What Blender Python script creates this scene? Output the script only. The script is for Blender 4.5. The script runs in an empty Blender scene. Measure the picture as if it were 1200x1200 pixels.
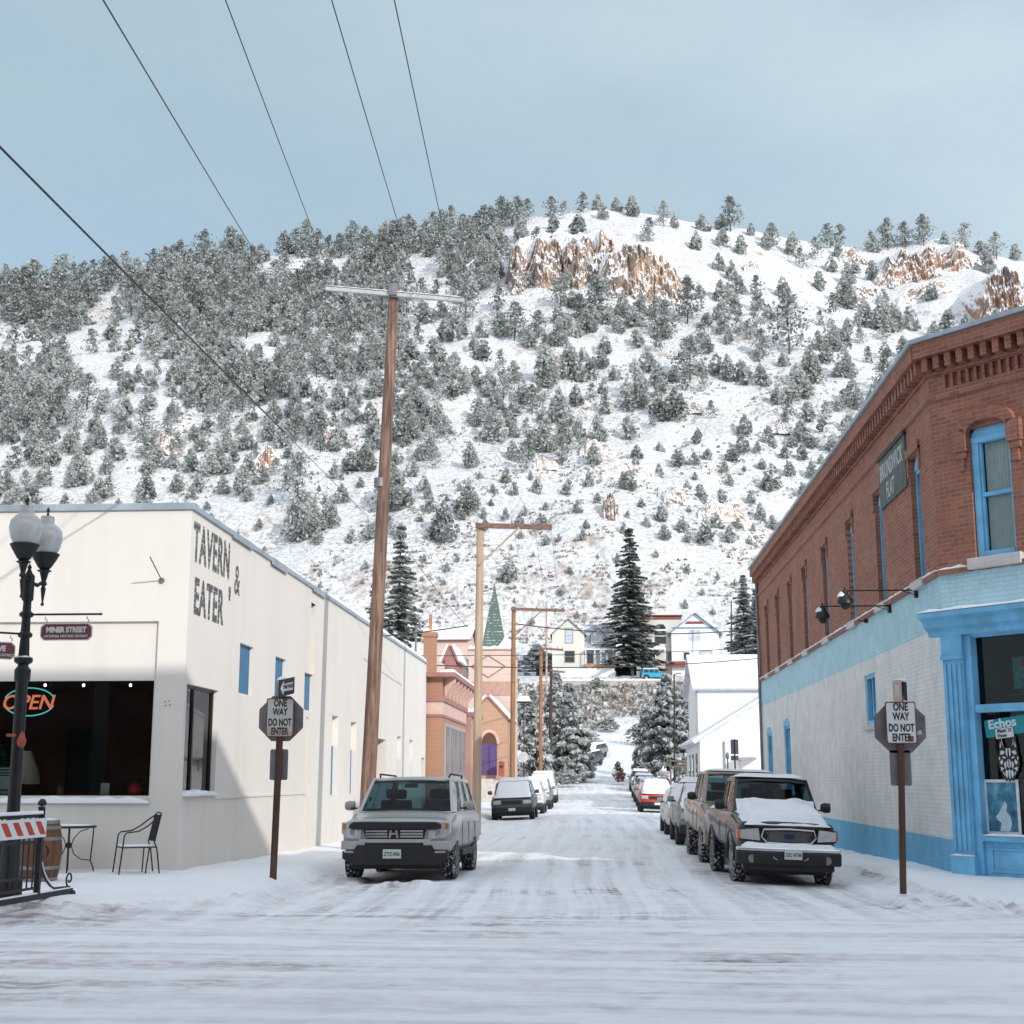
import bpy, math, random
import numpy as np
from mathutils import Vector, Matrix
rnd = random.Random(7)
NR = np.random.RandomState(11)
S = bpy.context.scene
COL = S.collection
R = math.radians

# ------------------------------------------------------------------ view geometry (metres; street runs along +Y, camera at the origin)
F = 1619.; PITCH = math.atan(312/1619); YAW = math.atan(102/1649); EYE = 1.65
cp, sp, cyw, syw = math.cos(PITCH), math.sin(PITCH), math.cos(YAW), math.sin(YAW)
def ray(px, py):
    r = px-600; d = py-600
    f = F*cp+d*sp; u = F*sp-d*cp
    return (cyw*r-syw*f, syw*r+cyw*f, u)
def PY(px, py, Y):
    a = ray(px, py); t = Y/a[1]; return Vector((a[0]*t, Y, EYE+a[2]*t))
def PX(px, py, X):
    a = ray(px, py); t = X/a[0]; return Vector((X, a[1]*t, EYE+a[2]*t))
def PZ(px, py, Z):
    a = ray(px, py); t = (Z-EYE)/a[2]; return Vector((a[0]*t, a[1]*t, Z))
def proj(x, y, z):
    z = z-EYE
    r = cyw*x+syw*y; f = -syw*x+cyw*y
    d = cp*f+sp*z; u = -sp*f+cp*z
    return 600+F*r/d, 600-F*u/d

# ------------------------------------------------------------------ numpy noise
_T = NR.rand(256, 256)
def vnoise(x, y):
    x = np.asarray(x, float); y = np.asarray(y, float)
    xi = np.floor(x).astype(int); yi = np.floor(y).astype(int)
    fx = x-xi; fy = y-yi
    fx = fx*fx*(3-2*fx); fy = fy*fy*(3-2*fy)
    a = _T[xi & 255, yi & 255]; b = _T[(xi+1) & 255, yi & 255]
    c = _T[xi & 255, (yi+1) & 255]; d = _T[(xi+1) & 255, (yi+1) & 255]
    return (a*(1-fx)+b*fx)*(1-fy)+(c*(1-fx)+d*fx)*fy
def fbm(x, y, o=4, g=.5):
    s = 0; a = 1; n = 0
    for i in range(o):
        s = s+a*(vnoise(x*2**i+17*i, y*2**i+31*i)-.5); n += a; a *= g
    return s/n*2
def ridged(x, y, o=4):
    s = 0; a = 1; n = 0
    for i in range(o):
        s = s+a*(1-np.abs(2*vnoise(x*2**i+7*i, y*2**i+13*i)-1)); n += a; a *= .55
    return s/n
def sstep(a, b, x):
    t = np.clip((x-a)/(b-a), 0, 1); return t*t*(3-2*t)

# ------------------------------------------------------------------ mesh helper
class MB:
    def __init__(s): s.v = []; s.f = []; s.m = []
    def add(s, vs, fs, m=0):
        o = len(s.v); s.v += [tuple(p) for p in vs]
        for f in fs: s.f.append(tuple(i+o for i in f)); s.m.append(m)
    def box(s, x0, x1, y0, y1, z0, z1, m=0):
        s.add([(x0,y0,z0),(x1,y0,z0),(x1,y1,z0),(x0,y1,z0),(x0,y0,z1),(x1,y0,z1),(x1,y1,z1),(x0,y1,z1)],
              [(0,3,2,1),(4,5,6,7),(0,1,5,4),(1,2,6,5),(2,3,7,6),(3,0,4,7)], m)
    def fbox(s, O, u, w, n, a0, a1, b0, b1, c0, c1, m=0):
        # box in a frame: origin O, axes u (along), w (up), n (out)
        P = [O+u*a+w*b+n*c for c in (c0, c1) for b in (b0, b1) for a in (a0, a1)]
        s.add(P, [(0,1,3,2),(4,6,7,5),(0,4,5,1),(1,5,7,3),(3,7,6,2),(2,6,4,0)], m)
    def quad(s, a, b, c, d, m=0): s.add([a,b,c,d], [(0,1,2,3)], m)
    def cyl(s, p0, p1, r0, r1=None, n=10, m=0, caps=True):
        r1 = r0 if r1 is None else r1
        p0 = Vector(p0); p1 = Vector(p1); d = (p1-p0).normalized()
        a = Vector((0,0,1)) if abs(d.z) < .9 else Vector((1,0,0))
        u = d.cross(a).normalized(); w = d.cross(u)
        vs = []
        for p, r in ((p0, r0), (p1, r1)):
            for i in range(n):
                t = 2*math.pi*i/n; vs.append(p+u*math.cos(t)*r+w*math.sin(t)*r)
        fs = [(i, (i+1) % n, n+(i+1) % n, n+i) for i in range(n)]
        if caps: fs += [tuple(range(n))[::-1], tuple(range(n, 2*n))]
        s.add(vs, fs, m)
    def tube(s, pts, r, n=6, m=0, r1=None):
        pts = [Vector(p) for p in pts]; k = len(pts); vs = []
        up = Vector((0,0,1)); lu = None
        for i, p in enumerate(pts):
            d = (pts[min(i+1,k-1)]-pts[max(i-1,0)]).normalized()
            if lu is None:
                a = up if abs(d.z) < .9 else Vector((1,0,0)); u = d.cross(a).normalized()
            else:
                u = (lu-d*lu.dot(d)).normalized()
            lu = u; w = d.cross(u); rr = r if r1 is None else r+(r1-r)*i/(k-1)
            for j in range(n):
                t = 2*math.pi*j/n; vs.append(p+u*math.cos(t)*rr+w*math.sin(t)*rr)
        fs = [(i*n+j, i*n+(j+1) % n, (i+1)*n+(j+1) % n, (i+1)*n+j) for i in range(k-1) for j in range(n)]
        fs += [tuple(range(n))[::-1], tuple(range((k-1)*n, k*n))]
        s.add(vs, fs, m)
    def lathe(s, prof, c=(0,0,0), n=16, m=0, axis='z'):
        vs = []
        for r, z in prof:
            for i in range(n):
                t = 2*math.pi*i/n; a, b = r*math.cos(t), r*math.sin(t)
                vs.append((c[0]+a, c[1]+b, c[2]+z) if axis == 'z' else (c[0]+z, c[1]+a, c[2]+b))
        k = len(prof)
        fs = [(i*n+j, i*n+(j+1) % n, (i+1)*n+(j+1) % n, (i+1)*n+j) for i in range(k-1) for j in range(n)]
        if prof[0][0] > 1e-4: fs.append(tuple(range(n))[::-1])
        if prof[-1][0] > 1e-4: fs.append(tuple(range((k-1)*n, k*n)))
        s.add(vs, fs, m)
    def prism(s, poly, O, u, w, n, d0, d1, m=0):
        O, u, w, n = Vector(O), Vector(u), Vector(w), Vector(n); k = len(poly)
        vs = [O+u*a+w*b+n*d for d in (d0, d1) for a, b in poly]
        fs = [tuple(range(k))[::-1], tuple(range(k, 2*k))]+[(i, (i+1) % k, k+(i+1) % k, k+i) for i in range(k)]
        s.add(vs, fs, m)
    def panel(s, O, u, w, n, a0, a1, b0, b1, holes, depth, m=0):
        # a wall face with rectangular openings and their reveals; holes (a0,a1,b0,b1[,depth])
        O, u, w, n = Vector(O), Vector(u), Vector(w), Vector(n)
        A = sorted({a0, a1} | {h[i] for h in holes for i in (0,1) if a0 < h[i] < a1})
        B = sorted({b0, b1} | {h[i] for h in holes for i in (2,3) if b0 < h[i] < b1})
        P = lambda a, b, c=0: O+u*a+w*b+n*c
        for i in range(len(A)-1):
            for j in range(len(B)-1):
                ca, cb = (A[i]+A[i+1])/2, (B[j]+B[j+1])/2
                if any(h[0] < ca < h[1] and h[2] < cb < h[3] for h in holes): continue
                s.quad(P(A[i],B[j]), P(A[i+1],B[j]), P(A[i+1],B[j+1]), P(A[i],B[j+1]), m)
        for h in holes:
            d = -(h[4] if len(h) > 4 else depth)
            c = [(h[0],h[2]),(h[1],h[2]),(h[1],h[3]),(h[0],h[3])]
            for k in range(4):
                p, q = c[k], c[(k+1) % 4]
                s.quad(P(*p), P(*q), P(q[0],q[1],d), P(p[0],p[1],d), m)
    def build(s, name, mats, parent=None, smooth=None, bevel=0, world=False, seg=2):
        me = bpy.data.meshes.new(name); me.from_pydata(s.v, [], s.f)
        if not isinstance(mats, (list, tuple)): mats = [mats]
        for m in mats: me.materials.append(m)
        if len(mats) > 1: me.polygons.foreach_set('material_index', s.m)
        o = bpy.data.objects.new(name, me); COL.objects.link(o)
        if smooth is not None:
            me.polygons.foreach_set('use_smooth', [True]*len(me.polygons)); me.set_sharp_from_angle(angle=R(smooth))
        if bevel:
            b = o.modifiers.new('bevel', 'BEVEL'); b.width = bevel; b.segments = seg; b.limit_method = 'ANGLE'; b.angle_limit = R(40)
        if parent:
            o.parent = parent
            if world: o.location = -parent.location
        return o
def npmesh(name, V, Fq, mats, midx=None, smooth=True, parent=None):
    me = bpy.data.meshes.new(name); n = len(Fq)
    me.vertices.add(len(V)); me.vertices.foreach_set('co', np.asarray(V, np.float32).ravel())
    me.loops.add(n*4); me.loops.foreach_set('vertex_index', np.asarray(Fq, np.int32).ravel())
    me.polygons.add(n); me.polygons.foreach_set('loop_start', np.arange(0, n*4, 4, dtype=np.int32))
    me.polygons.foreach_set('loop_total', np.full(n, 4, np.int32))
    if midx is not None: me.polygons.foreach_set('material_index', np.asarray(midx, np.int32))
    me.polygons.foreach_set('use_smooth', np.full(n, smooth))
    for m in (mats if isinstance(mats, (list, tuple)) else [mats]): me.materials.append(m)
    me.update(calc_edges=True)
    o = bpy.data.objects.new(name, me); COL.objects.link(o)
    if parent: o.parent = parent
    return o
def gridfaces(nx, ny):
    i = np.arange(nx-1)[:, None]*ny+np.arange(ny-1)[None, :]
    return np.stack([i, i+ny, i+ny+1, i+1], -1).reshape(-1, 4)

def tag(o, label=None, cat=None, group=None, kind=None):
    if label: o['label'] = label
    if cat: o['category'] = cat
    if group: o['group'] = group
    if kind: o['kind'] = kind
    return o
def thing(name, loc, label, cat, group=None, rz=0):
    o = bpy.data.objects.new(name, None); COL.objects.link(o); o.location = loc; o.rotation_euler = (0,0,rz)
    o.empty_display_size = .3
    return tag(o, label, cat, group)
X_, Y_, Z_ = Vector((1,0,0)), Vector((0,1,0)), Vector((0,0,1))

# ------------------------------------------------------------------ materials
def newmat(name):
    m = bpy.data.materials.new(name); m.use_nodes = True
    nt = m.node_tree; b = nt.nodes['Principled BSDF']
    return m, nt, b
def nd(nt, t, **k):
    n = nt.nodes.new(t)
    for a, v in k.items():
        if a.startswith('i_'):
            n.inputs[a[2:].replace('_', ' ')].default_value = v
        else: setattr(n, a, v)
    return n
def ramp(nt, fac, stops):
    r = nt.nodes.new('ShaderNodeValToRGB'); e = r.color_ramp.elements
    while len(e) < len(stops): e.new(.5)
    for i, (p, c) in enumerate(stops):
        e[i].position = p; e[i].color = (*c, 1) if not isinstance(c, (int, float)) else (c, c, c, 1)
    nt.links.new(fac, r.inputs[0]); return r.outputs[0]
def mixc(nt, fac, a, b):
    m = nt.nodes.new('ShaderNodeMix'); m.data_type = 'RGBA'
    for s, v in ((m.inputs[0], fac), (m.inputs[6], a), (m.inputs[7], b)):
        if isinstance(v, bpy.types.NodeSocket): nt.links.new(v, s)
        elif isinstance(v, (int, float)): s.default_value = v
        else: s.default_value = (*v, 1)
    return m.outputs[2]
def mth(nt, op, a, b=0, c=0):
    m = nt.nodes.new('ShaderNodeMath'); m.operation = op
    for s, v in zip(m.inputs, (a, b, c)):
        if isinstance(v, bpy.types.NodeSocket): nt.links.new(v, s)
        else: s.default_value = v
    return m.outputs[0]
def noise(nt, scale, detail=4, vec=None, rough=.55, scl3=None):
    n = nd(nt, 'ShaderNodeTexNoise'); n.inputs['Scale'].default_value = scale; n.inputs['Detail'].default_value = detail; n.inputs['Roughness'].default_value = rough
    if vec is None: vec = nt.nodes.new('ShaderNodeNewGeometry').outputs['Position']
    if scl3:
        mp = nt.nodes.new('ShaderNodeMapping'); mp.inputs['Scale'].default_value = scl3; nt.links.new(vec, mp.inputs[0]); vec = mp.outputs[0]
    nt.links.new(vec, n.inputs['Vector']); return n.outputs['Fac']
def bump(nt, b, h, strength=.3, dist=.02):
    n = nt.nodes.new('ShaderNodeBump'); n.inputs['Strength'].default_value = strength; n.inputs['Distance'].default_value = dist
    nt.links.new(h, n.inputs['Height']); nt.links.new(n.outputs[0], b.inputs['Normal']); return n.outputs[0]
_cache = {}
def M(name, col, rough=.6, metal=0, var=.15, scale=3., bmp=0, bscale=40., coat=0, obj=True, emit=0, spec=.5):
    if name in _cache: return _cache[name]
    m, nt, b = newmat(name)
    tc = nt.nodes.new('ShaderNodeTexCoord').outputs['Object']
    n = noise(nt, scale, 5, tc)
    lo = tuple(max(0, c*(1-var)) for c in col); hi = tuple(min(1, c*(1+var)) for c in col)
    c = ramp(nt, n, [(.3, lo), (.7, hi)])
    nt.links.new(c, b.inputs['Base Color'])
    b.inputs['Roughness'].default_value = rough; b.inputs['Metallic'].default_value = metal
    b.inputs['Coat Weight'].default_value = coat; b.inputs['Specular IOR Level'].default_value = spec
    if bmp: bump(nt, b, noise(nt, bscale, 4, tc), bmp, .01)
    if emit:
        nt.links.new(c, b.inputs['Emission Color']); b.inputs['Emission Strength'].default_value = emit
    _cache[name] = m; return m

def snow_mat(name='snow', base=(.86,.88,.91)):
    m, nt, b = newmat(name)
    n = noise(nt, 6, 5); c = ramp(nt, n, [(.3, tuple(v*.96 for v in base)), (.7, base)])
    nt.links.new(c, b.inputs['Base Color']); b.inputs['Roughness'].default_value = .7; b.inputs['Specular IOR Level'].default_value = .25
    bump(nt, b, noise(nt, 14, 6), .35, .03)
    return m
SNOW = snow_mat()

def ground_mat(kind):
    m, nt, b = newmat(kind)
    g = nt.nodes.new('ShaderNodeNewGeometry').outputs['Position']
    sx = nt.nodes.new('ShaderNodeSeparateXYZ'); nt.links.new(g, sx.inputs[0])
    base = ramp(nt, noise(nt, 1.2, 6, g), [(.3, (.80,.82,.85)), (.7, (.87,.885,.905))])
    if kind == 'road_snow':
        # side street: wheel tracks along Y; cross street: along X
        side = ramp(nt, sx.outputs[1], [(0, 0), (1, 1)])
        mr = nd(nt, 'ShaderNodeMapRange'); nt.links.new(sx.outputs[1], mr.inputs[0]); mr.inputs[1].default_value = 15.5; mr.inputs[2].default_value = 19
        side = mr.outputs[0]
        warp = noise(nt, .35, 3, g)
        cx = nt.nodes.new('ShaderNodeCombineXYZ')
        nt.links.new(mth(nt, 'ADD', sx.outputs[0], mth(nt, 'MULTIPLY', noise(nt, .06, 1, g), 1.8)), cx.inputs[0]); nt.links.new(sx.outputs[1], cx.inputs[1])
        tl = noise(nt, 1, 7, cx.outputs[0], .62, (2.9, .055, 1))
        cx2 = nt.nodes.new('ShaderNodeCombineXYZ')
        nt.links.new(sx.outputs[0], cx2.inputs[0]); nt.links.new(mth(nt, 'ADD', sx.outputs[1], mth(nt, 'MULTIPLY', noise(nt, .05, 1, g), 2.2)), cx2.inputs[1])
        tx = noise(nt, 1, 7, cx2.outputs[0], .62, (.09, 2.3, 1))
        tr = mth(nt, 'ADD', mth(nt, 'MULTIPLY', tl, side), mth(nt, 'MULTIPLY', tx, mth(nt, 'SUBTRACT', 1, side)))
        brk = noise(nt, 2.3, 7, g, .68); tr = mth(nt, 'ADD', mth(nt, 'MULTIPLY', tr, .72), mth(nt, 'MULTIPLY', brk, .28)); packed = ramp(nt, tr, [(.43, 0), (.57, 1)])
        zm = ramp(nt, noise(nt, .13, 4, g), [(.38, .15), (.60, 1)]); packed = mth(nt, 'MULTIPLY', packed, zm)
        c = mixc(nt, mth(nt, 'MULTIPLY', packed, .30), base, (.53,.52,.535))
        pm = ramp(nt, noise(nt, .22, 3, g), [(.5, 0), (.62, 1)])
        dm = ramp(nt, tr, [(.47, 0), (.56, 1)])
        det = ramp(nt, noise(nt, 5, 5, g), [(.42, 0), (.55, 1)])
        # bare streaks concentrate where the two streets meet
        vd = nt.nodes.new('ShaderNodeVectorMath'); vd.operation = 'DISTANCE'; nt.links.new(g, vd.inputs[0]); vd.inputs[1].default_value = (.2, 18.5, 0)
        sm = nt.nodes.new('ShaderNodeVectorMath'); sm.operation = 'MULTIPLY'
        near = ramp(nt, mth(nt, 'DIVIDE', vd.outputs['Value'], 30), [(.16, 1), (.5, .4)])
        d = mth(nt, 'MULTIPLY', mth(nt, 'MULTIPLY', dm, near), mth(nt, 'MULTIPLY', mth(nt, 'ADD', .35, mth(nt, 'MULTIPLY', det, .65)), mth(nt, 'ADD', mth(nt, 'MULTIPLY', pm, .75), .25)))
        c = mixc(nt, mth(nt, 'MULTIPLY', d, 1.0), c, (.24,.18,.18))
        rgh = ramp(nt, packed, [(0, .75), (1, .45)]); nt.links.new(rgh, b.inputs['Roughness'])
        h = mth(nt, 'ADD', mth(nt, 'MULTIPLY', packed, -.14), mth(nt, 'MULTIPLY', noise(nt, 8, 8, g, .68), .8))
        bump(nt, b, h, .45, .035)
    else:
        det = ramp(nt, noise(nt, .6, 5, g), [(.35, .0), (.75, 1)])
        c = mixc(nt, mth(nt, 'MULTIPLY', det, .12), base, (.7,.72,.75))
        h = mth(nt, 'ADD', noise(nt, 2.2, 4, g), mth(nt, 'MULTIPLY', noise(nt, 13, 6, g), .35))
        bump(nt, b, h, .5, .06); b.inputs['Roughness'].default_value = .75
    b.inputs['Specular IOR Level'].default_value = .25
    nt.links.new(c, b.inputs['Base Color'])
    return m

def hill_mat(name, thr=.60, rock_hi=(.46,.28,.17), rock_lo=(.16,.125,.10), speck=True, soft=.08):
    m, nt, b = newmat(name)
    g = nt.nodes.new('ShaderNodeNewGeometry'); pos = g.outputs['Position']
    sn = nt.nodes.new('ShaderNodeSeparateXYZ'); nt.links.new(g.outputs['Normal'], sn.inputs[0])
    n1 = noise(nt, .35, 8, pos, .65); n2 = noise(nt, .06, 4, pos)
    f = mth(nt, 'ADD', sn.outputs[2], mth(nt, 'MULTIPLY', mth(nt, 'SUBTRACT', n1, .5), .55))
    snowf = ramp(nt, f, [(thr-soft, 0), (thr+soft, 1)])
    rk = mixc(nt, ramp(nt, noise(nt, .5, 6, pos, .6, (1,1,.5)), [(.4, 0), (.6, 1)]), rock_lo, rock_hi)
    rk = mixc(nt, ramp(nt, n2, [(.4, 0), (.62, .7)]), rk, (.17,.15,.14))
    sc = (.86,.87,.89)
    if speck:
        s1 = ramp(nt, noise(nt, 1.1, 9, pos, .72), [(.46, 0), (.58, 1)])
        patch = ramp(nt, noise(nt, .045, 5, pos, .6), [(.35, .40), (.65, .95)])
        snow = mixc(nt, mth(nt, 'MULTIPLY', s1, patch), (.74,.75,.77), (.36,.34,.32))
    else: snow = sc
    c = mixc(nt, snowf, rk, snow)
    nt.links.new(c, b.inputs['Base Color']); b.inputs['Roughness'].default_value = .85; b.inputs['Specular IOR Level'].default_value = .2
    bump(nt, b, noise(nt, .9, 8, pos, .65), .8, .8)
    return m

def brick_mat(name, d, bands=None):
    """brick coursing in the vertical plane along direction d; bands [(z_from, colour)] paint it"""
    m, nt, b = newmat(name)
    pos = nt.nodes.new('ShaderNodeNewGeometry').outputs['Position']
    dt = nt.nodes.new('ShaderNodeVectorMath'); dt.operation = 'DOT_PRODUCT'; nt.links.new(pos, dt.inputs[0]); dt.inputs[1].default_value = d
    sz = nt.nodes.new('ShaderNodeSeparateXYZ'); nt.links.new(pos, sz.inputs[0])
    cb = nt.nodes.new('ShaderNodeCombineXYZ'); nt.links.new(dt.outputs['Value'], cb.inputs[0]); nt.links.new(sz.outputs[2], cb.inputs[1])
    br = nt.nodes.new('ShaderNodeTexBrick'); nt.links.new(cb.outputs[0], br.inputs['Vector'])
    br.inputs['Scale'].default_value = 1; br.inputs['Brick Width'].default_value = .23; br.inputs['Row Height'].default_value = .076
    br.inputs['Mortar Size'].default_value = .007; br.inputs['Mortar Smooth'].default_value = .3
    br.inputs['Color1'].default_value = (.41,.168,.11,1); br.inputs['Color2'].default_value = (.255,.105,.077,1); br.inputs['Mortar'].default_value = (.44,.29,.22,1); br.inputs['Bias'].default_value = 0
    c = mixc(nt, ramp(nt, noise(nt, 1.3, 6, pos), [(.3, 0), (.75, .55)]), br.outputs['Color'], (.22,.095,.068))
    c = mixc(nt, ramp(nt, noise(nt, 7, 5, pos), [(.55, 0), (.75, .4)]), c, (.46,.23,.15))
    wob = mth(nt, 'ADD', sz.outputs[2], mth(nt, 'MULTIPLY', mth(nt, 'SUBTRACT', noise(nt, 6, 3, pos), .5), .05))
    if bands:
        cc = None
        for z0, colr in bands:           # from the top band downwards: below z0 the wall has this paint
            mask = mth(nt, 'LESS_THAN', wob, z0)
            pc = mixc(nt, ramp(nt, noise(nt, 2.5, 6, pos, .6), [(.35, 0), (.7, 1)]), tuple(v*.86 for v in colr), tuple(min(1, v*1.07) for v in colr))
            pc = mixc(nt, mth(nt, 'MULTIPLY', br.outputs['Fac'], .25), pc, tuple(v*.7 for v in colr))
            chip = mth(nt, 'MULTIPLY', ramp(nt, noise(nt, 3.2, 8, pos, .7), [(.66, 0), (.69, 1)]), mth(nt, 'LESS_THAN', sz.outputs[2], .75))
            pc = mixc(nt, mth(nt, 'MULTIPLY', chip, .8), pc, (.10,.07,.06))
            c = mixc(nt, mask, c, pc)
    nt.links.new(c, b.inputs['Base Color']); b.inputs['Roughness'].default_value = .85; b.inputs['Specular IOR Level'].default_value = .3
    h = mth(nt, 'ADD', mth(nt, 'MULTIPLY', mth(nt, 'SUBTRACT', 1, br.outputs['Fac']), 1), mth(nt, 'MULTIPLY', noise(nt, 25, 5, pos), .5))
    bump(nt, b, h, .8, .012)
    return m

def stucco(name, col, stain=True):
    m, nt, b = newmat(name)
    pos = nt.nodes.new('ShaderNodeNewGeometry').outputs['Position']
    c = ramp(nt, noise(nt, .5, 6, pos), [(.3, tuple(v*.95 for v in col)), (.7, col)])
    if stain:
        sz = nt.nodes.new('ShaderNodeSeparateXYZ'); nt.links.new(pos, sz.inputs[0])
        st = ramp(nt, noise(nt, 1, 5, pos, .6, (2.2, 2.2, .12)), [(.48, 0), (.72, 1)])
        c = mixc(nt, mth(nt, 'MULTIPLY', st, .13), c, tuple(v*.6 for v in col))
        low = nd(nt, 'ShaderNodeMapRange'); nt.links.new(sz.outputs[2], low.inputs[0]); low.inputs[1].default_value = 1.0; low.inputs[2].default_value = .1
        c = mixc(nt, mth(nt, 'MULTIPLY', low.outputs[0], mth(nt, 'MULTIPLY', noise(nt, 3, 5, pos), .22)), c, (.42,.36,.30))
    nt.links.new(c, b.inputs['Base Color']); b.inputs['Roughness'].default_value = .9; b.inputs['Specular IOR Level'].default_value = .2
    bump(nt, b, noise(nt, 30, 5, pos), .25, .01)
    return m
def siding(name, col, pitch=.14):
    m, nt, b = newmat(name)
    pos = nt.nodes.new('ShaderNodeNewGeometry').outputs['Position']
    sz = nt.nodes.new('ShaderNodeSeparateXYZ'); nt.links.new(pos, sz.inputs[0])
    fr = mth(nt, 'FRACT', mth(nt, 'DIVIDE', sz.outputs[2], pitch))
    c = ramp(nt, noise(nt, .8, 5, pos), [(.3, tuple(v*.9 for v in col)), (.7, col)])
    c = mixc(nt, mth(nt, 'MULTIPLY', mth(nt, 'LESS_THAN', fr, .12), .25), c, tuple(v*.5 for v in col))
    nt.links.new(c, b.inputs['Base Color']); b.inputs['Roughness'].default_value = .7
    bump(nt, b, fr, .5, .03)
    return m
def wood_mat(name, hi, lo, sc=(9,9,.6)):
    m, nt, b = newmat(name)
    pos = nt.nodes.new('ShaderNodeTexCoord').outputs['Object']
    n = noise(nt, 1, 8, pos, .65, sc)
    c = mixc(nt, ramp(nt, n, [(.38, 0), (.62, 1)]), lo, hi)
    c = mixc(nt, ramp(nt, noise(nt, 1.1, 3, pos), [(.45, 0), (.7, .5)]), c, lo)
    nt.links.new(c, b.inputs['Base Color']); b.inputs['Roughness'].default_value = .85
    bump(nt, b, n, .6, .01)
    return m
def glass_mat(name, tint=(.02,.03,.035), rough=.03, trans=0.0):
    m, nt, b = newmat(name)
    n = noise(nt, .7, 3, nt.nodes.new('ShaderNodeTexCoord').outputs['Object'])
    c = ramp(nt, n, [(.3, tint), (.7, tuple(v*1.5 for v in tint))])
    nt.links.new(c, b.inputs['Base Color']); b.inputs['Roughness'].default_value = rough; b.inputs['Specular IOR Level'].default_value = .6
    return m
def pane_mat(name):
    # thin clear shop glass: see-through with a weak mirror reflection
    m = bpy.data.materials.new(name); m.use_nodes = True; nt = m.node_tree; nt.nodes.clear()
    o = nt.nodes.new('ShaderNodeOutputMaterial'); t = nt.nodes.new('ShaderNodeBsdfTransparent'); g = nt.nodes.new('ShaderNodeBsdfGlossy')
    g.inputs['Roughness'].default_value = .02; t.inputs[0].default_value = (.80,.84,.83,1)
    fr = nt.nodes.new('ShaderNodeFresnel'); fr.inputs[0].default_value = 1.32
    mx = nt.nodes.new('ShaderNodeMixShader'); nt.links.new(fr.outputs[0], mx.inputs[0]); nt.links.new(t.outputs[0], mx.inputs[1]); nt.links.new(g.outputs[0], mx.inputs[2])
    nt.links.new(mx.outputs[0], o.inputs[0]); return m
PANE = pane_mat('window_glass')
DARKGLASS = glass_mat('dark_glass')
CREAM = stucco('cream_stucco', (.76,.715,.66))
CAP = M('metal_cap', (.36,.42,.47), .5, .3, .2, 2)
IRON = M('black_iron', (.02,.02,.022), .45, .3, .3, 8)
STEEL = M('grey_sheet_metal', (.21,.20,.22), .55, .5, .25, 4)
RUST = wood_mat('rusty_brown_post', (.12,.058,.036), (.045,.026,.02))
BLUEW = M('blue_painted_wood', (.18,.49,.74), .6, 0, .22, 2.5, .3, 30)
BLUEP = M('blue_panel', (.045,.165,.30), .6, 0, .15, 2)
WHITE = M('white_paint', (.8,.8,.8), .6, 0, .06, 3)
DARK = M('dark_interior', (.035,.032,.03), .8, 0, .4, 2)
BLACKP = M('black_plastic', (.012,.012,.013), .55, 0, .3, 6)
RUBBER = M('tyre_rubber', (.025,.025,.026), .9, 0, .4, 9, .4, 30)
CHROME = M('chrome', (.62,.63,.65), .18, 1, .08, 5)
SIGNW = M('sign_white', (.66,.68,.68), .6, 0, .14, 6)
SIGNB = M('sign_black', (.02,.02,.02), .6, 0, .1, 6)

# ------------------------------------------------------------------ text
def text(name, s, size, O, u, w, mat, parent=None, sx=1., bold=0., ext=.004, align='CENTER', spacing=1.):
    cu = bpy.data.curves.new(name, 'FONT'); cu.body = s; cu.size = size; cu.extrude = ext; cu.align_x = align; cu.align_y = 'CENTER'
    cu.offset = bold; cu.space_character = spacing; cu.resolution_u = 4
    to = bpy.data.objects.new(name+'_c', cu); COL.objects.link(to)
    bpy.context.view_layer.update()
    me = bpy.data.meshes.new_from_object(to.evaluated_get(bpy.context.evaluated_depsgraph_get()))
    bpy.data.objects.remove(to)
    u = Vector(u).normalized(); w = Vector(w).normalized(); n = u.cross(w)
    mt = Matrix(((u.x*sx, w.x, n.x, O[0]), (u.y*sx, w.y, n.y, O[1]), (u.z*sx, w.z, n.z, O[2]), (0,0,0,1)))
    me.transform(mt); me.materials.clear(); me.materials.append(mat)
    o = bpy.data.objects.new(name, me); COL.objects.link(o)
    if parent: o.parent = parent; o.location = -parent.location
    return o

# ================================================================== CAMERA, SKY, SUN
cam = bpy.data.cameras.new('camera'); co = bpy.data.objects.new('camera', cam); COL.objects.link(co)
cam.sensor_width = 36; cam.lens = 36*F/1200; cam.clip_end = 4000; cam.clip_start = .1
co.location = (0,0,EYE); co.rotation_euler = (math.pi/2+PITCH, 0, YAW)
S.camera = co
SUN_AZ = math.atan2(.76, 1.0)                     # behind the camera, to the right
SUN_EL = math.atan(.5/math.hypot(.76, 1))
sd = Vector((math.sin(SUN_AZ)*math.cos(SUN_EL), -math.cos(SUN_AZ)*math.cos(SUN_EL), math.sin(SUN_EL)))
sl = bpy.data.lights.new('sun', 'SUN'); sl.energy = 2.5; sl.angle = R(.45); sl.color = (1,.955,.89)
so = bpy.data.objects.new('sun', sl); COL.objects.link(so); so.rotation_euler = sd.to_track_quat('Z', 'Y').to_euler(); so.location = (20,-30,40)
W = bpy.data.worlds.new('World'); S.world = W; W.use_nodes = True; nt = W.node_tree
bg = nt.nodes['Background']
sky = nt.nodes.new('ShaderNodeTexSky'); sky.sky_type = 'NISHITA'; sky.sun_disc = False
sky.sun_elevation = SUN_EL; sky.sun_rotation = math.pi-SUN_AZ; sky.altitude = 2300; sky.air_density = 1.0; sky.dust_density = 2.0; sky.ozone_density = 1.0
tc = nt.nodes.new('ShaderNodeTexCoord').outputs['Generated']
cl = ramp(nt, noise(nt, 2.2, 6, tc, .55, (1,1,2.6)), [(.33, .62), (.68, .92)])
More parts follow.
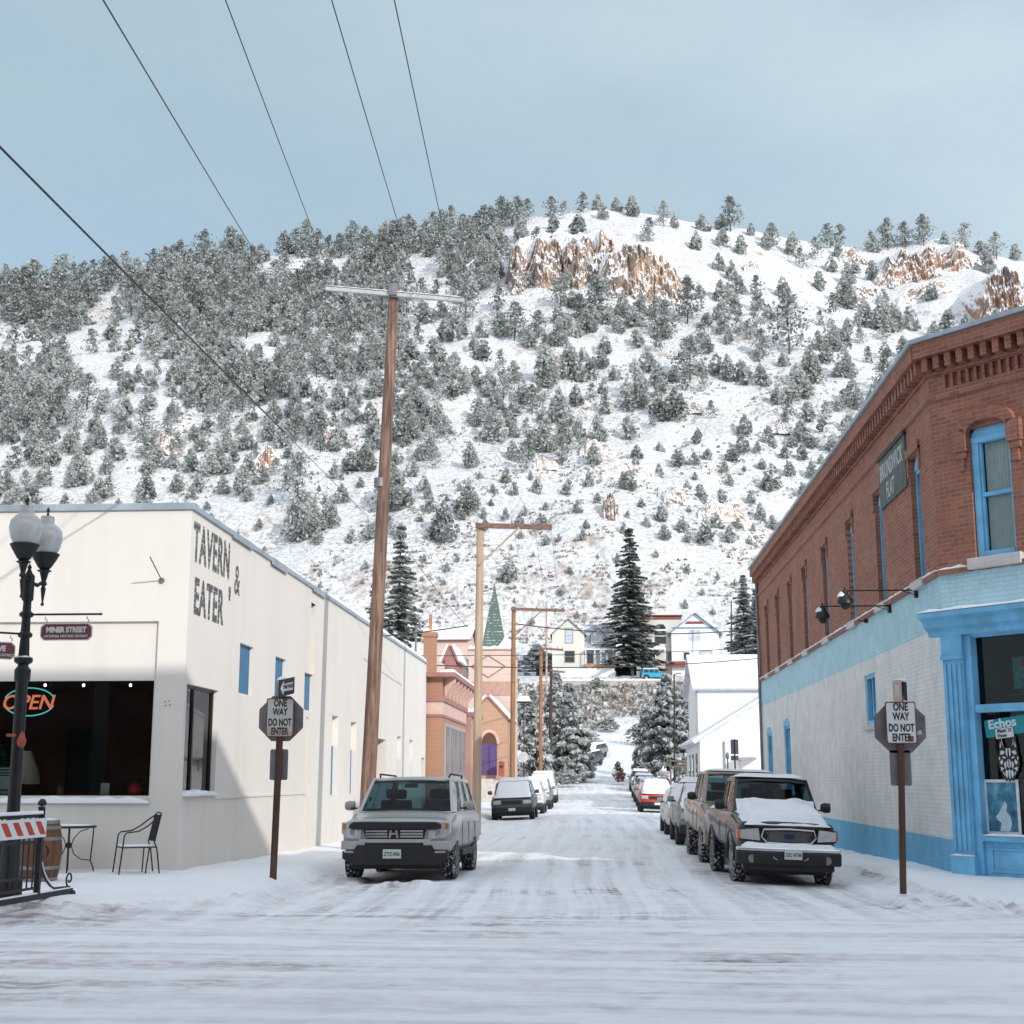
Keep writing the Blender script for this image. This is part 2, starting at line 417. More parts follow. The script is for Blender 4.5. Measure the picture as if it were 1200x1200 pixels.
# thin high haze, brighter towards the sun behind the viewer
dp = nt.nodes.new('ShaderNodeVectorMath'); dp.operation = 'DOT_PRODUCT'; nt.links.new(tc, dp.inputs[0]); dp.inputs[1].default_value = tuple(sd)
gl = nd(nt, 'ShaderNodeMapRange'); nt.links.new(dp.outputs['Value'], gl.inputs[0]); gl.inputs[1].default_value = -.62; gl.inputs[2].default_value = .9; gl.inputs[3].default_value = 0; gl.inputs[4].default_value = 1
hz_ = mixc(nt, gl.outputs[0], (2.66,3.48,3.82), (8.0,8.5,9.2))
cm = mixc(nt, cl, sky.outputs[0], hz_)
nt.links.new(cm, bg.inputs[0]); bg.inputs[1].default_value = .15
S.view_settings.view_transform = 'Standard'; S.view_settings.look = 'None'; S.view_settings.exposure = .25; S.view_settings.gamma = 1
S.render.engine = 'CYCLES'; S.render.resolution_x = S.render.resolution_y = 1024
S.cycles.max_bounces = 6; S.cycles.transparent_max_bounces = 8

# ================================================================== GROUND
RP = np.array([(-80,0),(22,.0),(36,-.06),(80,-.02),(100,.2),(115,.55),(130,1.2),(150,2.7),(170,4.9),(184,6.9),(192,8.7),(206,15.7),(212,17.0),(224,17.8),(236,20.5)], float)
def road_z(y): return np.interp(y, RP[:,0], RP[:,1])
def walk(x, y):
    a = np.abs(x+.05)-4.85; b = y-17.4
    r = 2.2
    qa = r-a; qb = r-b
    d = np.where((qa > 0) & (qb > 0), r-np.hypot(np.maximum(qa,0), np.maximum(qb,0)), np.minimum(a, b))
    return d*(y < 190)-5*(y >= 190)
def gz(x, y):
    x = np.asarray(x, float); y = np.asarray(y, float)
    z = road_z(y)
    sidef = sstep(16, 22, y)*(1-sstep(150, 185, y))
    crown = .036*np.maximum(0, np.minimum(np.abs(x+.05), 5)-1.1)*sidef
    d = walk(x, y)
    kerb = sstep(-.35, .3, d)*(.15+.036*3.8*sidef-.10*sstep(24, 35, y))
    z = z-crown+kerb
    z = z+.13*np.exp(-((d+.5)/.55)**2)*(fbm(x*.9, y*.9, 3)*.8+.45)*(y < 60)*sstep(14, 16.5, y)*(np.abs(x) > 4)
    z = z+.09*np.exp(-((x+3.1)/.7)**2-((y-23.1)/.3)**2)*(.3+1.2*vnoise(x*6, y*6))
    amp = np.where(d > 0, .03, .006)*(y < 200)
    z = z+amp*fbm(x*.8, y*.8, 4)*1.6+.006*fbm(x*4, y*4, 3)*(y < 60)
    z = z+.035*np.exp(-((d+.3)/.9)**2)*np.clip(fbm(x*3.1, y*3.1, 4)+.1, 0, 1)*(y < 60)*sstep(14.5, 17, y)
    z = z-.03*np.clip(vnoise(x*1.7+9, y*1.7)-.72, 0, 1)*3*(y < 40)
    ruts = np.exp(-((np.abs(x-.2)-.85)/.28)**2)*.02*sstep(17, 22, y)
    z = z-ruts*(.6+vnoise(x*2, y*.3))
    z = z+(y > 194)*fbm(x*.12, y*.12, 4)*.5*(1-((y > 208) & (y < 226) & (np.abs(x) < 45)))
    return z
def axis(segs):
    out = [segs[0][0]]
    for a, b, st in segs:
        n = max(1, int(round((b-a)/st))); out += list(a+(b-a)*(np.arange(1, n+1)/n))
    return np.array(out)
xs = axis([(-170,-60,6),(-60,-16,1.2),(-16,-9,.3),(-9,9,.1),(9,16,.3),(16,60,1.2),(60,170,6)])
ys = axis([(-40,3,1.5),(3,36,.11),(36,60,.3),(60,190,.8),(190,212,.6),(212,236,1.5)])
GX, GY = np.meshgrid(xs, ys, indexing='ij'); GZ = gz(GX, GY)
V = np.stack([GX, GY, GZ], -1).reshape(-1, 3); FQ = gridfaces(len(xs), len(ys))
fc = V[FQ].mean(1); dd = walk(fc[:,0], fc[:,1]); street = (dd < .02) & (fc[:,1] < 192)
lim = (np.abs(fc[:,0]) < 13) & (fc[:,1] > 17) & (fc[:,1] < 186)
def sub(name, mask, mat):
    Fm = FQ[mask]; u, inv = np.unique(Fm.ravel(), return_inverse=True)
    o = npmesh(name, V[u], inv.reshape(-1, 4), mat); tag(o, kind='structure'); return o
GR = ground_mat('fresh_snow')
sub('road', street, ground_mat('road_snow'))
sub('pavement', ~street & lim & (fc[:,0] < 0), GR)
sub('pavement', ~street & lim & (fc[:,0] > 0), GR)
sub('ground', ~street & ~lim, hill_mat('bank_ground', .5, (.34,.26,.19), (.20,.16,.12)))
# far plain under everything so the ground reaches the horizon
mb = MB(); mb.quad((-3000,-3000,-1.2),(3000,-3000,-1.2),(3000,3000,-1.2),(-3000,3000,-1.2)); tag(mb.build('terrain', GR), kind='structure')

# ================================================================== HILL
sk = np.array([(-600,352),(-200,345),(0,338),(60,335),(150,322),(220,310),(300,300),(400,290),(480,280),(560,268),(600,258),(640,250),(700,243),(760,250),(820,262),(870,268),(930,280),(1000,288),(1060,282),(1100,278),(1150,296),(1200,306),(1500,340),(2000,380)], float)
YC = 500.; Y0 = 234.
sX = np.array([PY(a, b, YC).x for a, b in sk]); sZ = np.array([PY(a, b, YC).z for a, b in sk])
o = np.argsort(sX); sX, sZ = sX[o], sZ[o]
def hz(x, y, det=True):
    x = np.asarray(x, float); y = np.asarray(y, float)
    t = (y-Y0)/(YC-Y0)
    zc = np.interp(x, sX, sZ)
    base = 19.8
    tt = np.clip(t, 0, 1)
    z = base+(zc-base)*(tt*.93+.07*tt*tt)
    z = np.where(t > 1, zc-(y-YC)*.25-((y-YC)**2)*.0006, z)
    f = sstep(0, .12, t)*(1-sstep(.88, 1.0, t)*.85)
    z = z+f*(fbm(x*.011+3, y*.011, 3)*11+fbm(x*.045, y*.045+9, 4)*3.4)
    # a nearer rocky spur on the left
    z = z+f*9*np.exp(-(((x+88)/48)**2+((y-345)/42)**2))
    if det:
        z = z+f*((ridged(x*.11+2, y*.11, 3)-.6)*1.9*sstep(.42, .62, vnoise(x*.02+5, y*.02))+fbm(x*.35, y*.35, 3)*.45)
    return z
hx = axis([(-420,-260,5),(-260,260,1.05),(260,420,5)]); hy = axis([(Y0-4,Y0+4,1.3),(Y0+4,512,1.05),(512,600,8)])
HX, HY = np.meshgrid(hx, hy, indexing='ij'); HZ = hz(HX, HY)
HZ[:, :2] = 19.3
Hn = npmesh('hill', np.stack([HX,HY,HZ],-1).reshape(-1,3), gridfaces(len(hx), len(hy)), hill_mat('snowy_hillside', .63)); tag(Hn, kind='structure')
def hit(px, py, y0=None):
    a = np.array(ray(px, py)); Ys = np.arange(Y0-2, 505, .8); t = Ys/a[1]
    d = EYE+a[2]*t-hz(a[0]*t, Ys)
    k = np.where(d < 0)[0]
    if len(k) == 0: return None
    k = k[0]; x, y = a[0]*t[k], Ys[k]
    return Vector((x, y, float(hz(x, y))))


# ================================================================== TAVERN (left)
XL, YF = -7.01, 23.22
tav = thing('tavern_building', (XL, YF, 0), 'long cream stucco tavern with faded grey lettering and blue window panels, left of the street', 'building')
PINKY = stucco('pale_pink_stucco', (.60,.50,.45), False)
def snow_strip(name, pts, w, h, parent, seed=0, n=None, mat=None):
    """a bank of snow lying along a line of points; w = (direction vector of its width), h = height"""
    w = Vector(w); pts = [Vector(p) for p in pts]; L = sum((pts[i+1]-pts[i]).length for i in range(len(pts)-1)); n = n or max(4, int(L/.18))
    rr = random.Random(seed); mb = MB(); ring = []
    prof = [(0,-.005),(.02,.6),(.25,1),(.75,.95),(1.02,.5),(1.0,-.005)]
    for k in range(n+1):
        t = k/n*(len(pts)-1); i = min(int(t), len(pts)-2); p = pts[i].lerp(pts[i+1], t-i)
        hh = h*(.65+.6*rr.random()); ww = 1+.08*(rr.random()-.5)
        if k in (0, n): hh *= .3
        ring += [p+w*(a*ww)+Z_*(b*hh) for a, b in prof]
    m = len(prof)
    fs = [(k*m+j, k*m+j+1, (k+1)*m+j+1, (k+1)*m+j) for k in range(n) for j in range(m-1)]
    mb.add(ring, fs+[tuple(range(m)), tuple(range(n*m, n*m+m))]); return mb.build(name, mat or SNOW, parent, smooth=60, world=bool(parent))
# front wall (plane Y=YF, facing -Y) : frame u=+X
mb = MB()
wd = [(-14.2,-7.51,1.24,4.30,.07)]
mb.panel((0,YF,0), X_, Z_, -Y_, -24, XL, -.6, 6.24, wd, .07)
mb.panel((0,YF+.07,0), X_, Z_, -Y_, -14.2, -7.51, 1.24, 4.30, [(-14.1,-7.56,1.36,3.29)], .12)
# side wall (plane X=XL, facing +X): u=+Y
side_holes = [(23.36,25.36,1.36,3.24,.16),(26.78,27.86,3.29,4.27,.10),(29.82,30.85,3.29,4.27,.10),(32.88,33.86,3.26,4.15,.10),(33.42,33.98,4.151,5.95,.45),(33.2,33.5,-.6,3.1,.3),
              (36.45,37.40,1.21,3.29,.16),(39.3,40.25,1.21,3.24,.16),(44.2,45.9,0,2.9,.3),(48.5,49.5,1.2,3.1,.16),(51.7,52.7,1.2,3.05,.16),(55.3,56.3,0,2.45,.3)]
mb.panel((XL,0,0), Y_, Z_, X_, YF, 56.52, -.6, 6.24, side_holes, .16)
mb.quad((-24,56.52,-.6),(XL,56.52,-.6),(XL,56.52,6.24),(-24,56.52,6.24)); mb.quad((-24,YF,5.9),(XL,YF,5.9),(XL,56.52,5.9),(-24,56.52,5.9))
mb.box(XL-.25,XL-.001,YF+.2,56.4,5.9,6.238)
for (a,b,c,d,e) in side_holes:
    if (a, e) != (23.36, .16): mb.quad((XL-e,a,c),(XL-e,b,c),(XL-e,b,d),(XL-e,a,d))
mb.build('wall', CREAM, tav, world=True)
mb = MB(); mb.box(-24,XL+.05,YF-.05,YF+.25,6.24,6.36); mb.box(XL-.27,XL+.05,YF+.25,56.57,6.24,6.33)
for yy, dz in ((26.4,.02),(29.6,.035),(34,.03)): mb.box(XL+.051,XL+.062,yy-.6,yy+.9,6.24-dz*2,6.33)
mb.build('parapet_cap', CAP, tav, bevel=.008, world=True)
snow_strip('roof_snow', [(XL-.3,36,6.33),(XL-.3,56.4,6.33)], (.32,0,0), .16, tav, 3)
snow_strip('window_sill_snow', [(-14.1,YF-.05,1.24),(-7.52,YF-.05,1.24)], (0,.13,0), .10, tav, 4)
snow_strip('window_sill_snow', [(XL-.16,23.37,1.35),(XL-.16,25.35,1.35)], (.24,0,0), .09, tav, 5)
mb = MB(); mb.box(XL-.02,XL+.025,25.4,33.4,1.28,1.335)
mb.build('string_course', CREAM, tav, world=True)
# blue panels
for a,b,c,d in ((26.78,27.86,3.29,4.27),(29.82,30.85,3.29,4.27),(32.88,33.86,3.26,4.15),(36.45,37.40,1.21,2.5),(39.3,40.25,1.21,2.46),(48.5,49.5,1.2,2.35),(51.7,52.7,1.2,2.3)):
    mb = MB(); dp = .10 if c > 2 else .16; mb.box(XL-dp,XL-dp+.02,a,b,c,d); p = mb.build('blue_panel', BLUEP, tav, world=True)
mb = MB(); mb.box(XL-.3,XL-.28,44.2,45.9,0,2.9); mb.build('doorway', DARK, tav, world=True); mb = MB(); mb.box(XL-.3,XL-.28,55.3,56.3,0,2.45); mb.build('doorway', DARK, tav, world=True)
# glazing
mb = MB()
for x0, x1 in ((-14.1,-7.56),): mb.box(x0,x1,YF+.15,YF+.156,1.36,3.29)
mb.build('shop_window', PANE, tav, world=True)
FR = M('dark_bronze_frame', (.04,.032,.028), .4, .4, .1)
mb = MB()
for a in (23.36,25.31): mb.box(XL-.15,XL-.09,a,a+.05,1.36,3.24)
mb.box(XL-.15,XL-.09,23.36,25.36,3.19,3.24); mb.box(XL-.15,XL-.09,23.36,25.36,1.36,1.41)
mb.box(XL-.15,XL-.09,24.1,24.17,1.36,3.24)
mb.build('window_frame', FR, tav, world=True)
mb = MB(); mb.box(XL-.13,XL-.125,23.36,25.36,1.36,3.24); mb.build('side_window', PANE, tav, world=True)
mb = MB(); mb.box(-14.2,-7.45,YF+.13,YF+.17,3.29,3.33); mb.box(-14.2,-7.45,YF+.12,YF+.17,1.33,1.37); mb.box(-7.58,-7.54,YF+.12,YF+.17,1.33,3.33); mb.build('window_frame', FR, tav, world=True)
# interior seen through the shop glass
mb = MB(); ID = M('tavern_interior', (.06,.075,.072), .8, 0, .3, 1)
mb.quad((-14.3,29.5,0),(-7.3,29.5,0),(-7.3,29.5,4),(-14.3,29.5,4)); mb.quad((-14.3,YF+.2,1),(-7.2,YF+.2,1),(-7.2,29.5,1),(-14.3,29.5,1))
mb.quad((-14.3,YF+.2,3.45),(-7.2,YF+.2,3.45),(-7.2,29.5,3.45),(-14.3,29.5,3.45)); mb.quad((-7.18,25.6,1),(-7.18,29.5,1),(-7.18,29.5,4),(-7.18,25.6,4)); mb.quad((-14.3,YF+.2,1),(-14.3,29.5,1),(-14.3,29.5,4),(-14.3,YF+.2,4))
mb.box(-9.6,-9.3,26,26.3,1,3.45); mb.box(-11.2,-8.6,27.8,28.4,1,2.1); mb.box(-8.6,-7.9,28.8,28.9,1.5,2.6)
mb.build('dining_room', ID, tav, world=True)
CURT = M('white_curtain', (.62,.62,.62), .8, 0, .15, 6); mb = MB()
pts = []
for k in range(25): pts.append((XL-.32+.035*math.sin(k*1.9), 23.44+k*.026))
for k in range(24):
    (x0,y0),(x1,y1) = pts[k], pts[k+1]; mb.quad((x0,y0,1.38),(x1,y1,1.38),(x1,y1,3.2),(x0,y0,3.2))
mb.build('curtain', CURT, tav, smooth=50, world=True)
mb = MB(); mb.box(XL-.42,XL-.2,24.2,24.34,1.1,3.4); mb.build('inner_post', M('brown_post', (.18,.09,.05), .7), tav, world=True)
mb = MB(); mb.box(XL-.5,XL-.44,24.5,25.2,1.2,3.4); mb.build('inner_shade', M('beige_shade', (.35,.31,.26), .8), tav, world=True)
# lettering (worn block letters with thin gaps)
def worn(name, col, wall, step):
    m, nt, b = newmat(name); pos = nt.nodes.new('ShaderNodeNewGeometry').outputs['Position']
    sz = nt.nodes.new('ShaderNodeSeparateXYZ'); nt.links.new(pos, sz.inputs[0])
    w = mth(nt, 'ADD', sz.outputs[2], mth(nt, 'MULTIPLY', noise(nt, 4, 3, pos), .03))
    gap = mth(nt, 'LESS_THAN', mth(nt, 'FRACT', mth(nt, 'DIVIDE', w, step)), .17)
    wear = ramp(nt, noise(nt, 14, 6, pos, .7), [(.54, 0), (.64, 1)])
    f = mth(nt, 'MAXIMUM', mth(nt, 'MULTIPLY', gap, ramp(nt, noise(nt, 5, 3, pos), [(.42, .0), (.6, .7)])), mth(nt, 'MULTIPLY', wear, .6))
    nt.links.new(mixc(nt, f, col, wall), b.inputs['Base Color']); b.inputs['Roughness'].default_value = .85; return m
LET = worn('faded_lettering', (.075,.08,.085), (.70,.68,.64), .093)
text('lettering', 'TAVERN', .94, (XL+.004,24.57,5.68), Y_, Z_, LET, tav, sx=.64, bold=.027, spacing=1.10)
text('lettering', '&', .82, (XL+.004,26.36,5.42), Y_, Z_, LET, tav, sx=.82, bold=.006)
text('lettering', 'EATER', .87, (XL+.004,24.47,4.75), Y_, Z_, LET, tav, sx=.70, bold=.027, spacing=1.12)
text('lettering', "'", .87, (XL+.004,25.84,4.86), Y_, Z_, LET, tav, sx=1.1, bold=.02)
# small wall fixtures
mb = MB(); b0 = Vector((-7.49,YF,5.0)); mb.cyl(b0, b0+Vector((0,-.69,.30)), .012, n=6); mb.cyl(b0+Y_*.0, b0-Y_*.03, .05, n=10); mb.build('wall_bracket', STEEL, tav, world=True)
for a, b_ in ((0,0),(.07,.01),(.01,-.07),(.08,-.06)):
    mb = MB(); mb.cyl((-7.33+a,YF,2.93+b_), (-7.33+a,YF-.012,2.93+b_), .012, n=6); mb.build('wall_plug', STEEL, tav, world=True)
# string lights on the soffit of the window
for x in (-10.6,-9.9,-8.87,-8.1):
    pass
BULB = M('lit_bulb', (1,.85,.6), .4, 0, .02, 1, emit=6)
for px in (53, 98, 153):
    p = PY(px, 803, YF+.45); t = thing('string_light', p, 'small lit bulb behind the tavern window, '+{53:'nearest the lamp post',98:'middle one of three',153:'nearest the stucco pillar'}[px], 'light bulb', 'bulbs behind the tavern window')
    mb = MB(); mb.lathe([(0,-.03),(.022,-.012),(.024,.006),(.012,.025)], n=10); mb.build('bulb', BULB, t, smooth=60)
    mb = MB(); mb.cyl((0,0,.02),(0,0,3.44-p.z), .006, n=5); mb.build('cord', BLACKP, t)
# neon OPEN sign
NR_ = M('neon_orange', (.85,.22,.11), .4, 0, .02, 1, emit=.75); NC = M('neon_cyan', (.10,.85,.85), .4, 0, .02, 1, emit=.55)
ns = thing('neon_sign', (-9.84,YF+.35,2.95), 'lit orange and cyan neon sign reading OPEN behind the tavern glass', 'neon sign')
text('letters', 'OPEN', .36, (-9.84,YF+.33,2.93), X_, Vector((.22,0,1)), NR_, ns, sx=.98, bold=.003, ext=.01)
for s in (1,-1):
    mb = MB(); mb.tube([(.45*math.cos(t), 0, .24*s*math.sin(t)) for t in np.linspace(.28, math.pi-.28, 24)], .011, 8); mb.build('neon_tube', NC, ns, smooth=60)
mb = MB(); mb.box(-.5,.5,.03,.05,-.02,.0); mb.cyl((-.35,.03,0),(-.35,.03,.45),.003,n=4); mb.cyl((.35,.03,0),(.35,.03,.45),.003,n=4); mb.build('mounting_bar', BLACKP, ns)
# things on the inner sill
zs = 1.40
pot = thing('red_pot', (*PY(158,933,YF+.35).xy, zs-.05), 'red rounded pot on the tavern window sill', 'pot')
RED = M('red_glaze', (.5,.03,.03), .3, 0, .1, 5)
mb = MB(); mb.lathe([(.06,0),(.115,.05),(.13,.11),(.11,.16),(.085,.18),(.095,.195),(.09,.2)], n=18); mb.build('pot_body', RED, pot, smooth=50)
mb = MB(); mb.lathe([(.085,.19),(.04,.225),(.012,.235),(.016,.25),(.0,.26)], n=18); mb.build('lid', RED, pot, smooth=50)
cd = MB(); p = PY(123,925,YF+.3); cd.box(-.075,.075,-.002,.002,0,.21); o = cd.build('notice_card', M('card_white', (.55,.58,.62), .7, 0, .1, 20)); o.location = (p.x,p.y,zs-.04); tag(o, 'small white card standing on the tavern window sill left of the red pot', 'card')
p = PY(71,925,YF+.3); jar = thing('glass_jar', (p.x,p.y,zs-.05), 'dim grey jar with twigs on the tavern window sill', 'jar'); mb = MB(); mb.lathe([(.05,0),(.06,.02),(.06,.14),(.045,.16)], n=12); mb.build('jar_body', M('jar_grey', (.14,.13,.10), .3), jar, smooth=50)
mb = MB()
for k in range(9):
    a = rnd.random()*6.3; mb.cyl((0,0,.12),(.05*math.cos(a),.05*math.sin(a),.2+.05*rnd.random()), .004, n=4)
mb.build('twig', M('twig', (.12,.1,.06), .8), jar)
p = PY(27,905,YF+.8); lamp = thing('table_lamp', (p.x,p.y,1.0), 'cream cone lamp shade inside the tavern window behind the lamp post', 'lamp')
mb = MB(); mb.lathe([(.30,.55),(.27,.75),(.12,1.12),(.10,1.12)], n=20); mb.build('lamp_shade', M('cream_shade', (.62,.58,.45), .7), lamp, smooth=50)
mb = MB(); mb.lathe([(.12,0),(.1,.03),(.03,.06),(.03,.6)], n=12); mb.build('lamp_base', DARK, lamp, smooth=50)
p = PY(4,915,YF+.3)
mb = MB(); mb.box(-.2,.17,-.003,.003,0,.45); ps = mb.build('paper_notice', M('notice_paper', (.42,.5,.5), .7, 0, .05, 3)); ps.location = (p.x,p.y,1.38); tag(ps, 'pale notice sheet with black print in the tavern window corner', 'notice')
for k, (a, b_, h_) in enumerate(((-.12,.10,.40),(-.10,.11,.35),(-.14,.12,.06),(-.10,.10,.31))):
    mb = MB(); mb.box(a,b_,-.008,-.004,h_,h_+.022); mb.build('print', SIGNB, ps)
# christmas tree at the frame edge
p = PY(-6,900,YF+.5); xt = thing('christmas_tree', (p.x,p.y,1.0), 'dark green tinsel tree inside the tavern window at the left edge', 'tree')
V_ = []; mb = MB()
for k in range(900):
    z = .3+rnd.random()*.95; r = .42*(1.35-z)*(.5+.5*rnd.random()); a = rnd.random()*6.28
    q = Vector((r*math.cos(a), r*math.sin(a), z)); d = Vector((math.cos(a), math.sin(a), -.3+rnd.random()*.3))*.09; w_ = Vector((-math.sin(a), math.cos(a), rnd.random()-.5))*.012
    mb.quad(q-w_, q+w_, q+d+w_*.3, q+d-w_*.3)
mb.build('crown', M('tinsel_green', (.02,.16,.10), .5, 0, .5, 30), xt); mb = MB(); mb.cyl((0,0,0),(0,0,1.2),.02); mb.build('trunk', DARK, xt)

# ================================================================== BRICK CORNER BUILDING (right)
XR, YR = 5.8, 23.59
bb = thing('brick_corner_building', (XR, YR, 0), 'two storey red brick corner building with pale blue painted ground floor', 'building')
A40 = R(40); cd_ = Vector((math.sin(A40), -math.cos(A40), 0)); cn = Vector((cd_.y, -cd_.x, 0))   # chamfer direction / outward normal
CO = Vector((XR, YR, 0)); CL = 3.0; CE = CO+cd_*CL
LB = (.49,.72,.80); GP = (.80,.79,.78); DB = (.20,.50,.74)
bm_side = brick_mat('painted_brick', (0,1,0), [(5.02,LB),(4.15,GP),(.66,DB)])
bm_ch = brick_mat('painted_brick_corner', tuple(cd_), [(5.02,LB),(4.6,LB)])
bm_fr = brick_mat('brick_front', (1,0,0), [(5.02,LB)])
WY = [24.97,28.32,31.6,35.2,38.7,41.75,44.7,47.55]; WHW = .37
mb = MB()
holes = [(y-WHW,y+WHW,5.14,7.45,.30) for y in WY]+[(29.53,30.66,2.77,3.84,.14),(42.85,44.25,.2,3.25,.2),(47.3,48.7,.2,3.15,.2)]
mb.panel((XR,0,0), -Y_, Z_, -X_, -50.0, -YR, -.8, 9.06, [(-h[1],-h[0])+h[2:] for h in holes], .3)
mb.quad((XR,50,-.8),(22,50,-.8),(22,50,9.06),(XR,50,9.06)); mb.build('wall', bm_side, bb, world=True)
mb = MB(); ch_holes = [(.73,1.50,5.22,7.42,.22),(.50,2.70,.12,3.97,.16)]
slots = [(.34+k*.157,.34+k*.157+.105,8.235,8.475,.07) for k in range(16)]
mb.panel(CO, cd_, Z_, cn, 0, CL, -.8, 9.06, ch_holes+slots, .2)
for h in slots: mb.fbox(CO, cd_, Z_, cn, h[0], h[1], h[2], h[3], -.09, -.07)
mb.build('wall', bm_ch, bb, world=True)
mb = MB(); mb.panel((0,CE.y,0), X_, Z_, -Y_, CE.x, 22, -.8, 9.06, [(9,12.4,.7,3.9),(13.4,17,.7,3.9),(9.5,10.3,5.2,7.4),(12.5,13.3,5.2,7.4),(15.5,16.3,5.2,7.4)], .25)
mb.quad((22,CE.y,-.8),(22,50,-.8),(22,50,9.06),(22,CE.y,9.06))
mb.build('wall', bm_fr, bb, world=True)
for a,b_,c,d in ((9,12.4,.7,3.9),(13.4,17,.7,3.9),(9.5,10.3,5.2,7.4),(12.5,13.3,5.2,7.4),(15.5,16.3,5.2,7.4)):
    mb = MB(); mb.box(a,b_,CE.y+.25,CE.y+.27,c,d); mb.build('window', DARKGLASS, bb, world=True)
mb = MB(); mb.add([(XR+.1,YR,8.95),(XR+.1,50,8.95),(22,50,8.95),(22,CE.y,8.95),tuple(CE+Z_*8.95)], [(0,1,2,3,4)]); mb.build('roof', SNOW, bb, world=True)
BR = brick_mat('plain_brick', (0,1,0)); BRC = brick_mat('plain_brick_corner', tuple(cd_))
# cornice : corbelled courses, dentils, metal cap
def run_side(mb, y0, y1, z0, z1, out): mb.fbox(Vector((XR,0,0)), -Y_, Z_, -X_, -y1, -y0, z0, z1, -.02, out)
def run_ch(mb, s0, s1, z0, z1, out): mb.fbox(CO, cd_, Z_, cn, s0, s1, z0, z1, -.02, out)
mb = MB(); run_side(mb, YR, 50, 8.80, 9.065, .27); run_side(mb, YR, 50, 8.06, 8.15, .05); run_side(mb, YR, 50, 8.50, 8.56, .04)
y = YR+.05
while y < 49.9: run_side(mb, y, y+.13, 8.56, 8.80, .20); y += .27
mb.build('cornice', BR, bb, world=True)
mb = MB(); run_ch(mb, -.1, CL, 8.80, 9.064, .268); run_ch(mb, -.02, CL, 8.06, 8.15, .05); run_ch(mb, 0, CL, 8.50, 8.56, .04)
s = .02
while s < CL-.1: run_ch(mb, s, s+.12, 8.56, 8.80, .20); s += .235
mb.build('cornice', BRC, bb, world=True)
mb = MB()
mb.fbox(Vector((XR,0,0)), -Y_, Z_, -X_, -50.05, -YR+.0, 9.066, 9.15, -.3, .33)
mb.fbox(CO, cd_, Z_, cn, -.14, CL, 9.068, 9.152, -.4, .325); mb.build('roof_cap', CAP, bb, bevel=.01, world=True)
# belt course with a line of snow
mb = MB(); run_side(mb, YR, 50, 5.02, 5.10, .07); mb.build('belt_course', BR, bb, world=True)
mb = MB(); run_ch(mb, 0, .62, 5.02, 5.10, .07); run_ch(mb, 1.62, CL, 5.02, 5.10, .07); mb.build('belt_course', BRC, bb, world=True)
snow_strip('ledge_snow', [(XR-.075,YR,5.10),(XR-.075,49.9,5.10)], (.08,0,0), .045, bb, 8)
snow_strip('ledge_snow', [CO+cn*.075+Z_*5.10, CO+cd_*.6+cn*.075+Z_*5.10], -cn*.08, .045, bb, 9)
snow_strip('ledge_snow', [CO+cd_*1.63+cn*.075+Z_*5.10, CO+cd_*CL+cn*.075+Z_*5.10], -cn*.08, .045, bb, 9)
STONE = M('pale_stone', (.58,.56,.55), .85, 0, .1, 6, .3)
mb = MB(); run_ch(mb, .62, 1.62, 5.04, 5.22, .10); mb.build('window_sill', STONE, bb, bevel=.01, world=True)
for y in WY:
    mb = MB(); run_side(mb, y-.46, y+.46, 4.985, 5.14, .10); mb.build('window_sill', STONE, bb, bevel=.01, world=True)
def arcpoly(a0, a1, z, rise, n=8):
    c = (a0+a1)/2; return [(c+(a1-a0)/2*math.cos(t), z+rise*math.sin(t)) for t in np.linspace(0, math.pi, n)]
# side windows : timber frame, dark panes, brick hood
BLIND = M('window_blind', (.30,.33,.36), .6, 0, .1, 3)
for y in WY:
    O = Vector((XR,0,0)); u, n = -Y_, -X_
    mb = MB(); a0, a1 = -y-WHW, -y+WHW
    mb.fbox(O,u,Z_,n,a0,a0+.07,5.14,7.2,-.28,-.10); mb.fbox(O,u,Z_,n,a1-.07,a1,5.14,7.2,-.28,-.10); mb.fbox(O,u,Z_,n,a0+.07,a1-.07,5.14,5.24,-.28,-.10); mb.fbox(O,u,Z_,n,a0+.07,a1-.07,6.27,6.33,-.26,-.16); mb.fbox(O,u,Z_,n,a0+.07,a1-.07,7.13,7.2,-.28,-.10)
    mb.prism([(a0,7.2)]+[(a1,7.2)]+[p for p in arcpoly(a0,a1,7.21,.24)], O,u,Z_,n,-.25,-.08)
    fr = mb.build('window', BLUEW, bb, world=True)
    mb = MB(); mb.fbox(O,u,Z_,n,a0+.07,a1-.07,5.24,7.13,-.24,-.22); g_ = mb.build('pane', DARKGLASS, fr); 
    mb = MB()
    mb.fbox(O,u,Z_,n,a0-.12,a0-.002,7.1,7.52,-.02,.03); mb.fbox(O,u,Z_,n,a1+.002,a1+.12,7.1,7.52,-.02,.03); mb.fbox(O,u,Z_,n,a0-.12,a1+.12,7.46,7.62,-.02,.05)
    mb.build('window_hood', BR, bb, world=True)
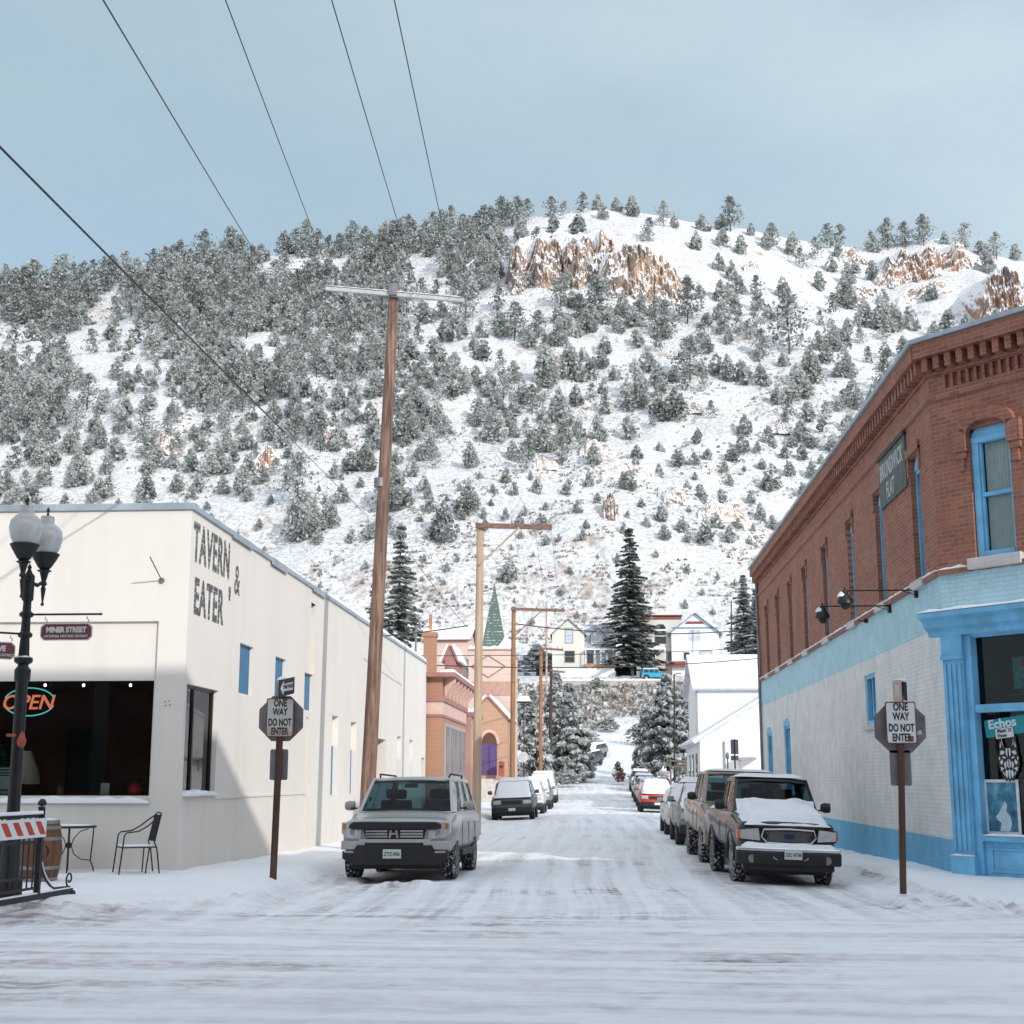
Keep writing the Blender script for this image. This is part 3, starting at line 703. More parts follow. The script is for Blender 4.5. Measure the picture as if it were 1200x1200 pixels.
# chamfer window
def chw():
    mb = MB(); B = lambda a0,a1,b0,b1,c0,c1: mb.fbox(CO,cd_,Z_,cn,a0,a1,b0,b1,c0,c1)
    B(.735,.86,5.222,7.25,-.2,-.06); B(1.44,1.495,5.222,7.25,-.2,-.06); B(.86,1.44,5.222,5.33,-.2,-.05); B(.735,1.495,7.17,7.27,-.2,-.045); B(.86,1.44,6.25,6.32,-.17,-.09)
    B(.86,.895,5.33,7.17,-.17,-.1); B(1.41,1.44,5.33,7.17,-.17,-.1)
    mb.prism([(.735,7.27),(1.495,7.27)]+arcpoly(.735,1.495,7.28,.21,12), CO,cd_,Z_,cn,-.16,-.07)
    fr = mb.build('window', BLUEW, bb, bevel=.006, world=True)
    mb = MB(); mb.fbox(CO,cd_,Z_,cn,.895,1.41,5.33,7.17,-.16,-.155); mb.build('pane', pane_mat('upper_clear_pane'), fr)
    mb = MB()
    for k in range(24): mb.fbox(CO,cd_,Z_,cn,.9,1.405,5.34+k*.037,5.362+k*.037,-.215,-.195)
    mb.build('blind', M('blind_slats', (.88,.90,.94), .6), fr)
    mb = MB(); ps = [(.90+k*.0137, -.20+.012*math.sin(k*1.3)) for k in range(38)]
    for (a,c),(a2,c2) in zip(ps, ps[1:]): mb.quad(CO+cd_*a+cn*c+Z_*5.3, CO+cd_*a2+cn*c2+Z_*5.3, CO+cd_*a2+cn*c2+Z_*7.2, CO+cd_*a+cn*c+Z_*7.2)
    mb.build('curtain', M('lace_curtain', (.85,.88,.93), .9, 0, .12, 9), fr, smooth=60)
    # projecting segmental brick hood with keyed shoulders
    mb = MB()
    outer = arcpoly(.58,1.65,7.43,.30,14); inner = arcpoly(.73,1.50,7.33,.20,14)
    for k in range(13):
        q = [outer[k], outer[k+1], inner[k+1], inner[k]]
        mb.prism(q[::-1], CO,cd_,Z_,cn,-.02,.10+.004*(k % 2))
    B2 = lambda a0,a1,b0,b1,c1: mb.fbox(CO,cd_,Z_,cn,a0,a1,b0,b1,-.02,c1)
    B2(.47,.725,7.05,7.42,.10); B2(.50,.70,6.93,7.05,.07); B2(.55,.65,6.72,6.93,.045)
    B2(1.505,1.76,7.05,7.42,.10); B2(1.53,1.73,6.93,7.05,.07); B2(1.58,1.68,6.72,6.93,.045)
    mb.build('window_hood', BRC, bb, world=True)
chw()
# small blue window and two arched doors on the painted side
O = Vector((XR,0,0)); u, n = -Y_, -X_
def side_win(a0, a1, z0, z1, dp):
    mb = MB(); mb.fbox(O,u,Z_,n,a0,a0+.09,z0,z1,-dp,-.03); mb.fbox(O,u,Z_,n,a1-.09,a1,z0,z1,-dp,-.03); mb.fbox(O,u,Z_,n,a0+.09,a1-.09,z1-.09,z1,-dp,-.03); mb.fbox(O,u,Z_,n,a0+.09,a1-.09,z0,z0+.09,-dp,-.03); mb.fbox(O,u,Z_,n,(a0+a1)/2-.03,(a0+a1)/2+.03,z0+.09,z1-.09,-dp,-.05)
    fr = mb.build('window', BLUEW, bb, world=True); mb = MB(); mb.fbox(O,u,Z_,n,a0+.09,a1-.09,z0+.09,z1-.09,-dp,-dp+.02); mb.build('pane', M('blue_glass', (.04,.14,.24), .1), fr)
side_win(-30.66,-29.53,2.77,3.84,.14)
snow_strip('window_sill_snow', [(XR-.06,29.5,2.71),(XR-.06,30.7,2.71)], (.12,0,0), .06, bb, 10)
mb = MB(); run_side(mb, 29.45, 30.74, 2.66, 2.765, .06); mb.build('window_sill', STONE, bb, world=True)
for y0, y1, zt in ((42.85,44.25,3.25),(47.3,48.7,3.15)):
    side_win(-y1, -y0, .2, zt, .2)
    mb = MB(); mb.prism([(-y1,zt-.02),(-y0,zt-.02)]+arcpoly(-y1,-y0,zt-.01,.22,10), O,u,Z_,n,-.01,.02); mb.build('arch_head', BLUEW, bb, world=True)
# painted blue strip beside the pilaster
# storefront on the chamfer
def shop():
    B = lambda mb,a0,a1,b0,b1,c0,c1,m=0: mb.fbox(CO,cd_,Z_,cn,a0,a1,b0,b1,c0,c1,m)
    mb = MB()
    prof = [(-.02,3.98),(.10,3.98),(.12,4.06),(.22,4.12),(.26,4.22),(.36,4.28),(.38,4.36),(-.02,4.38)]
    P = [CO+cd_*s_+cn*c+Z_*z for s_ in (-.22,CL) for c, z in prof]; k = len(prof)
    mb.add(P, [(i,(i+1)%k,k+(i+1)%k,k+i) for i in range(k)]+[tuple(range(k)), tuple(range(2*k-1,k-1,-1))]); mb.build('shop_cornice', BLUEW, bb, world=True)
    snow_strip('cornice_snow', [CO+cd_*-.22+cn*.38+Z_*4.37, CO+cd_*CL+cn*.38+Z_*4.37], -cn*.38, .06, bb, 12)
    for a in (.02, 2.62):
        mb = MB(); B(mb,a,a+.39,.42,3.58,.0,.09); B(mb,a-.03,a+.42,-.2,.42,0,.14); B(mb,a-.02,a+.41,3.58,3.66,0,.13); B(mb,a-.01,a+.40,3.66,3.98,0,.11)
        for k in range(4): B(mb,a+.03+k*.095,a+.03+k*.095+.05,.50,3.52,.09,.115)
        mb.build('pilaster', BLUEW, bb, bevel=.006, world=True)
        snow_strip('base_snow', [CO+cd_*(a-.03)+cn*.14+Z_*.42, CO+cd_*(a+.42)+cn*.14+Z_*.42], -cn*.05, .03, bb, 13)
    mb = MB(); B(mb,.41,.53,.12,3.97,-.16,.02); B(mb,2.62,2.70,.12,3.97,-.16,-.02); B(mb,.53,2.62,2.70,2.83,-.14,.0); B(mb,.53,2.62,3.93,3.97,-.14,-.02); B(mb,.53,2.62,.66,.75,-.14,.04)
    B(mb,.53,2.62,.05,.66,-.1,-.04); B(mb,.64,2.5,.18,.22,-.04,-.02); B(mb,.64,2.5,.52,.56,-.04,-.02); B(mb,.64,.68,.22,.52,-.04,-.02); B(mb,2.46,2.5,.22,.52,-.04,-.02)
    mb.build('window_frame', BLUEW, bb, bevel=.006, world=True)
    snow_strip('window_sill_snow', [CO+cd_*.55+cn*.05+Z_*.75, CO+cd_*2.6+cn*.05+Z_*.75], -cn*.08, .035, bb, 14)
    mb = MB(); B(mb,.53,2.62,2.83,3.93,-.15,-.145); B(mb,.53,2.62,.75,2.70,-.15,-.145); mb.build('shop_window', PANE, bb, world=True)
    mb = MB(); ID2 = M('shop_interior', (.022,.02,.02), .8, 0, .5, 1.5)
    q = lambda a,c,z: CO+cd_*a+cn*c+Z_*z
    mb.quad(q(-.3,-2.4,0),q(3,-2.4,0),q(3,-2.4,4.2),q(-.3,-2.4,4.2)); mb.quad(q(.45,-.17,.5),q(2.9,-.17,.5),q(3,-2.4,.5),q(.2,-2.4,.5)); mb.quad(q(.45,-.17,4),q(2.9,-.17,4),q(3,-2.4,4),q(.2,-2.4,4)); mb.quad(q(.43,-.17,0),q(.43,-.17,4.2),q(.2,-2.4,4.2),q(.2,-2.4,0)); mb.quad(q(2.8,-.17,0),q(2.8,-.17,4.2),q(3,-2.4,4.2),q(3,-2.4,0))
    mb.build('shop_interior', ID2, bb, world=True)
    # clutter on shelves seen dimly inside
    cols = [M('box_dull_red', (.22,.05,.06), .7), M('box_teal', (.03,.2,.22), .7), M('box_straw', (.28,.2,.08), .7), M('box_mauve', (.16,.1,.18), .7)]
    sh = thing('shelf_rack', q(1.5,-1.1,.5), 'dim rack of coloured goods inside the corner shop window', 'shelf')
    mb = MB()
    for z in (1.0,1.7,2.35,3.0): mb.fbox(q(0,0,0),cd_,Z_,cn,.45,2.7,z,z+.03,-1.3,-.9)
    mb.build('shelf', M('shelf_wood', (.1,.07,.05), .7), sh, world=True)
    for k in range(26):
        a = .55+rnd.random()*2; z = rnd.choice((1.03,1.73,2.38,3.03)); h = .12+rnd.random()*.3; w_ = .05+rnd.random()*.12
        mb = MB(); mb.fbox(q(0,0,0),cd_,Z_,cn,a,a+w_,z,z+h,-1.25,-1.0-.1*rnd.random()); mb.build('goods', cols[k % 4], sh, world=True, bevel=.01)
    return q
q = shop()
CU = cd_
tilt = (cd_+Z_*.10).normalized(); tw = (Z_-cd_*.10).normalized()
TEAL = M('teal_banner', (.01,.27,.31), .5, 0, .08, 3)
ban = thing('shop_banner', q(.95,-.12,2.44), 'teal banner reading Echos tilted inside the corner shop window', 'banner')
mb = MB(); Ob = q(.62,-.125,2.36); mb.fbox(Ob,tilt,tw,cn,0,1.7,-.07,.21,0,.006); mb.build('sheet', TEAL, ban, world=True)
text('lettering', 'Echos', .20, Ob+tilt*.33+tw*.125+cn*.009, tilt, tw, M('pale_letter', (.6,.78,.78), .5), ban, sx=1.1, bold=.006)
stk = thing('price_sticker', q(1.0,-.11,2.36), 'white sticker with two lines of print overlapping the teal banner', 'sticker')
mb = MB(); Os = q(.82,-.108,2.27); mb.fbox(Os,tilt,tw,cn,0,.33,0,.16,0,.004); mb.build('sheet', SIGNW, stk, world=True)
text('lettering', 'Pinot', .075, Os+tilt*.12+tw*.115+cn*.006, tilt, tw, SIGNB, stk, bold=.002); text('lettering', 'From', .075, Os+tilt*.12+tw*.04+cn*.006, tilt, tw, SIGNB, stk, bold=.002); text('lettering', '25', .075, Os+tilt*.27+tw*.115+cn*.006, tilt, tw, RED, stk, bold=.002)
# wolf-head decal : generic line art
wf = thing('wolf_decal', q(1.02,-.11,1.9), 'black and white wolf head drawing stuck on the lower shop window', 'decal')
WC = q(1.02,-.112,1.93)
half = [(0,.20),(.05,.21),(.08,.25),(.12,.40),(.155,.33),(.165,.20),(.175,.10),(.20,.05),(.185,.0),(.205,-.05),(.18,-.10),(.17,-.17),(.13,-.20),(.10,-.27),(.07,-.33),(.03,-.30),(0,-.34)]
poly = half+[(-a,b) for a, b in half[::-1][1:-1]]
mb = MB(); mb.prism(poly[::-1], WC, cd_, Z_, cn, 0, .003); mb.build('silhouette', SIGNB, wf, world=True)
mb = MB()
marks = [[(.085,.24),(.115,.37),(.10,.24)],[(.13,.30),(.15,.22),(.125,.20)],[(.01,.19),(.02,.06),(.045,.10),(.04,.19)],[(.06,.14),(.13,.16),(.15,.10),(.10,.09)],[(.05,.05),(.11,.065),(.10,.035),(.06,.03)],[(.155,.06),(.185,.04),(.16,.0)],[(.12,.02),(.165,-.03),(.13,-.07),(.10,-.02)],[(.01,.03),(.035,-.03),(.03,-.10),(.01,-.12)],[(.05,-.01),(.09,-.05),(.07,-.14),(.05,-.10)],[(.09,-.12),(.155,-.10),(.14,-.17)],[(.03,-.16),(.06,-.15),(.08,-.22),(.05,-.28),(.03,-.24)],[(.10,-.17),(.12,-.19),(.09,-.24)],[(.0,-.14),(.018,-.16),(.012,-.27),(0,-.29)]]
for pl in marks:
    for s_ in (1,-1):
        pp = [(a*s_, b) for a, b in pl]
        ar = sum(pp[i][0]*pp[(i+1) % len(pp)][1]-pp[(i+1) % len(pp)][0]*pp[i][1] for i in range(len(pp)))
        mb.prism(pp if ar > 0 else pp[::-1], WC, cd_, Z_, cn, .003, .006)
mb.build('white_marks', SIGNW, wf, world=True)
po = thing('framed_poster', q(.83,-.13,.76), 'framed blue poster of a pale animal in snow standing on the shop sill', 'poster')
PO = q(.53,-.12,.77)
mb = MB(); mb.fbox(PO,cd_,Z_,cn,0,.62,0,.86,-.02,.0); mb.build('frame', SIGNW, po, world=True)
def poster_mat():
    m, nt, b = newmat('blue_print'); pos = nt.nodes.new('ShaderNodeNewGeometry').outputs['Position']
    nt.links.new(ramp(nt, noise(nt, 5, 5, pos), [(.3,(.01,.06,.12)),(.5,(.03,.19,.31)),(.68,(.2,.42,.52))]), b.inputs['Base Color']); b.inputs['Roughness'].default_value = .3; return m
mb = MB(); mb.fbox(PO,cd_,Z_,cn,.045,.575,.045,.815,.0,.004); mb.build('print', poster_mat(), po, world=True)
mb = MB(); mb.prism([(.25,.05),(.42,.05),(.47,.16),(.45,.28),(.38,.36),(.40,.46),(.36,.52),(.30,.42),(.24,.33),(.18,.28),(.22,.22),(.28,.18)], PO,cd_,Z_,cn,.004,.006); mb.build('animal_shape', M('poster_white', (.5,.6,.66), .5), po, world=True)
dk = thing('teal_wall_hanging', q(1.1,-.5,3.3), 'dim teal and pink patterned cloth hanging in the upper shop window', 'wall hanging')
mb = MB(); DO = q(.95,-.5,2.98); mb.fbox(DO,cd_,Z_,cn,0,.42,.1,.62,0,.01); mb.build('cloth', M('teal_cloth', (.03,.22,.24), .7, 0, .6, 14), dk, world=True)
mb = MB(); mb.prism([(.14,.45),(.28,.45),(.25,.60),(.17,.60)], DO,cd_,Z_,cn,.01,.014); mb.build('patch', M('rose_cloth', (.3,.05,.09), .7), dk, world=True)
# BRUNSWICK FLAT painted sign board on the side wall
sg = thing('painted_wall_sign', (XR,26.7,7.4), 'faded grey and white board lettered BRUNSWICK FLAT on the brick side wall', 'sign')
mb = MB(); mb.fbox(O,u,Z_,n,-27.88,-25.5,6.985,7.965,0,.04); mb.build('board', M('grey_green_board', (.10,.115,.11), .8, 0, .3, 5), sg, world=True)
mb = MB(); mb.fbox(O,u,Z_,n,-27.92,-25.46,7.965,8.02,0,.07); mb.build('board_trim', SIGNB, sg, world=True)
LW = M('faded_white_letter', (.46,.47,.46), .8, 0, .3, 20)
text('lettering', 'BRUNSWICK', .46, (XR-.045,26.72,7.66), u, Z_, LW, sg, sx=.74, bold=.012, spacing=1.1)
text('lettering', 'FLAT', .46, (XR-.045,26.85,7.22), u, Z_, LW, sg, sx=.75, bold=.008)
# two gooseneck lamps on arms over the pavement
for k, (y, lx) in enumerate(((25.27,4.5),(27.6,4.46))):
    t = thing('wall_lamp', (XR,y,5.0), ('black arm lamp with snow on its shade, nearer the corner shop' if k == 0 else 'black arm lamp with snow on its shade, farther along the brick wall'), 'wall lamp', 'arm lamps on the brick wall')
    mb = MB(); mb.cyl((0,0,0),(lx-XR,0,0), .014, n=8); mb.box(-.06,0,-.05,.05,-.14,.08); mb.cyl((-.02,0,-.1),(-.3,0,0), .008, n=6); mb.build('arm', IRON, t)
    mb = MB(); mb.lathe([(.02,.02),(.05,0),(.07,-.08),(.14,-.17),(.145,-.24),(.10,-.25),(.06,-.33),(0,-.35)], c=(lx-XR,0,0), n=14); mb.cyl((lx-XR,0,0),(lx-XR,0,.06),.02); mb.build('lamp_shade', IRON, t, smooth=40)
    mb = MB(); mb.lathe([(.11,-.12),(.09,-.07),(.05,-.03),(.0,-.01)], c=(lx-XR-.03,.03,.01), n=14); mb.build('snow_cover', SNOW, t, smooth=60)
mb = MB(); mb.box(XR-.08,XR,29.95,30.05,4.93,5.0); mb.cyl((XR-.08,30,4.96),(XR-.2,30,4.98),.012); mb.build('wall_bracket', IRON, bb, world=True)
mb = MB(); mb.cyl((XR-.07,49.8,-.2),(XR-.07,49.8,8.8),.05,n=8); mb.cyl((XR-.07,49.5,5.2),(XR-.07,49.5,6.6),.03,n=6); mb.build('drainpipe', STEEL, bb, world=True)

# ================================================================== BUILDING BEHIND THE CAMERA (across the cross street) which shades the foreground
bk = thing('tall_brick_block', (10,-2,0), 'three storey brick block behind the viewer across the cross street', 'building')
mb = MB(); wh = [(x,x+1.4,z,z+2.2,.2) for x in range(-22,56,3) for z in (1.2,6,11)]
mb.panel((0,-2.2,0), X_, Z_, Y_, -26, 60, -.5, 16.2, wh, .2); mb.quad((-26,-2.2,16.2),(60,-2.2,16.2),(60,-20,16.2),(-26,-20,16.2)); mb.quad((-26,-2.2,-.5),(-26,-2.2,16.2),(-26,-20,16.2),(-26,-20,-.5)); mb.quad((60,-2.2,-.5),(60,-2.2,16.2),(60,-20,16.2),(60,-20,-.5)); mb.quad((-26,-20,-.5),(-26,-20,16.2),(60,-20,16.2),(60,-20,-.5))
mb.build('wall', brick_mat('block_brick', (1,0,0)), bk, world=True)
for a,b_,c,d,e in wh:
    mb = MB(); mb.quad((a,-2.4,c),(b_,-2.4,c),(b_,-2.4,d),(a,-2.4,d)); mb.build('window', DARKGLASS, bk, world=True)

# ================================================================== SIGN POSTS
def sign_post(base, top, hs, label, kind):
    """kind 0 left (wide V arrow signs on top), 1 right (box on top)"""
    t = thing('one_way_sign', base, label, 'street sign', 'one way do not enter signs at the junction')
    B = Vector(base); ax = (Vector(top)-B); Lh = ax.length
    mb = MB(); P0 = Vector((0,0,-.1)); s_ = .05 if kind == 0 else .043
    q = lambda c, z: [(c.x-s_, c.y-.03, z), (c.x+s_, c.y-.03, z), (c.x+s_, c.y+.03, z), (c.x-s_, c.y+.03, z)]
    mb.add(q(P0, -.1)+q(ax, ax.z), [(0,3,2,1),(4,5,6,7),(0,1,5,4),(1,2,6,5),(2,3,7,6),(3,0,4,7)]); mb.build('post', RUST, t, bevel=.006)
    at = lambda z: ax*(z/ax.z)
    c = at(hs['cz']); w, h = hs['w'], hs['h']
    def plate(name, c, poly, y0, y1, mat, parent=t, bev=0):
        mb = MB(); mb.prism(poly, c, X_, Z_, -Y_, -y1, -y0); return mb.build(name, mat, parent, bevel=bev)
    def rrect(w, h, r=.03, n=4):
        out = []
        for cx, cz, a0 in ((w/2-r, h/2-r, 0), (-w/2+r, h/2-r, 90), (-w/2+r, -h/2+r, 180), (w/2-r, -h/2+r, 270)):
            for k in range(n+1): a = R(a0+90*k/n); out.append((cx+r*math.cos(a), cz+r*math.sin(a)))
        return out
    fb = plate('sign_border', c, rrect(w, h), -.045, -.04, M('rusty_sign_edge', (.17,.075,.04), .8, 0, .4, 12))
    def face_mat():
        m, nt, b = newmat('weathered_sign_face'); tc = nt.nodes.new('ShaderNodeTexCoord').outputs['Object']
        sz = nt.nodes.new('ShaderNodeSeparateXYZ'); nt.links.new(tc, sz.inputs[0])
        low = nd(nt, 'ShaderNodeMapRange'); nt.links.new(sz.outputs[2], low.inputs[0]); low.inputs[1].default_value = hs['cz']-h*.1; low.inputs[2].default_value = hs['cz']-h*.5
        f = mth(nt, 'MULTIPLY', low.outputs[0], ramp(nt, noise(nt, 9, 5, tc), [(.35, .2), (.6, 1)])) if kind == 0 else ramp(nt, noise(nt, 7, 6, tc, .7), [(.64, 0), (.70, 1)])
        nt.links.new(mixc(nt, mth(nt, 'MULTIPLY', f, .75), (.50,.50,.47) if kind == 0 else (.66,.69,.70), (.33,.17,.10)), b.inputs['Base Color']); b.inputs['Roughness'].default_value = .55; return m
    plate('sign_face', c, rrect(w-.035, h-.035, .02), -.048, -.045, face_mat())
    for k, line in enumerate(('ONE','WAY','DO NOT','ENTER')):
        z = c.z+h*(.365, .14, -.13, -.36)[k]
        tx = text('lettering', line, .155*h/.62, B+Vector((c.x, c.y-.05, z)), X_, Z_, SIGNB, t, sx=.66 if len(line) < 5 else .60, bold=.005, ext=.001)
    # stop sign seen from behind
    r = hs['oct']; oc = at(hs['oz'])+Vector((hs.get('ox', 0), 0, 0)); oct_ = [(r*math.cos(R(22.5+45*k)), r*math.sin(R(22.5+45*k))) for k in range(8)]
    ob = plate('octagon_plate', oc, oct_, .034, .039, STEEL)
    mb = MB()
    for a, b_ in ((.30,.1),(.31,-.08),(.28,-.02)): mb.cyl(oc+Vector((a*r/.36,.034,b_)), oc+Vector((a*r/.36,.028,b_)), .008, n=6)
    mb.build('bolt', SIGNB, ob)
    lc = at(hs['lz']); plate('lower_plate', lc, rrect(hs['lw'], hs['lh'], .03), .034, .038, STEEL)
    if kind == 0:
        tz = at(ax.z-.14)
        for s, nm in ((1, 'arrow_sign'), (-1, 'arrow_sign')):
            a = Vector((math.cos(R(38)), .0, .06)) if s == 1 else Vector((-.35, .9, 0)); a.y = -.62 if s == 1 else .9
            a.normalize(); wv = Z_; nv = a.cross(wv)
            if nv.y > 0: nv = -nv
            O_ = tz+(Vector((-.02,-.06,0)) if s == 1 else Vector((-.06,.05,-.02)))
            mb = MB(); mb.prism([(0,-.14),(.36,-.11),(.36,.15),(0,.14)] if s == 1 else [(0,-.14),(.3,-.14),(.3,.13),(0,.13)], O_, a, wv, nv, 0, .004)
            ar = mb.build(nm, M('dark_sign_plate', (.025,.03,.04), .5, .1, .2, 8) if s == 1 else STEEL, t)
            if s == 1:
                mb = MB(); mb.prism([(.02,0),(.10,.115),(.10,.06),(.33,.075),(.33,-.05),(.10,-.05),(.10,-.11)][::-1], O_, a, wv, nv, .005, .008); mb.build('arrow', SIGNW, ar)
                text('lettering', 'ONE WAY', .085, B+O_+a*.215+wv*.012+nv*.011, a, wv, SIGNB, t, sx=.62, bold=.003, ext=.001)
        mb = MB(); mb.lathe([(.09,0),(.08,.03),(.03,.055),(0,.06)], c=ax+Vector((.0,0,-.0)), n=12); mb.build('snow_cover', SNOW, t, smooth=60)
    else:
        tz = at(ax.z-.14)
        mb = MB(); mb.box(tz.x-.12,tz.x+.005,-.10,-.096,tz.z-.15,tz.z+.15); ar = mb.build('arrow_sign', M('tan_faded_plate', (.45,.36,.31), .7, 0, .1, 6), t)
        mb = MB(); mb.prism([(0,-.13),(.22,-.13),(.22,.14),(0,.14)], tz+Vector((.03,-.08,0)), Vector((.42,.9,0)).normalized(), Z_, Vector((.9,-.42,0)), 0, .004); mb.build('arrow_sign', M('dark_sign_plate', (.025,.03,.04), .5), t)
        mb = MB(); mb.box(tz.x-.095,tz.x-.03,-.104,-.101,tz.z-.08,tz.z+.09); mb.build('faded_print', M('pale_rose_print', (.55,.47,.44), .7), ar)
        mb = MB(); mb.box(tz.x-.08,tz.x+.08,-.09,.02,ax.z+.012,ax.z+.035); mb.build('snow_cover', SNOW, t, bevel=.01)
        # stickers
        mb = MB(); mb.prism([(0,0),(.09,.02),(.08,.08),(.02,.06)], oc+Vector((.22,-.0,-.12)), X_, Z_, -Y_, -.033, -.030); mb.build('sticker', M('torn_sticker', (.5,.55,.62), .6, 0, .5, 60), ob)
        mb = MB(); mb.prism([(0,0),(.07,.0),(.07,.08),(0,.08)], c+Vector((w*.22,0,-h*.45)), X_, Z_, -Y_, .049, .050); mb.build('rust_patch', M('rust_spot', (.2,.1,.06), .8), t)
    return t
b0 = PZ(320,1027,.15); b1 = PY(331,797,b0.y)
sign_post(tuple(b0), tuple(b1), dict(cz=PY(328,841,b0.y).z-.15, w=.44, h=.61, oct=.385, oz=PY(328,842,b0.y).z-.15, ox=0, lz=PY(328,896,b0.y).z-.15, lw=.29, lh=.48), 'rusty one way do not enter sign leaning beside the cream tavern wall', 0)
b0 = PZ(1058,1039,.15); b1 = PY(1054.5,799,b0.y)
sign_post(tuple(b0), tuple(b1), dict(cz=PY(1055,847,b0.y).z-.15, w=.435, h=.60, oct=.395, oz=PY(1055,852,b0.y).z-.15, ox=0, lz=PY(1056,900,b0.y).z-.15, lw=.30, lh=.50), 'whiter one way do not enter sign beside the blue brick corner shop', 1)

# ================================================================== LAMP POST
lp = PZ(18,1056,.15); LX, LY = lp.x-.25, lp.y+.35
t = thing('street_lamp', (LX,LY,.12), 'ornate black twin globe street lamp carrying two small brown street signs', 'street lamp')
zt = lambda py: PY(30, py, LY).z-.12
mb = MB()
mb.lathe([(.17,0),(.17,.25),(.13,.32),(.12,.8),(.085,.95),(.08,1.2),(.075,zt(800)),(.10,zt(797)),(.105,zt(785)),(.07,zt(781)),(.067,zt(779)),(.115,zt(776)),(.12,zt(772)),(.07,zt(768)),(.062,zt(752)),(.058,zt(748)),(.09,zt(746)),(.095,zt(743)),(.06,zt(740)),(.055,zt(724)),(.09,zt(722)),(.092,zt(719)),(.055,zt(716)),(.052,zt(705)),(.075,zt(703)),(.075,zt(675)),(.045,zt(672)),(.02,zt(667)),(.03,zt(665)),(.0,zt(660))], n=18)
mb.build('post', IRON, t, smooth=35)
globes = [(.02,-.25,zt(641)), (.10,.25,zt(645))]
GLB = M('frosted_globe', (.66,.67,.67), .18, 0, .08, 3, coat=.3)
m = GLB; m.node_tree.nodes['Principled BSDF'].inputs['Transmission Weight'].default_value = .35
for gx, gy, g0 in globes:
    mb = MB(); mb.tube([(0,0,g0-.42),(gx*.6,gy*.6,g0-.45),(gx,gy,g0-.38),(gx,gy,g0-.1)], .028, 8)
    mb.lathe([(.0,-.72),(.025,-.70),(.012,-.66),(.035,-.48),(.02,-.45),(.05,-.42),(.03,-.38),(.06,-.26),(.10,-.24),(.06,-.22),(.09,-.19),(.16,-.07),(.19,-.01),(.165,0)], c=(gx,gy,g0), n=16); arm = mb.build('lamp_arm', IRON, t, smooth=40)
    mb = MB(); mb.lathe([(.15,0),(.19,.08),(.215,.2),(.20,.30),(.14,.37),(.095,.40),(.09,.50),(.0,.52)], c=(gx,gy,g0), n=22); gl = mb.build('globe', GLB, t, smooth=50)
    mb = MB(); mb.lathe([(.02,.52),(.012,.56),(.025,.59),(.0,.64)], c=(gx,gy,g0), n=8); mb.build('finial', IRON, gl)
za = zt(722)+.02
mb = MB(); mb.cyl((0,0,za),(1.0,.0,za), .014, n=8); mb.lathe([(0,-.02),(.03,0),(0,.02)], c=(1.0,0,za), n=8); mb.build('sign_arm', IRON, t)
zb = zt(743); dl = Vector((-.80,-.62,0)).normalized()
mb = MB(); mb.cyl((0,0,zb), Vector((0,0,zb))+dl*1.0, .014, n=8); mb.build('sign_arm', IRON, t)
MAR = M('maroon_sign', (.16,.05,.05), .55, 0, .1, 5)
def hang_sign(O_, a, w, h, l1, l2, label):
    s = thing('street_name_sign', O_, label, 'street sign', 'maroon hanging street name signs'); n = a.cross(Z_)
    if n.y > 0: n = -n
    c_ = .05; poly = [(-w/2+c_,-h/2),(w/2-c_,-h/2),(w/2,-h/2+c_),(w/2,h/2-c_),(w/2-c_,h/2),(-w/2+c_,h/2),(-w/2,h/2-c_),(-w/2,-h/2+c_)]
    mb = MB(); mb.prism(poly, (0,0,0), a, Z_, n, -.008, .0); mb.build('sign_border', SIGNW, s, bevel=.002)
    mb = MB(); mb.prism([(x*.955,y*.87) for x,y in poly], (0,0,0), a, Z_, n, .0, .004); mb.build('sign_face', MAR, s)
    text('lettering', l1, h*.42, Vector(O_)+n*.007+Z_*h*.10, a, Z_, SIGNW, s, sx=.86, bold=.005, ext=.001); text('lettering', l2, h*.20, Vector(O_)+n*.007-Z_*h*.26, a, Z_, SIGNW, s, sx=.9, bold=.001, ext=.001)
    for e in (-1, 1):
        mb = MB(); mb.tube([(a*(e*w*.40)+Vector((0,0,h/2))+Vector((.018*math.sin(k), 0, .012+.012*k))) for k in range(7)], .005, 5); mb.build('chain_link', IRON, s)
hang_sign((LX+.55,LY,.12+za-.085-.145), X_, .70, .23, 'MINER STREET', 'NATIONAL HISTORIC DISTRICT', 'maroon hanging sign lettered MINER STREET on the arm right of the lamp')
hang_sign(tuple(Vector((LX,LY,.12+zb-.23))+dl*.42), -dl, .62, .23, '16TH AVE', 'NATIONAL HISTORIC DISTRICT', 'maroon hanging sign angled on the lamp arm at the left edge')
mb = MB(); mb.cyl((-.1,-.13,zt(862)),(.02,-.13,zt(862)),.02); mb.lathe([(0,-.10),(.05,-.06),(.06,.0),(.03,.08),(0,.12)], c=(.08,-.08,zt(868)), n=10); mb.build('christmas_bow', M('dull_red_bow', (.35,.07,.04), .6), t)
snow_strip('post_snow', [Vector((-.12,-.10,zt(771)))+Vector((0,0,0)), Vector((.12,-.10,zt(771)))], (0,.12,0), .03, None, 30).parent = t

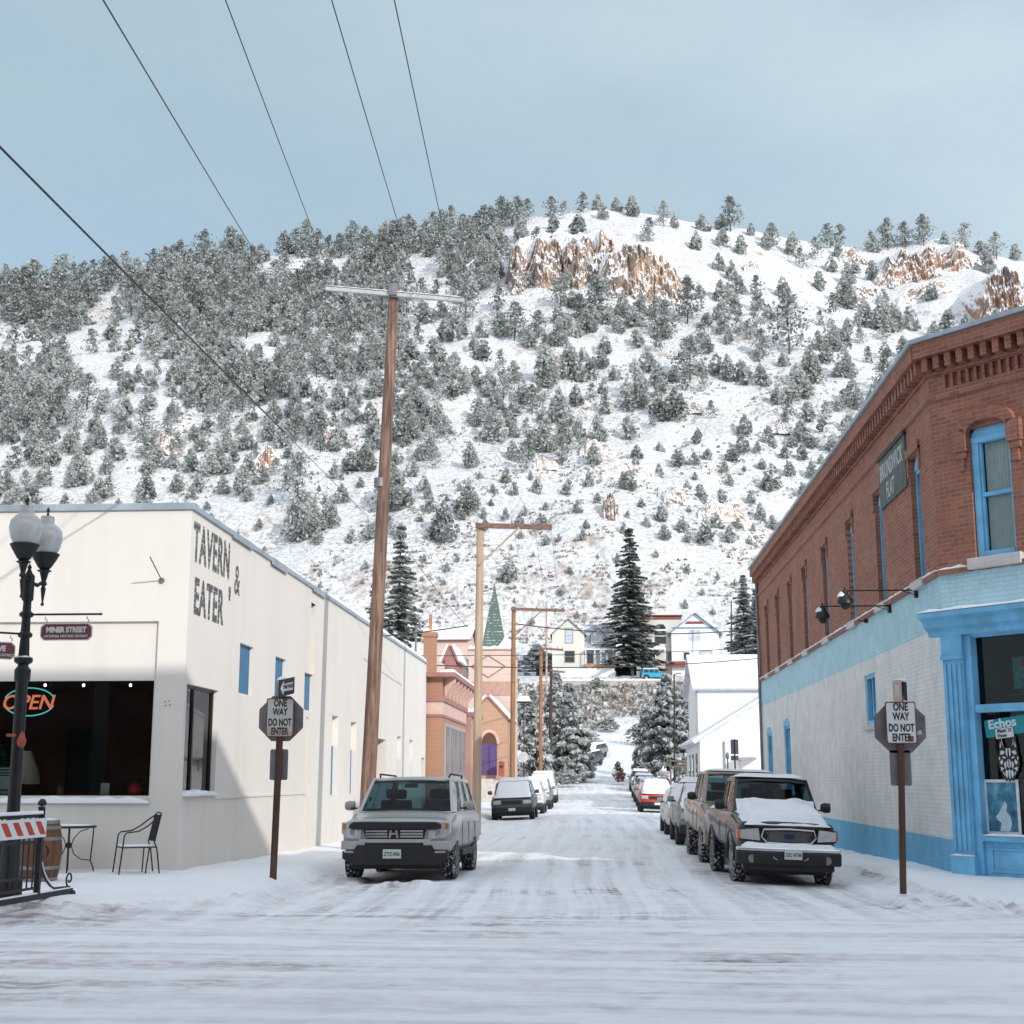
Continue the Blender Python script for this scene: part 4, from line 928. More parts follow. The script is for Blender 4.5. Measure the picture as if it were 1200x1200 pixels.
# ================================================================== BARRICADE GATE, CHAIR, TABLE, BARREL
P0 = PZ(83,1048,.16); P1 = PZ(0,1063,.16); ga = (P1-P0); ga.z = 0; ga.normalize(); gn = Vector((-ga.y, ga.x, 0)); gn = gn if gn.y < 0 else -gn
t = thing('iron_barrier', (P0.x,P0.y,.14), 'black iron barrier on a sled base with scrolls and an orange striped board', 'barrier')
LB_ = 2.6
pp = PZ(44,1052,.16); off = .92
mb = MB(); mb.fbox(Vector((0,0,0)), ga, Z_, gn, 0, LB_, .03, .10, -.03, .03); mb.build('base_rail', IRON, t, bevel=.005)
mb = MB(); mb.cyl((0,0,.03)+ga*0 if False else Vector((0,0,.03)), Vector((0,0,.0)), .03); mb.lathe([(.0,-.09),(.035,-.07),(.03,-.02),(.045,0),(.03,.04)], c=(0.02,0,.03), n=10); mb.build('foot', IRON, t)
def A(a, z, c=0): return ga*a+Z_*z+gn*c
mb = MB(); mb.fbox(Vector((0,0,0)), ga, Z_, gn, off, off+.065, .10, 1.16, -.032, .032); mb.lathe([(0,0),(.05,.02),(.055,.05),(.03,.09),(0,.1)], c=tuple(A(off+.03,1.16)), n=12); mb.build('end_post', IRON, t)
for z0, z1 in ((.30,.33),(.72,.75),(1.03,1.07),(.16,.19)):
    mb = MB(); mb.fbox(Vector((0,0,0)), ga, Z_, gn, off+.065, LB_, z0, z1, -.015, .015); mb.build('rail', IRON, t)
for k in range(14):
    mb = MB(); mb.cyl(A(off+.17+k*.14,.17), A(off+.17+k*.14,1.04), .011, n=6); mb.build('picket', IRON, t)
def spiral(c, a0, a1, r0, r1, n=26, rev=1):
    return [A(c[0]+(r0+(r1-r0)*k/n)*math.cos(a0+(a1-a0)*k/n), c[1]+(r0+(r1-r0)*k/n)*math.sin(a0+(a1-a0)*k/n)) for k in range(n+1)]
mb = MB()
path = [A(off,.55), A(off-.03,.45), A(off-.10,.34), A(off-.20,.24), A(off-.32,.17), A(off-.42,.135), A(.05,.12)]
mb.tube(path, .014, 7); mb.tube(spiral((.07,.22), R(-90), R(330), .10, .03)[::1], .012, 7); mb.build('scroll', IRON, t, smooth=60)
mb = MB(); mb.tube([A(off,.62)]+spiral((off-.14,.62), R(20), R(-250)+R(0), .13, .04)[0:], .014, 7); mb.build('scroll', IRON, t, smooth=60)
mb = MB(); mb.tube([A(off-.04,.475,.01), A(off-.11,.36,.01), A(off-.21,.26,.01), A(off-.33,.185,.01)], .012, 6); mb.build('snow_cover', SNOW, t, smooth=60)
# striped board
bd = MB(); bd.fbox(Vector((0,0,0)), ga, Z_, gn, off+.0, LB_, .79, 1.02, .035, .06); brd = bd.build('striped_board', M('board_white', (.72,.74,.76), .5, 0, .06, 6), t)
OR = M('reflective_orange', (.50,.045,.012), .5, 0, .1, 6)
for k in range(5):
    a = off+.01+k*.285; mb = MB()
    q4 = [(a+.15,.985),(a+.29,.985),(a+.14,.825),(a+.0,.825)]
    q4 = [(x, z) for x, z in q4]; V4 = [A(x,z,.0635) for x, z in q4]; V5 = [A(x,z,.059) for x, z in q4]
    mb.add(V4+V5, [(0,1,2,3),(4,7,6,5),(0,4,5,1),(1,5,6,2),(2,6,7,3),(3,7,4,0)]); mb.build('stripe', OR, brd)
mb = MB(); mb.fbox(Vector((0,0,0)), ga, Z_, gn, off+.07, LB_, 1.07, 1.11, -.02, .05); mb.build('snow_cover', SNOW, t, bevel=.012)
mb = MB(); mb.fbox(Vector((0,0,0)), ga, Z_, gn, .1, LB_, .10, .118, -.028, .028); mb.build('snow_cover', SNOW, t, bevel=.006)
# barrel
p = PZ(46,1033,.15); bl = thing('wine_barrel', (p.x-.05,p.y+.1,.13), 'old wooden barrel with grey hoops standing behind the iron barrier', 'barrel')
BW = wood_mat('barrel_wood', (.22,.09,.05), (.10,.045,.03), (14,14,.8))
mb = MB(); mb.lathe([(.0,0),(.25,0),(.29,.2),(.315,.45),(.29,.7),(.25,.9),(.23,.9),(.225,.87),(0,.87)], n=26); mb.build('staves', BW, bl, smooth=40)
for z, r in ((.06,.268),(.22,.298),(.64,.302),(.80,.278),(.88,.262)):
    mb = MB(); mb.lathe([(r-.02,z-.025),(r,z-.025),(r-.003,z+.025),(r-.02,z+.025)], n=26); mb.build('hoop', M('galvanised_hoop', (.26,.27,.26), .5, .6, .2, 9), bl, smooth=40)
mb = MB(); mb.lathe([(.225,.87),(.22,.915),(.12,.93),(0,.935)], n=20); mb.build('snow_cover', SNOW, bl, smooth=60)
# bistro table
p = PZ(95,1021,.15); TX, TY = PY(90,990,p.y).x, 22.55
tb = thing('bistro_table', (TX,TY,.14), 'round black wrought iron bistro table against the tavern wall', 'table')
mb = MB(); mb.lathe([(0,.72),(.42,.72),(.43,.735),(.42,.75),(0,.755)], n=32); mb.build('tabletop', IRON, tb, smooth=40)
mb = MB(); mb.lathe([(0,.755),(.36,.757),(.3,.772),(0,.778)], n=20); mb.build('snow_cover', SNOW, tb, smooth=60)
for k in range(4):
    a = R(20+90*k); c, s_ = math.cos(a), math.sin(a)
    mb = MB(); mb.tube([(.38*c,.38*s_,.72),(.37*c,.37*s_,.5),(.35*c,.35*s_,.2),(.40*c,.40*s_,.08),(.41*c,.41*s_,0)], .011, 6); mb.build('leg', IRON, tb, smooth=60)
    mb = MB(); mb.tube([(r*c, r*s_, z) for r, z in ((.30,.70),(.17,.66),(.08,.55),(.04,.44),(.09,.30),(.20,.22),(.35,.20))], .009, 6); mb.build('brace', IRON, tb, smooth=60)
mb = MB(); mb.lathe([(0,.38),(.05,.41),(.06,.44),(.05,.47),(0,.50)], n=10); mb.build('hub', IRON, tb, smooth=60)
# chair, side view facing left
p = PZ(158,1024,.15); ch = thing('patio_chair', (p.x,22.35,.14), 'black wire patio chair with arms on the snow by the stucco pillar', 'chair', rz=R(30))
for s_ in (-.25, .25):
    mb = MB(); mb.tube([(-.30,s_,0),(-.26,s_,.40),(-.24,s_,.62),(-.20,s_,.66),(-.02,s_,.68),(.12,s_,.76),(.24,s_*.9,.86),(.33,s_*.6,.93)], .012, 7); mb.build('arm', IRON, ch, smooth=60)
    mb = MB(); mb.tube([(.34,s_*.95,0),(.28,s_*.95,.42),(.24,s_*.9,.5),(.33,s_*.85,.93)], .012, 7); mb.build('leg', IRON, ch, smooth=60)
    mb = MB(); mb.tube([(.14,s_*.5,.0),(.17,s_*.8,.42)], .011, 6); mb.build('leg', IRON, ch)
mb = MB(); mb.tube([(.33,-.22,.92),(.345,-.15,.955),(.35,0,.965),(.345,.15,.955),(.33,.22,.92)], .012, 7); mb.build('top_rail', IRON, ch, smooth=60)
mb = MB(); mb.box(-.26,.28,-.25,.25,.42,.435); mb.build('seat', IRON, ch, bevel=.004)
mb = MB(); mb.box(-.25,.22,-.23,.23,.436,.462); mb.build('snow_cover', SNOW, ch, bevel=.012)
mb = MB()
for k in range(15): y = -.20+k*.4/14; mb.tube([(.245,y,.52),(.275,y,.70),(.335,y,.93)], .0045, 4)
for k in range(14): z = .54+k*.028; mb.tube([(.25+(z-.52)*.2,-.21,z),(.25+(z-.52)*.2,.21,z)], .004, 4)
mb.build('backrest', IRON, ch)

# ================================================================== VEHICLES
def snow_patch(name, P, nu, nv, th, cover, parent, seed, edge=.12):
    """P(u,v)->(point, up); a drifted blanket of snow whose thickness fades out in a ragged edge"""
    rr = np.random.RandomState(seed); ox, oy = rr.rand(2)*50
    U, Vv = np.meshgrid(np.linspace(0,1,nu), np.linspace(0,1,nv), indexing='ij')
    e = np.minimum(np.minimum(U, 1-U), np.minimum(Vv, 1-Vv)); e = sstep(0, edge, e)
    nz = fbm(U*3+ox, Vv*3+oy, 4)*.5+.5
    h = th*(e*(.75+.5*nz)-(1-cover)*1.6*np.clip(1.25-nz*1.9, 0, 1))-.012*(1-e)
    h = np.maximum(h, -.02)
    V = []
    for i in range(nu):
        for j in range(nv):
            p, up = P(U[i,j], Vv[i,j]); V.append(Vector(p)+Vector(up)*float(h[i,j]))
    return npmesh(name, np.array([tuple(v) for v in V]), gridfaces(nu, nv), SNOW, parent=parent)
def make_car(loc, sp, label, cat='car', group=None, rz=0, roll=0, pitch=0):
    lx_, ly_, lz_ = loc; tr_ = sp['w']*.42
    hL = np.mean([gz(lx_-tr_, ly_+a) for a in sp['axles']]); hR = np.mean([gz(lx_+tr_, ly_+a) for a in sp['axles']])
    hF = (gz(lx_-tr_, ly_+sp['axles'][0])+gz(lx_+tr_, ly_+sp['axles'][0]))/2; hB = (gz(lx_-tr_, ly_+sp['axles'][1])+gz(lx_+tr_, ly_+sp['axles'][1]))/2
    pitch = math.atan((hB-hF)/(sp['axles'][1]-sp['axles'][0])); roll = -math.atan((hR-hL)/(2*tr_))
    loc = (lx_, ly_, float((hL+hR)/2-math.tan(pitch)*sum(sp['axles'])/2)-.02)
    t = thing(sp['name'], loc, label, cat, group, rz); t.rotation_euler = (pitch, roll, rz)
    W, L, Hh = sp['w']/2, sp['l'], sp['h']; paint = sp['paint']
    cowl, hb, zb = sp['cowl'], sp.get('hoodz', 1.0), sp.get('zb', .36); cz = sp['cowlz']; wr = sp['wr']; fa, ra = sp['axles']; rear0 = sp['cab_end']
    belt = sp.get('belt', cz-.02); bedz = sp.get('bedz')
    fz = sp.get('facez', hb-.12)
    st = [(.0, zb+.05, fz-.16, fz-.03, .80, .86, .78), (.06, zb, fz-.12, fz+.03, .9, .945, .84), (.22, zb-.02, fz-.06, hb-.03, .95, .985, .86),
          (.6, zb-.03, hb-.16, hb+.01, .95, 1, .87), (cowl*.75, zb-.03, cz-.2, hb+(cz-hb)*.7, .95, 1, .88), (cowl, zb-.03, cz-.19, cz, .95, 1, .9)]
    if bedz:
        st += [(rear0, zb-.03, belt-.2, belt, .95, 1, .9), (rear0+.05, zb, bedz-.1, bedz, .95, 1, .97), (L-.1, zb, bedz-.1, bedz, .95, 1, .97), (L, zb+.1, bedz-.12, bedz-.02, .9, .96, .94)]
    else:
        e = sp.get('rear_z', belt)
        st += [(rear0-.3, zb-.03, belt-.18, belt+.02, .95, 1, .9), (L-.25, zb, e-.15, e, .95, .99, .88), (L-.06, zb+.03, e-.17, e-.04, .9, .95, .85), (L, zb+.1, e-.3, e-.2, .8, .9, .8)]
    mb = MB(); ring = []
    for y, b, s_, z, wb, ws, wt in st:
        half = [(0,b),(W*wb*.75,b),(W*wb,b+.07),(W*(ws*.995),(b+s_)/2),(W*ws,s_),(W*(ws+wt)/2,s_+(z-s_)*.72),(W*wt,z-.012),(W*wt*.6,z+.012),(0,z+.022)]
        ring.append([(x, y, zz) for x, zz in half]+[(-x, y, zz) for x, zz in half[::-1][1:-1]])
    k = len(ring[0]); vs = sum(ring, [])
    fs = [(i*k+j, i*k+(j+1) % k, (i+1)*k+(j+1) % k, (i+1)*k+j) for i in range(len(ring)-1) for j in range(k)]+[tuple(range(k))[::-1], tuple(range((len(ring)-1)*k, len(ring)*k))]
    mb.add(vs, fs); body = mb.build('body', [paint, BLACKP], t)
    # wheel wells cut out of the body
    cut = MB()
    for ay in (fa, ra):
        for s_ in (-1, 1): cut.cyl((s_*(W-.32), ay, wr+.02), (s_*(W+.2), ay, wr+.02), wr+.055, n=28, m=1)
    co_ = cut.build('cut', [paint, BLACKP], None)
    sub_ = body.modifiers.new('s', 'SUBSURF'); sub_.levels = sub_.render_levels = 1; sub_.boundary_smooth = 'PRESERVE_CORNERS'
    md = body.modifiers.new('b', 'BOOLEAN'); md.operation = 'DIFFERENCE'; md.object = co_; md.solver = 'EXACT'
    try: md.material_mode = 'TRANSFER'
    except Exception: pass
    bpy.context.view_layer.update()
    me = bpy.data.meshes.new_from_object(body.evaluated_get(bpy.context.evaluated_depsgraph_get()))
    body.modifiers.clear(); body.data = me; bpy.data.objects.remove(co_)
    me.polygons.foreach_set('use_smooth', [True]*len(me.polygons)); me.set_sharp_from_angle(angle=R(32))
    # greenhouse
    yb0, yb1 = cowl-.06, rear0; yt0, yt1 = sp['roof0'], sp['roof1']; zb_, zt_ = cz-.03, Hh-.045; wb, wt = W*.89, W*sp.get('roofw', .74)
    def fr(a, b, c, d, th, ins, name, gm, segs=1):
        # quad a(bl) b(br) c(tr) d(tl): frame strips and recessed glass
        a, b, c, d = map(Vector, (a,b,c,d)); n = (b-a).cross(d-a).normalized()
        lerp = lambda s, u: (a.lerp(b, s)).lerp(d.lerp(c, s), u)
        w_ = (b-a).length; h_ = (d-a).length; ts, tu = th/w_, th/h_
        E = [0]
        xs_ = [k/segs for k in range(segs+1)] if isinstance(segs, int) else segs
        m2 = MB(); tu0 = .02
        for p, q_ in zip(xs_, xs_[1:]):
            p0, q0 = p+ts*(.9 if p == 0 else .45), q_-ts*(.9 if q_ == 1 else .45)
            o4 = [lerp(p,0), lerp(q_,0), lerp(q_,1), lerp(p,1)]; i4 = [lerp(p0,tu0), lerp(q0,tu0), lerp(q0,1-tu*.8), lerp(p0,1-tu*.8)]
            g4 = [v-n*ins for v in i4]
            for j in range(4):
                m2.quad(o4[j], o4[(j+1)%4], i4[(j+1)%4], i4[j]); m2.quad(i4[j], i4[(j+1)%4], g4[(j+1)%4], g4[j])
            g = MB(); nn = 6; pts = []
            for u_ in range(nn+1):
                for v_ in range(nn+1):
                    P_ = g4[0].lerp(g4[1], u_/nn).lerp(g4[3].lerp(g4[2], u_/nn), v_/nn); pts.append(P_+n*(.035 if name == 'windshield' else .012)*math.sin(math.pi*u_/nn)*math.sin(math.pi*v_/nn))
            g.add(pts, [(i*(nn+1)+j, (i+1)*(nn+1)+j, (i+1)*(nn+1)+j+1, i*(nn+1)+j+1) for i in range(nn) for j in range(nn)]); g.build(name, gm, t, smooth=60)
        m2.build('pillars', paint, t)
    FL, FRt, RL, RRt = (-wb,yb0,zb_), (wb,yb0,zb_), (-wb,yb1,zb_), (wb,yb1,zb_)
    tFL, tFR, tRL, tRR = (-wt,yt0,zt_), (wt,yt0,zt_), (-wt,yt1,zt_), (wt,yt1,zt_)
    gm = sp.get('glass', CARGLASS)
    if sp.get('seats'):
        gm = CLEARGLASS
        for s_ in (-1,1):
            for yy in (cowl+.95, cowl+1.85):
                if yy > rear0-.35: continue
                m_ = MB(); m_.box(s_*W*.42-.22, s_*W*.42+.22, yy, yy+.12, cz-.15, cz+.18); m_.box(s_*W*.42-.12, s_*W*.42+.12, yy+.02, yy+.10, cz+.20, cz+.38); m_.build('seat', BLACKP, t, bevel=.04)
        m_ = MB(); m_.box(-W*.8, W*.8, cowl+.05, cowl+.45, cz-.1, cz+.03); m_.build('dashboard', BLACKP, t, bevel=.03)
        m_ = MB(); m_.lathe([(.17,-.012),(.19,0),(.17,.012)], n=20); o2 = m_.build('steering_wheel', BLACKP, t); o2.location = (W*.42, cowl+.58, cz+.02); o2.rotation_euler = (R(65),0,0)
        m_ = MB(); m_.box(-.12,.12,sp['roof0']-.12,sp['roof0']-.09,Hh-.22,Hh-.15); m_.build('rear_view_mirror', BLACKP, t)
    fr(FL, FRt, tFR, tFL, .07, .012, 'windshield', gm)
    fr(RRt, RL, tRL, tRR, .09, .012, 'rear_window', gm)
    fr(FRt, RRt, tRR, tFR, .07, .012, 'side_window', gm, sp.get('segs', [0,.42,.74,1]))
    fr(RL, FL, tFL, tRL, .07, .012, 'side_window', gm, [1-v for v in sp.get('segs', [0,.42,.74,1])][::-1])
    mb = MB(); ring = []
    for y, e, zz in ((yt0-.05, .985, zt_-.015), (yt0+.08, 1.0, zt_+.02), (yt0+.4, 1.0, Hh-.012), ((yt0+yt1)/2, 1.0, Hh), (yt1-.2, 1.0, Hh-.012), (yt1+.03, .99, zt_+.0)):
        ring += [(x*wt*e, y, zt_-.02 if abs(x) == 1 and False else zz-(abs(x)**3)*.05) for x in (-1.02,-.9,-.5,0,.5,.9,1.02)]
    n7 = 7; mb.add(ring, [(i*n7+j, i*n7+j+1, (i+1)*n7+j+1, (i+1)*n7+j) for i in range(5) for j in range(n7-1)]); ro = mb.build('roof', paint, t, smooth=60)
    so_ = ro.modifiers.new('sol', 'SOLIDIFY'); so_.thickness = .05; so_.offset = 1 if False else -1
    # wheels
    for ay in (fa, ra):
        for s_ in (-1, 1):
            tw_ = sp.get('tw', .23)
            xo = s_*(W-.015); xi = s_*(W-.015-tw_)
            m_ = MB(); pr = [(wr*.62, 0), (wr*.9, .0), (wr*.985, .025), (wr, .06), (wr, tw_-.06), (wr*.985, tw_-.025), (wr*.9, tw_), (wr*.5, tw_)]
            m_.lathe([(r_, d) for r_, d in pr], c=(min(xo, xi), ay, wr), n=30, axis='x')
            if sp.get('tread'):
                for q_ in range(30):
                    a = 2*math.pi*q_/30
                    for off_ in (.02, .085, .15):
                        c0 = Vector((min(xo,xi)+off_, ay+math.cos(a+off_*2)*wr*.995, wr+math.sin(a+off_*2)*wr*.995)); rad = Vector((0, math.cos(a+off_*2), math.sin(a+off_*2))); tg = Vector((0,-rad.z,rad.y))
                        m_.fbox(c0, X_, rad, tg, 0, .05, -.01, .014, -.022, .022)
            wh_ = m_.build('wheel', TREAD if sp.get('tread') else RUBBER, t, smooth=40)
            m_ = MB(); q0 = xo-s_*.015; m_.cyl((q0, ay, wr), (q0-s_*.02, ay, wr), wr*.60, n=20)
            for k5 in range(6):
                a = k5*math.pi/3; m_.fbox(Vector((q0, ay, wr)), Vector((0,math.cos(a),math.sin(a))), Vector((0,-math.sin(a),math.cos(a))), Vector((s_,0,0)), .03, wr*.58, -.03, .03, -.005, .015)
            m_.build('rim', CHROME if sp.get('chrome_rim') else ALLOY, wh_)
    # dark valance under the car
    mb = MB(); mb.box(-W*.78, W*.78, .25, L-.3, .20, zb+.05); mb.build('underbody', BLACKP, t)
    # mirrors
    for s_ in (-1, 1):
        m_ = MB(); m_.lathe([(0,-.05),(.06,-.045),(.085,-.01),(.08,.04),(0,.05)], n=14, axis='x'); mm = m_.build('mirror', sp.get('mirror', paint), t, smooth=50); mm.location = (s_*(W+.10), cowl+.22, cz+.08); mm.scale = (2.0,.8,1.05)
        m_ = MB(); m_.box(s_*.05-.06, s_*.05+.06, -.02, .03, -.03, .0); b_ = m_.build('mirror_arm', BLACKP, t); b_.location = (s_*(W-.03), cowl+.22, cz+.05)
    for s_ in (-1,1):
        for yy in sp.get('handles', (cowl+1.15, cowl+2.0)):
            m_ = MB(); m_.box(s_*W*.985-.015, s_*W*.985+.015, yy, yy+.16, cz-.24, cz-.21); m_.build('door_handle', sp.get('handle', paint), t, bevel=.006)
        for yy in sp.get('lines', (cowl+.25, cowl+1.35)):
            m_ = MB(); m_.box(s_*(W+.001)-.004, s_*(W+.001)+.004, yy, yy+.012, zb+.12, cz-.20); m_.build('door_seam', BLACKP, t)
    return t, W
CLEARGLASS = pane_mat('car_clear_glass'); CLEARGLASS.node_tree.nodes['Transparent BSDF'].inputs[0].default_value = (.26,.38,.41,1)
CARGLASS = glass_mat('car_glass', (.008,.02,.027), .04); CARGLASS.node_tree.nodes['Principled BSDF'].inputs['Specular IOR Level'].default_value = .35
ALLOY = M('alloy', (.35,.35,.36), .35, .8, .1, 5)
def tread_mat():
    m, nt, b = newmat('snowy_tyre'); tc = nt.nodes.new('ShaderNodeTexCoord').outputs['Object']
    nt.links.new(mixc(nt, ramp(nt, noise(nt, 22, 4, tc, .6), [(.54, 0), (.60, 1)]), (.022,.022,.023), (.62,.64,.66)), b.inputs['Base Color']); b.inputs['Roughness'].default_value = .9; return m
TREAD = tread_mat()
def grime(name, col, dirt=(.33,.29,.25), metal=.3, amt=.5):
    m, nt, b = newmat(name); tc = nt.nodes.new('ShaderNodeTexCoord').outputs['Object']
    sz = nt.nodes.new('ShaderNodeSeparateXYZ'); nt.links.new(tc, sz.inputs[0])
    low = nd(nt, 'ShaderNodeMapRange'); nt.links.new(sz.outputs[2], low.inputs[0]); low.inputs[1].default_value = 1.05; low.inputs[2].default_value = .3
    f = mth(nt, 'MULTIPLY', low.outputs[0], ramp(nt, noise(nt, 3.5, 6, tc, .65), [(.3, .2), (.65, 1)]))
    nt.links.new(mixc(nt, mth(nt, 'MULTIPLY', f, amt), col, dirt), b.inputs['Base Color']); b.inputs['Metallic'].default_value = metal
    nt.links.new(ramp(nt, f, [(0, .28), (.6, .8)]), b.inputs['Roughness']); b.inputs['Coat Weight'].default_value = .3; return m
LENS = M('headlamp_lens', (.45,.47,.48), .12, .1, .15, 9, coat=.6)
AMBER = M('amber_lens', (.55,.15,.03), .25, 0, .1, 6)
PLATE = M('licence_plate_white', (.55,.60,.58), .5, 0, .12, 20); PG = M('plate_green', (.05,.12,.08), .6)
def bx(t, name, x0,x1,y0,y1,z0,z1, mat, bev=.012, parent=None):
    mb = MB(); mb.box(x0,x1,y0,y1,z0,z1); return mb.build(name, mat, parent or t, bevel=bev)
def plate(t, x, z, y, chars):
    p = bx(t, 'licence_plate', x-.155,x+.155,y-.008,y,z-.075,z+.075, PLATE, .004)
    w = t.matrix_basis if False else None
    tx = text('lettering', chars, .085, (x,y-.010,z-.005), X_, Z_, PG, None, sx=.85, bold=.002, ext=.001); tx.parent = p
    return p
def hexprism(t, name, poly, y0, y1, mat, bev=.01, parent=None, smooth=None):
    mb = MB(); mb.prism(poly, (0,0,0), X_, Z_, -Y_, -y1, -y0); return mb.build(name, mat, parent or t, bevel=bev, smooth=smooth)

# --- silver SUV, left kerb
SILV = grime('silver_paint', (.46,.46,.455), (.30,.28,.26), .45, .35)
fl = PZ(412,1024,-.06)
loc = (-3.46, 23.75, -.035)
t, Wd = make_car(loc, dict(name='silver_suv', w=1.95, l=4.78, h=1.79, paint=SILV, cowl=1.12, cowlz=1.17, hoodz=1.04, facez=1.0, zb=.42, wr=.36, axles=(.92,3.62), cab_end=4.66, roof0=1.85, roof1=4.30, roofw=.75, segs=[0,.36,.66,1], tread=True, seats=1, handles=(2.25,3.2), lines=(1.35,2.45,3.45), rear_z=1.15),
    'silver SUV with black hood deflector parked on the snow beside the tavern wall', 'SUV', roll=R(-1.8), rz=R(-1.5))
y0 = -.015
hexprism(t, 'hood_deflector', [(-.80,.88),(-.72,.855),(.72,.855),(.80,.88),(.78,.95),(.70,.985),(-.70,.985),(-.78,.95)][::1], -.06, .05, BLACKP, .02)
gr = hexprism(t, 'grille', [(-.50,.70),(.50,.70),(.54,.85),(-.54,.85)], -.03, .05, BLACKP, .01)
for z in (.74,.785,.83): bx(t, 'grille_bar', -.49,-.11,-.045,-.03,z-.013,z+.013, CHROME, .004, gr); bx(t, 'grille_bar', .11,.49,-.045,-.03,z-.013,z+.013, CHROME, .004, gr)
em = MB(); em.prism([(-.085,.72),(-.05,.72),(-.04,.775),(.04,.775),(.05,.72),(.085,.72),(.065,.845),(.035,.845),(.03,.80),(-.03,.80),(-.035,.845),(-.065,.845)], (0,0,0), X_, Z_, -Y_, .045, .062); em.build('emblem', CHROME, gr, bevel=.003)
hexprism(t, 'grille_surround', [(-.60,.66),(.60,.66),(.64,.70),(-.64,.70)], -.04, .05, SILV, .01)
for s_ in (-1, 1):
    P_ = [(.58,.70),(.86,.715),(.93,.80),(.93,.97),(.60,.99),(.57,.86)]; P_ = P_ if s_ == 1 else [(-x,z) for x,z in P_][::-1]
    hl = hexprism(t, 'headlight', P_, -.02, .14, LENS, .02, smooth=40)
    Q_ = [(.85,.86),(.905,.87),(.91,.95),(.85,.955)]; Q_ = Q_ if s_ == 1 else [(-x,z) for x,z in Q_][::-1]
    hexprism(t, 'turn_signal', Q_, -.028, .02, AMBER, .006, hl)
    mb = MB(); mb.lathe([(0,-.01),(.06,-.008),(.075,.0)], n=16); o_ = mb.build('reflector', CHROME, hl, smooth=60); o_.rotation_euler = (R(90),0,0); o_.location = (s_*.70,-.022,.83)
bx(t, 'bumper', -.93,.93,-.05,.20,.52,.67, SILV, .05); 
bx(t, 'air_intake', -.50,.50,-.062,.05,.555,.645, BLACKP, .015)
hexprism(t, 'lower_bumper', [(-.72,.28),(.72,.28),(.90,.38),(.90,.50),(.68,.53),(.64,.60),(-.64,.60),(-.68,.53),(-.90,.50),(-.90,.38)], -.075, .15, BLACKP, .03)
for s_ in (-1,1): bx(t, 'skid_trim', s_*.78-.09, s_*.78+.09, -.09,-.06,.47,.505, ALLOY, .008)
plate(t, -.02, .46, -.085, 'ZTZ-906')
for s_ in (-1,1):
    mb = MB(); mb.tube([(s_*.64,2.1,1.76),(s_*.66,2.2,1.82),(s_*.66,3.9,1.82),(s_*.64,4.0,1.77)], .018, 7); mb.build('roof_rail', BLACKP, t, smooth=60)
mb = MB(); mb.tube([(-.55,1.02,1.19),(-.1,.98,1.175),(.05,1.0,1.18)], .009, 5); mb.build('wiper', BLACKP, t); mb = MB(); mb.tube([(.0,1.03,1.19),(.45,1.0,1.18)], .009, 5); mb.build('wiper', BLACKP, t)
bx(t, 'sill_step', -.99,-.93,1.3,3.2,.38,.50, BLACKP, .02); bx(t, 'sill_step', .93,.99,1.3,3.2,.38,.50, BLACKP, .02)

def bend_front(t, W, amt=.13, skip=('wheel','rim','underbody','rear')):
    # give the straight-built front its plan curve: the corners sweep back from the centre line
    import bmesh
    def f(x, y): return amt*min(1.2, abs(x)/W)**2.2*max(0, min(1, (2.4-y)/1.2))
    def walk_(o):
        for c in o.children:
            if c.type == 'MESH' and not c.name.startswith(skip):
                lc = c.location
                if lc.length > .01: c.location = (lc.x, lc.y+f(lc.x, lc.y), lc.z)
                else:
                    bm = bmesh.new(); bm.from_mesh(c.data)
                    for k in range(-8, 9):
                        bmesh.ops.bisect_plane(bm, geom=bm.verts[:]+bm.edges[:]+bm.faces[:], plane_co=(k*W/8.5,0,0), plane_no=(1,0,0), dist=1e-4)
                    for v in bm.verts: v.co.y += f(v.co.x, v.co.y)
                    bm.to_mesh(c.data); bm.free()
            walk_(c)
    walk_(t)
bend_front(t, .975, .17)

# --- black pickup, right kerb
BLK = grime('black_dirty_paint', (.02,.019,.02), (.22,.21,.20), .1, .38)
t, Wd = make_car((3.20, 23.45, .0), dict(name='black_pickup', w=1.80, l=5.1, h=1.80, paint=BLK, cowl=1.35, cowlz=1.20, hoodz=1.06, facez=1.03, zb=.52, wr=.39, axles=(.88,3.75), cab_end=3.0, roof0=1.82, roof1=2.85, roofw=.76, segs=[0,.68,1], bedz=1.2, tread=True, seats=1, mirror=BLACKP, handles=(2.2,), lines=(1.4,2.5)),
    'black pickup truck with snow on its hood beside the blue brick building', 'pickup truck', roll=R(1.6), rz=R(2.0))
cut = hexprism(t, 'grille', [(-.37,.72),(.37,.72),(.46,.80),(.42,.90),(-.42,.90),(-.46,.80)], -.04, .05, BLACKP, .01)
def mesh_grille(parent, poly_w, z0, z1, y, mat, k=16, n=7):
    mb = MB()
    for i in range(-k, k+1):
        x = i*.045
        for s_ in (-1, 1):
            a = Vector((x, y, z0)); b_ = Vector((x+s_*(z1-z0)*.8, y, z1))
            if abs(a.x) < poly_w and abs(b_.x) < poly_w: mb.cyl(a, b_, .0045, n=4)
    return mb.build('grille_mesh', mat, parent)
mesh_grille(cut, .43, .725, .895, -.048, ALLOY)
mb = MB(); mb.tube([(-.38,-.05,.705),(-.48,-.05,.80),(-.44,-.05,.915),(0,-.055,.93),(.44,-.05,.915),(.48,-.05,.80),(.38,-.05,.705),(0,-.055,.695),(-.38,-.05,.705)], .017, 7); mb.build('grille_surround', CHROME, cut, smooth=60)
em = MB(); em.lathe([(0,-.012),(.075,-.01),(.085,0)], n=20); o_ = em.build('emblem', M('emblem_blue_oval', (.02,.04,.12), .3, .3), cut, smooth=50); o_.rotation_euler = (R(90),0,0); o_.location = (0,-.055,.81); o_.scale = (1.25,.5,1)
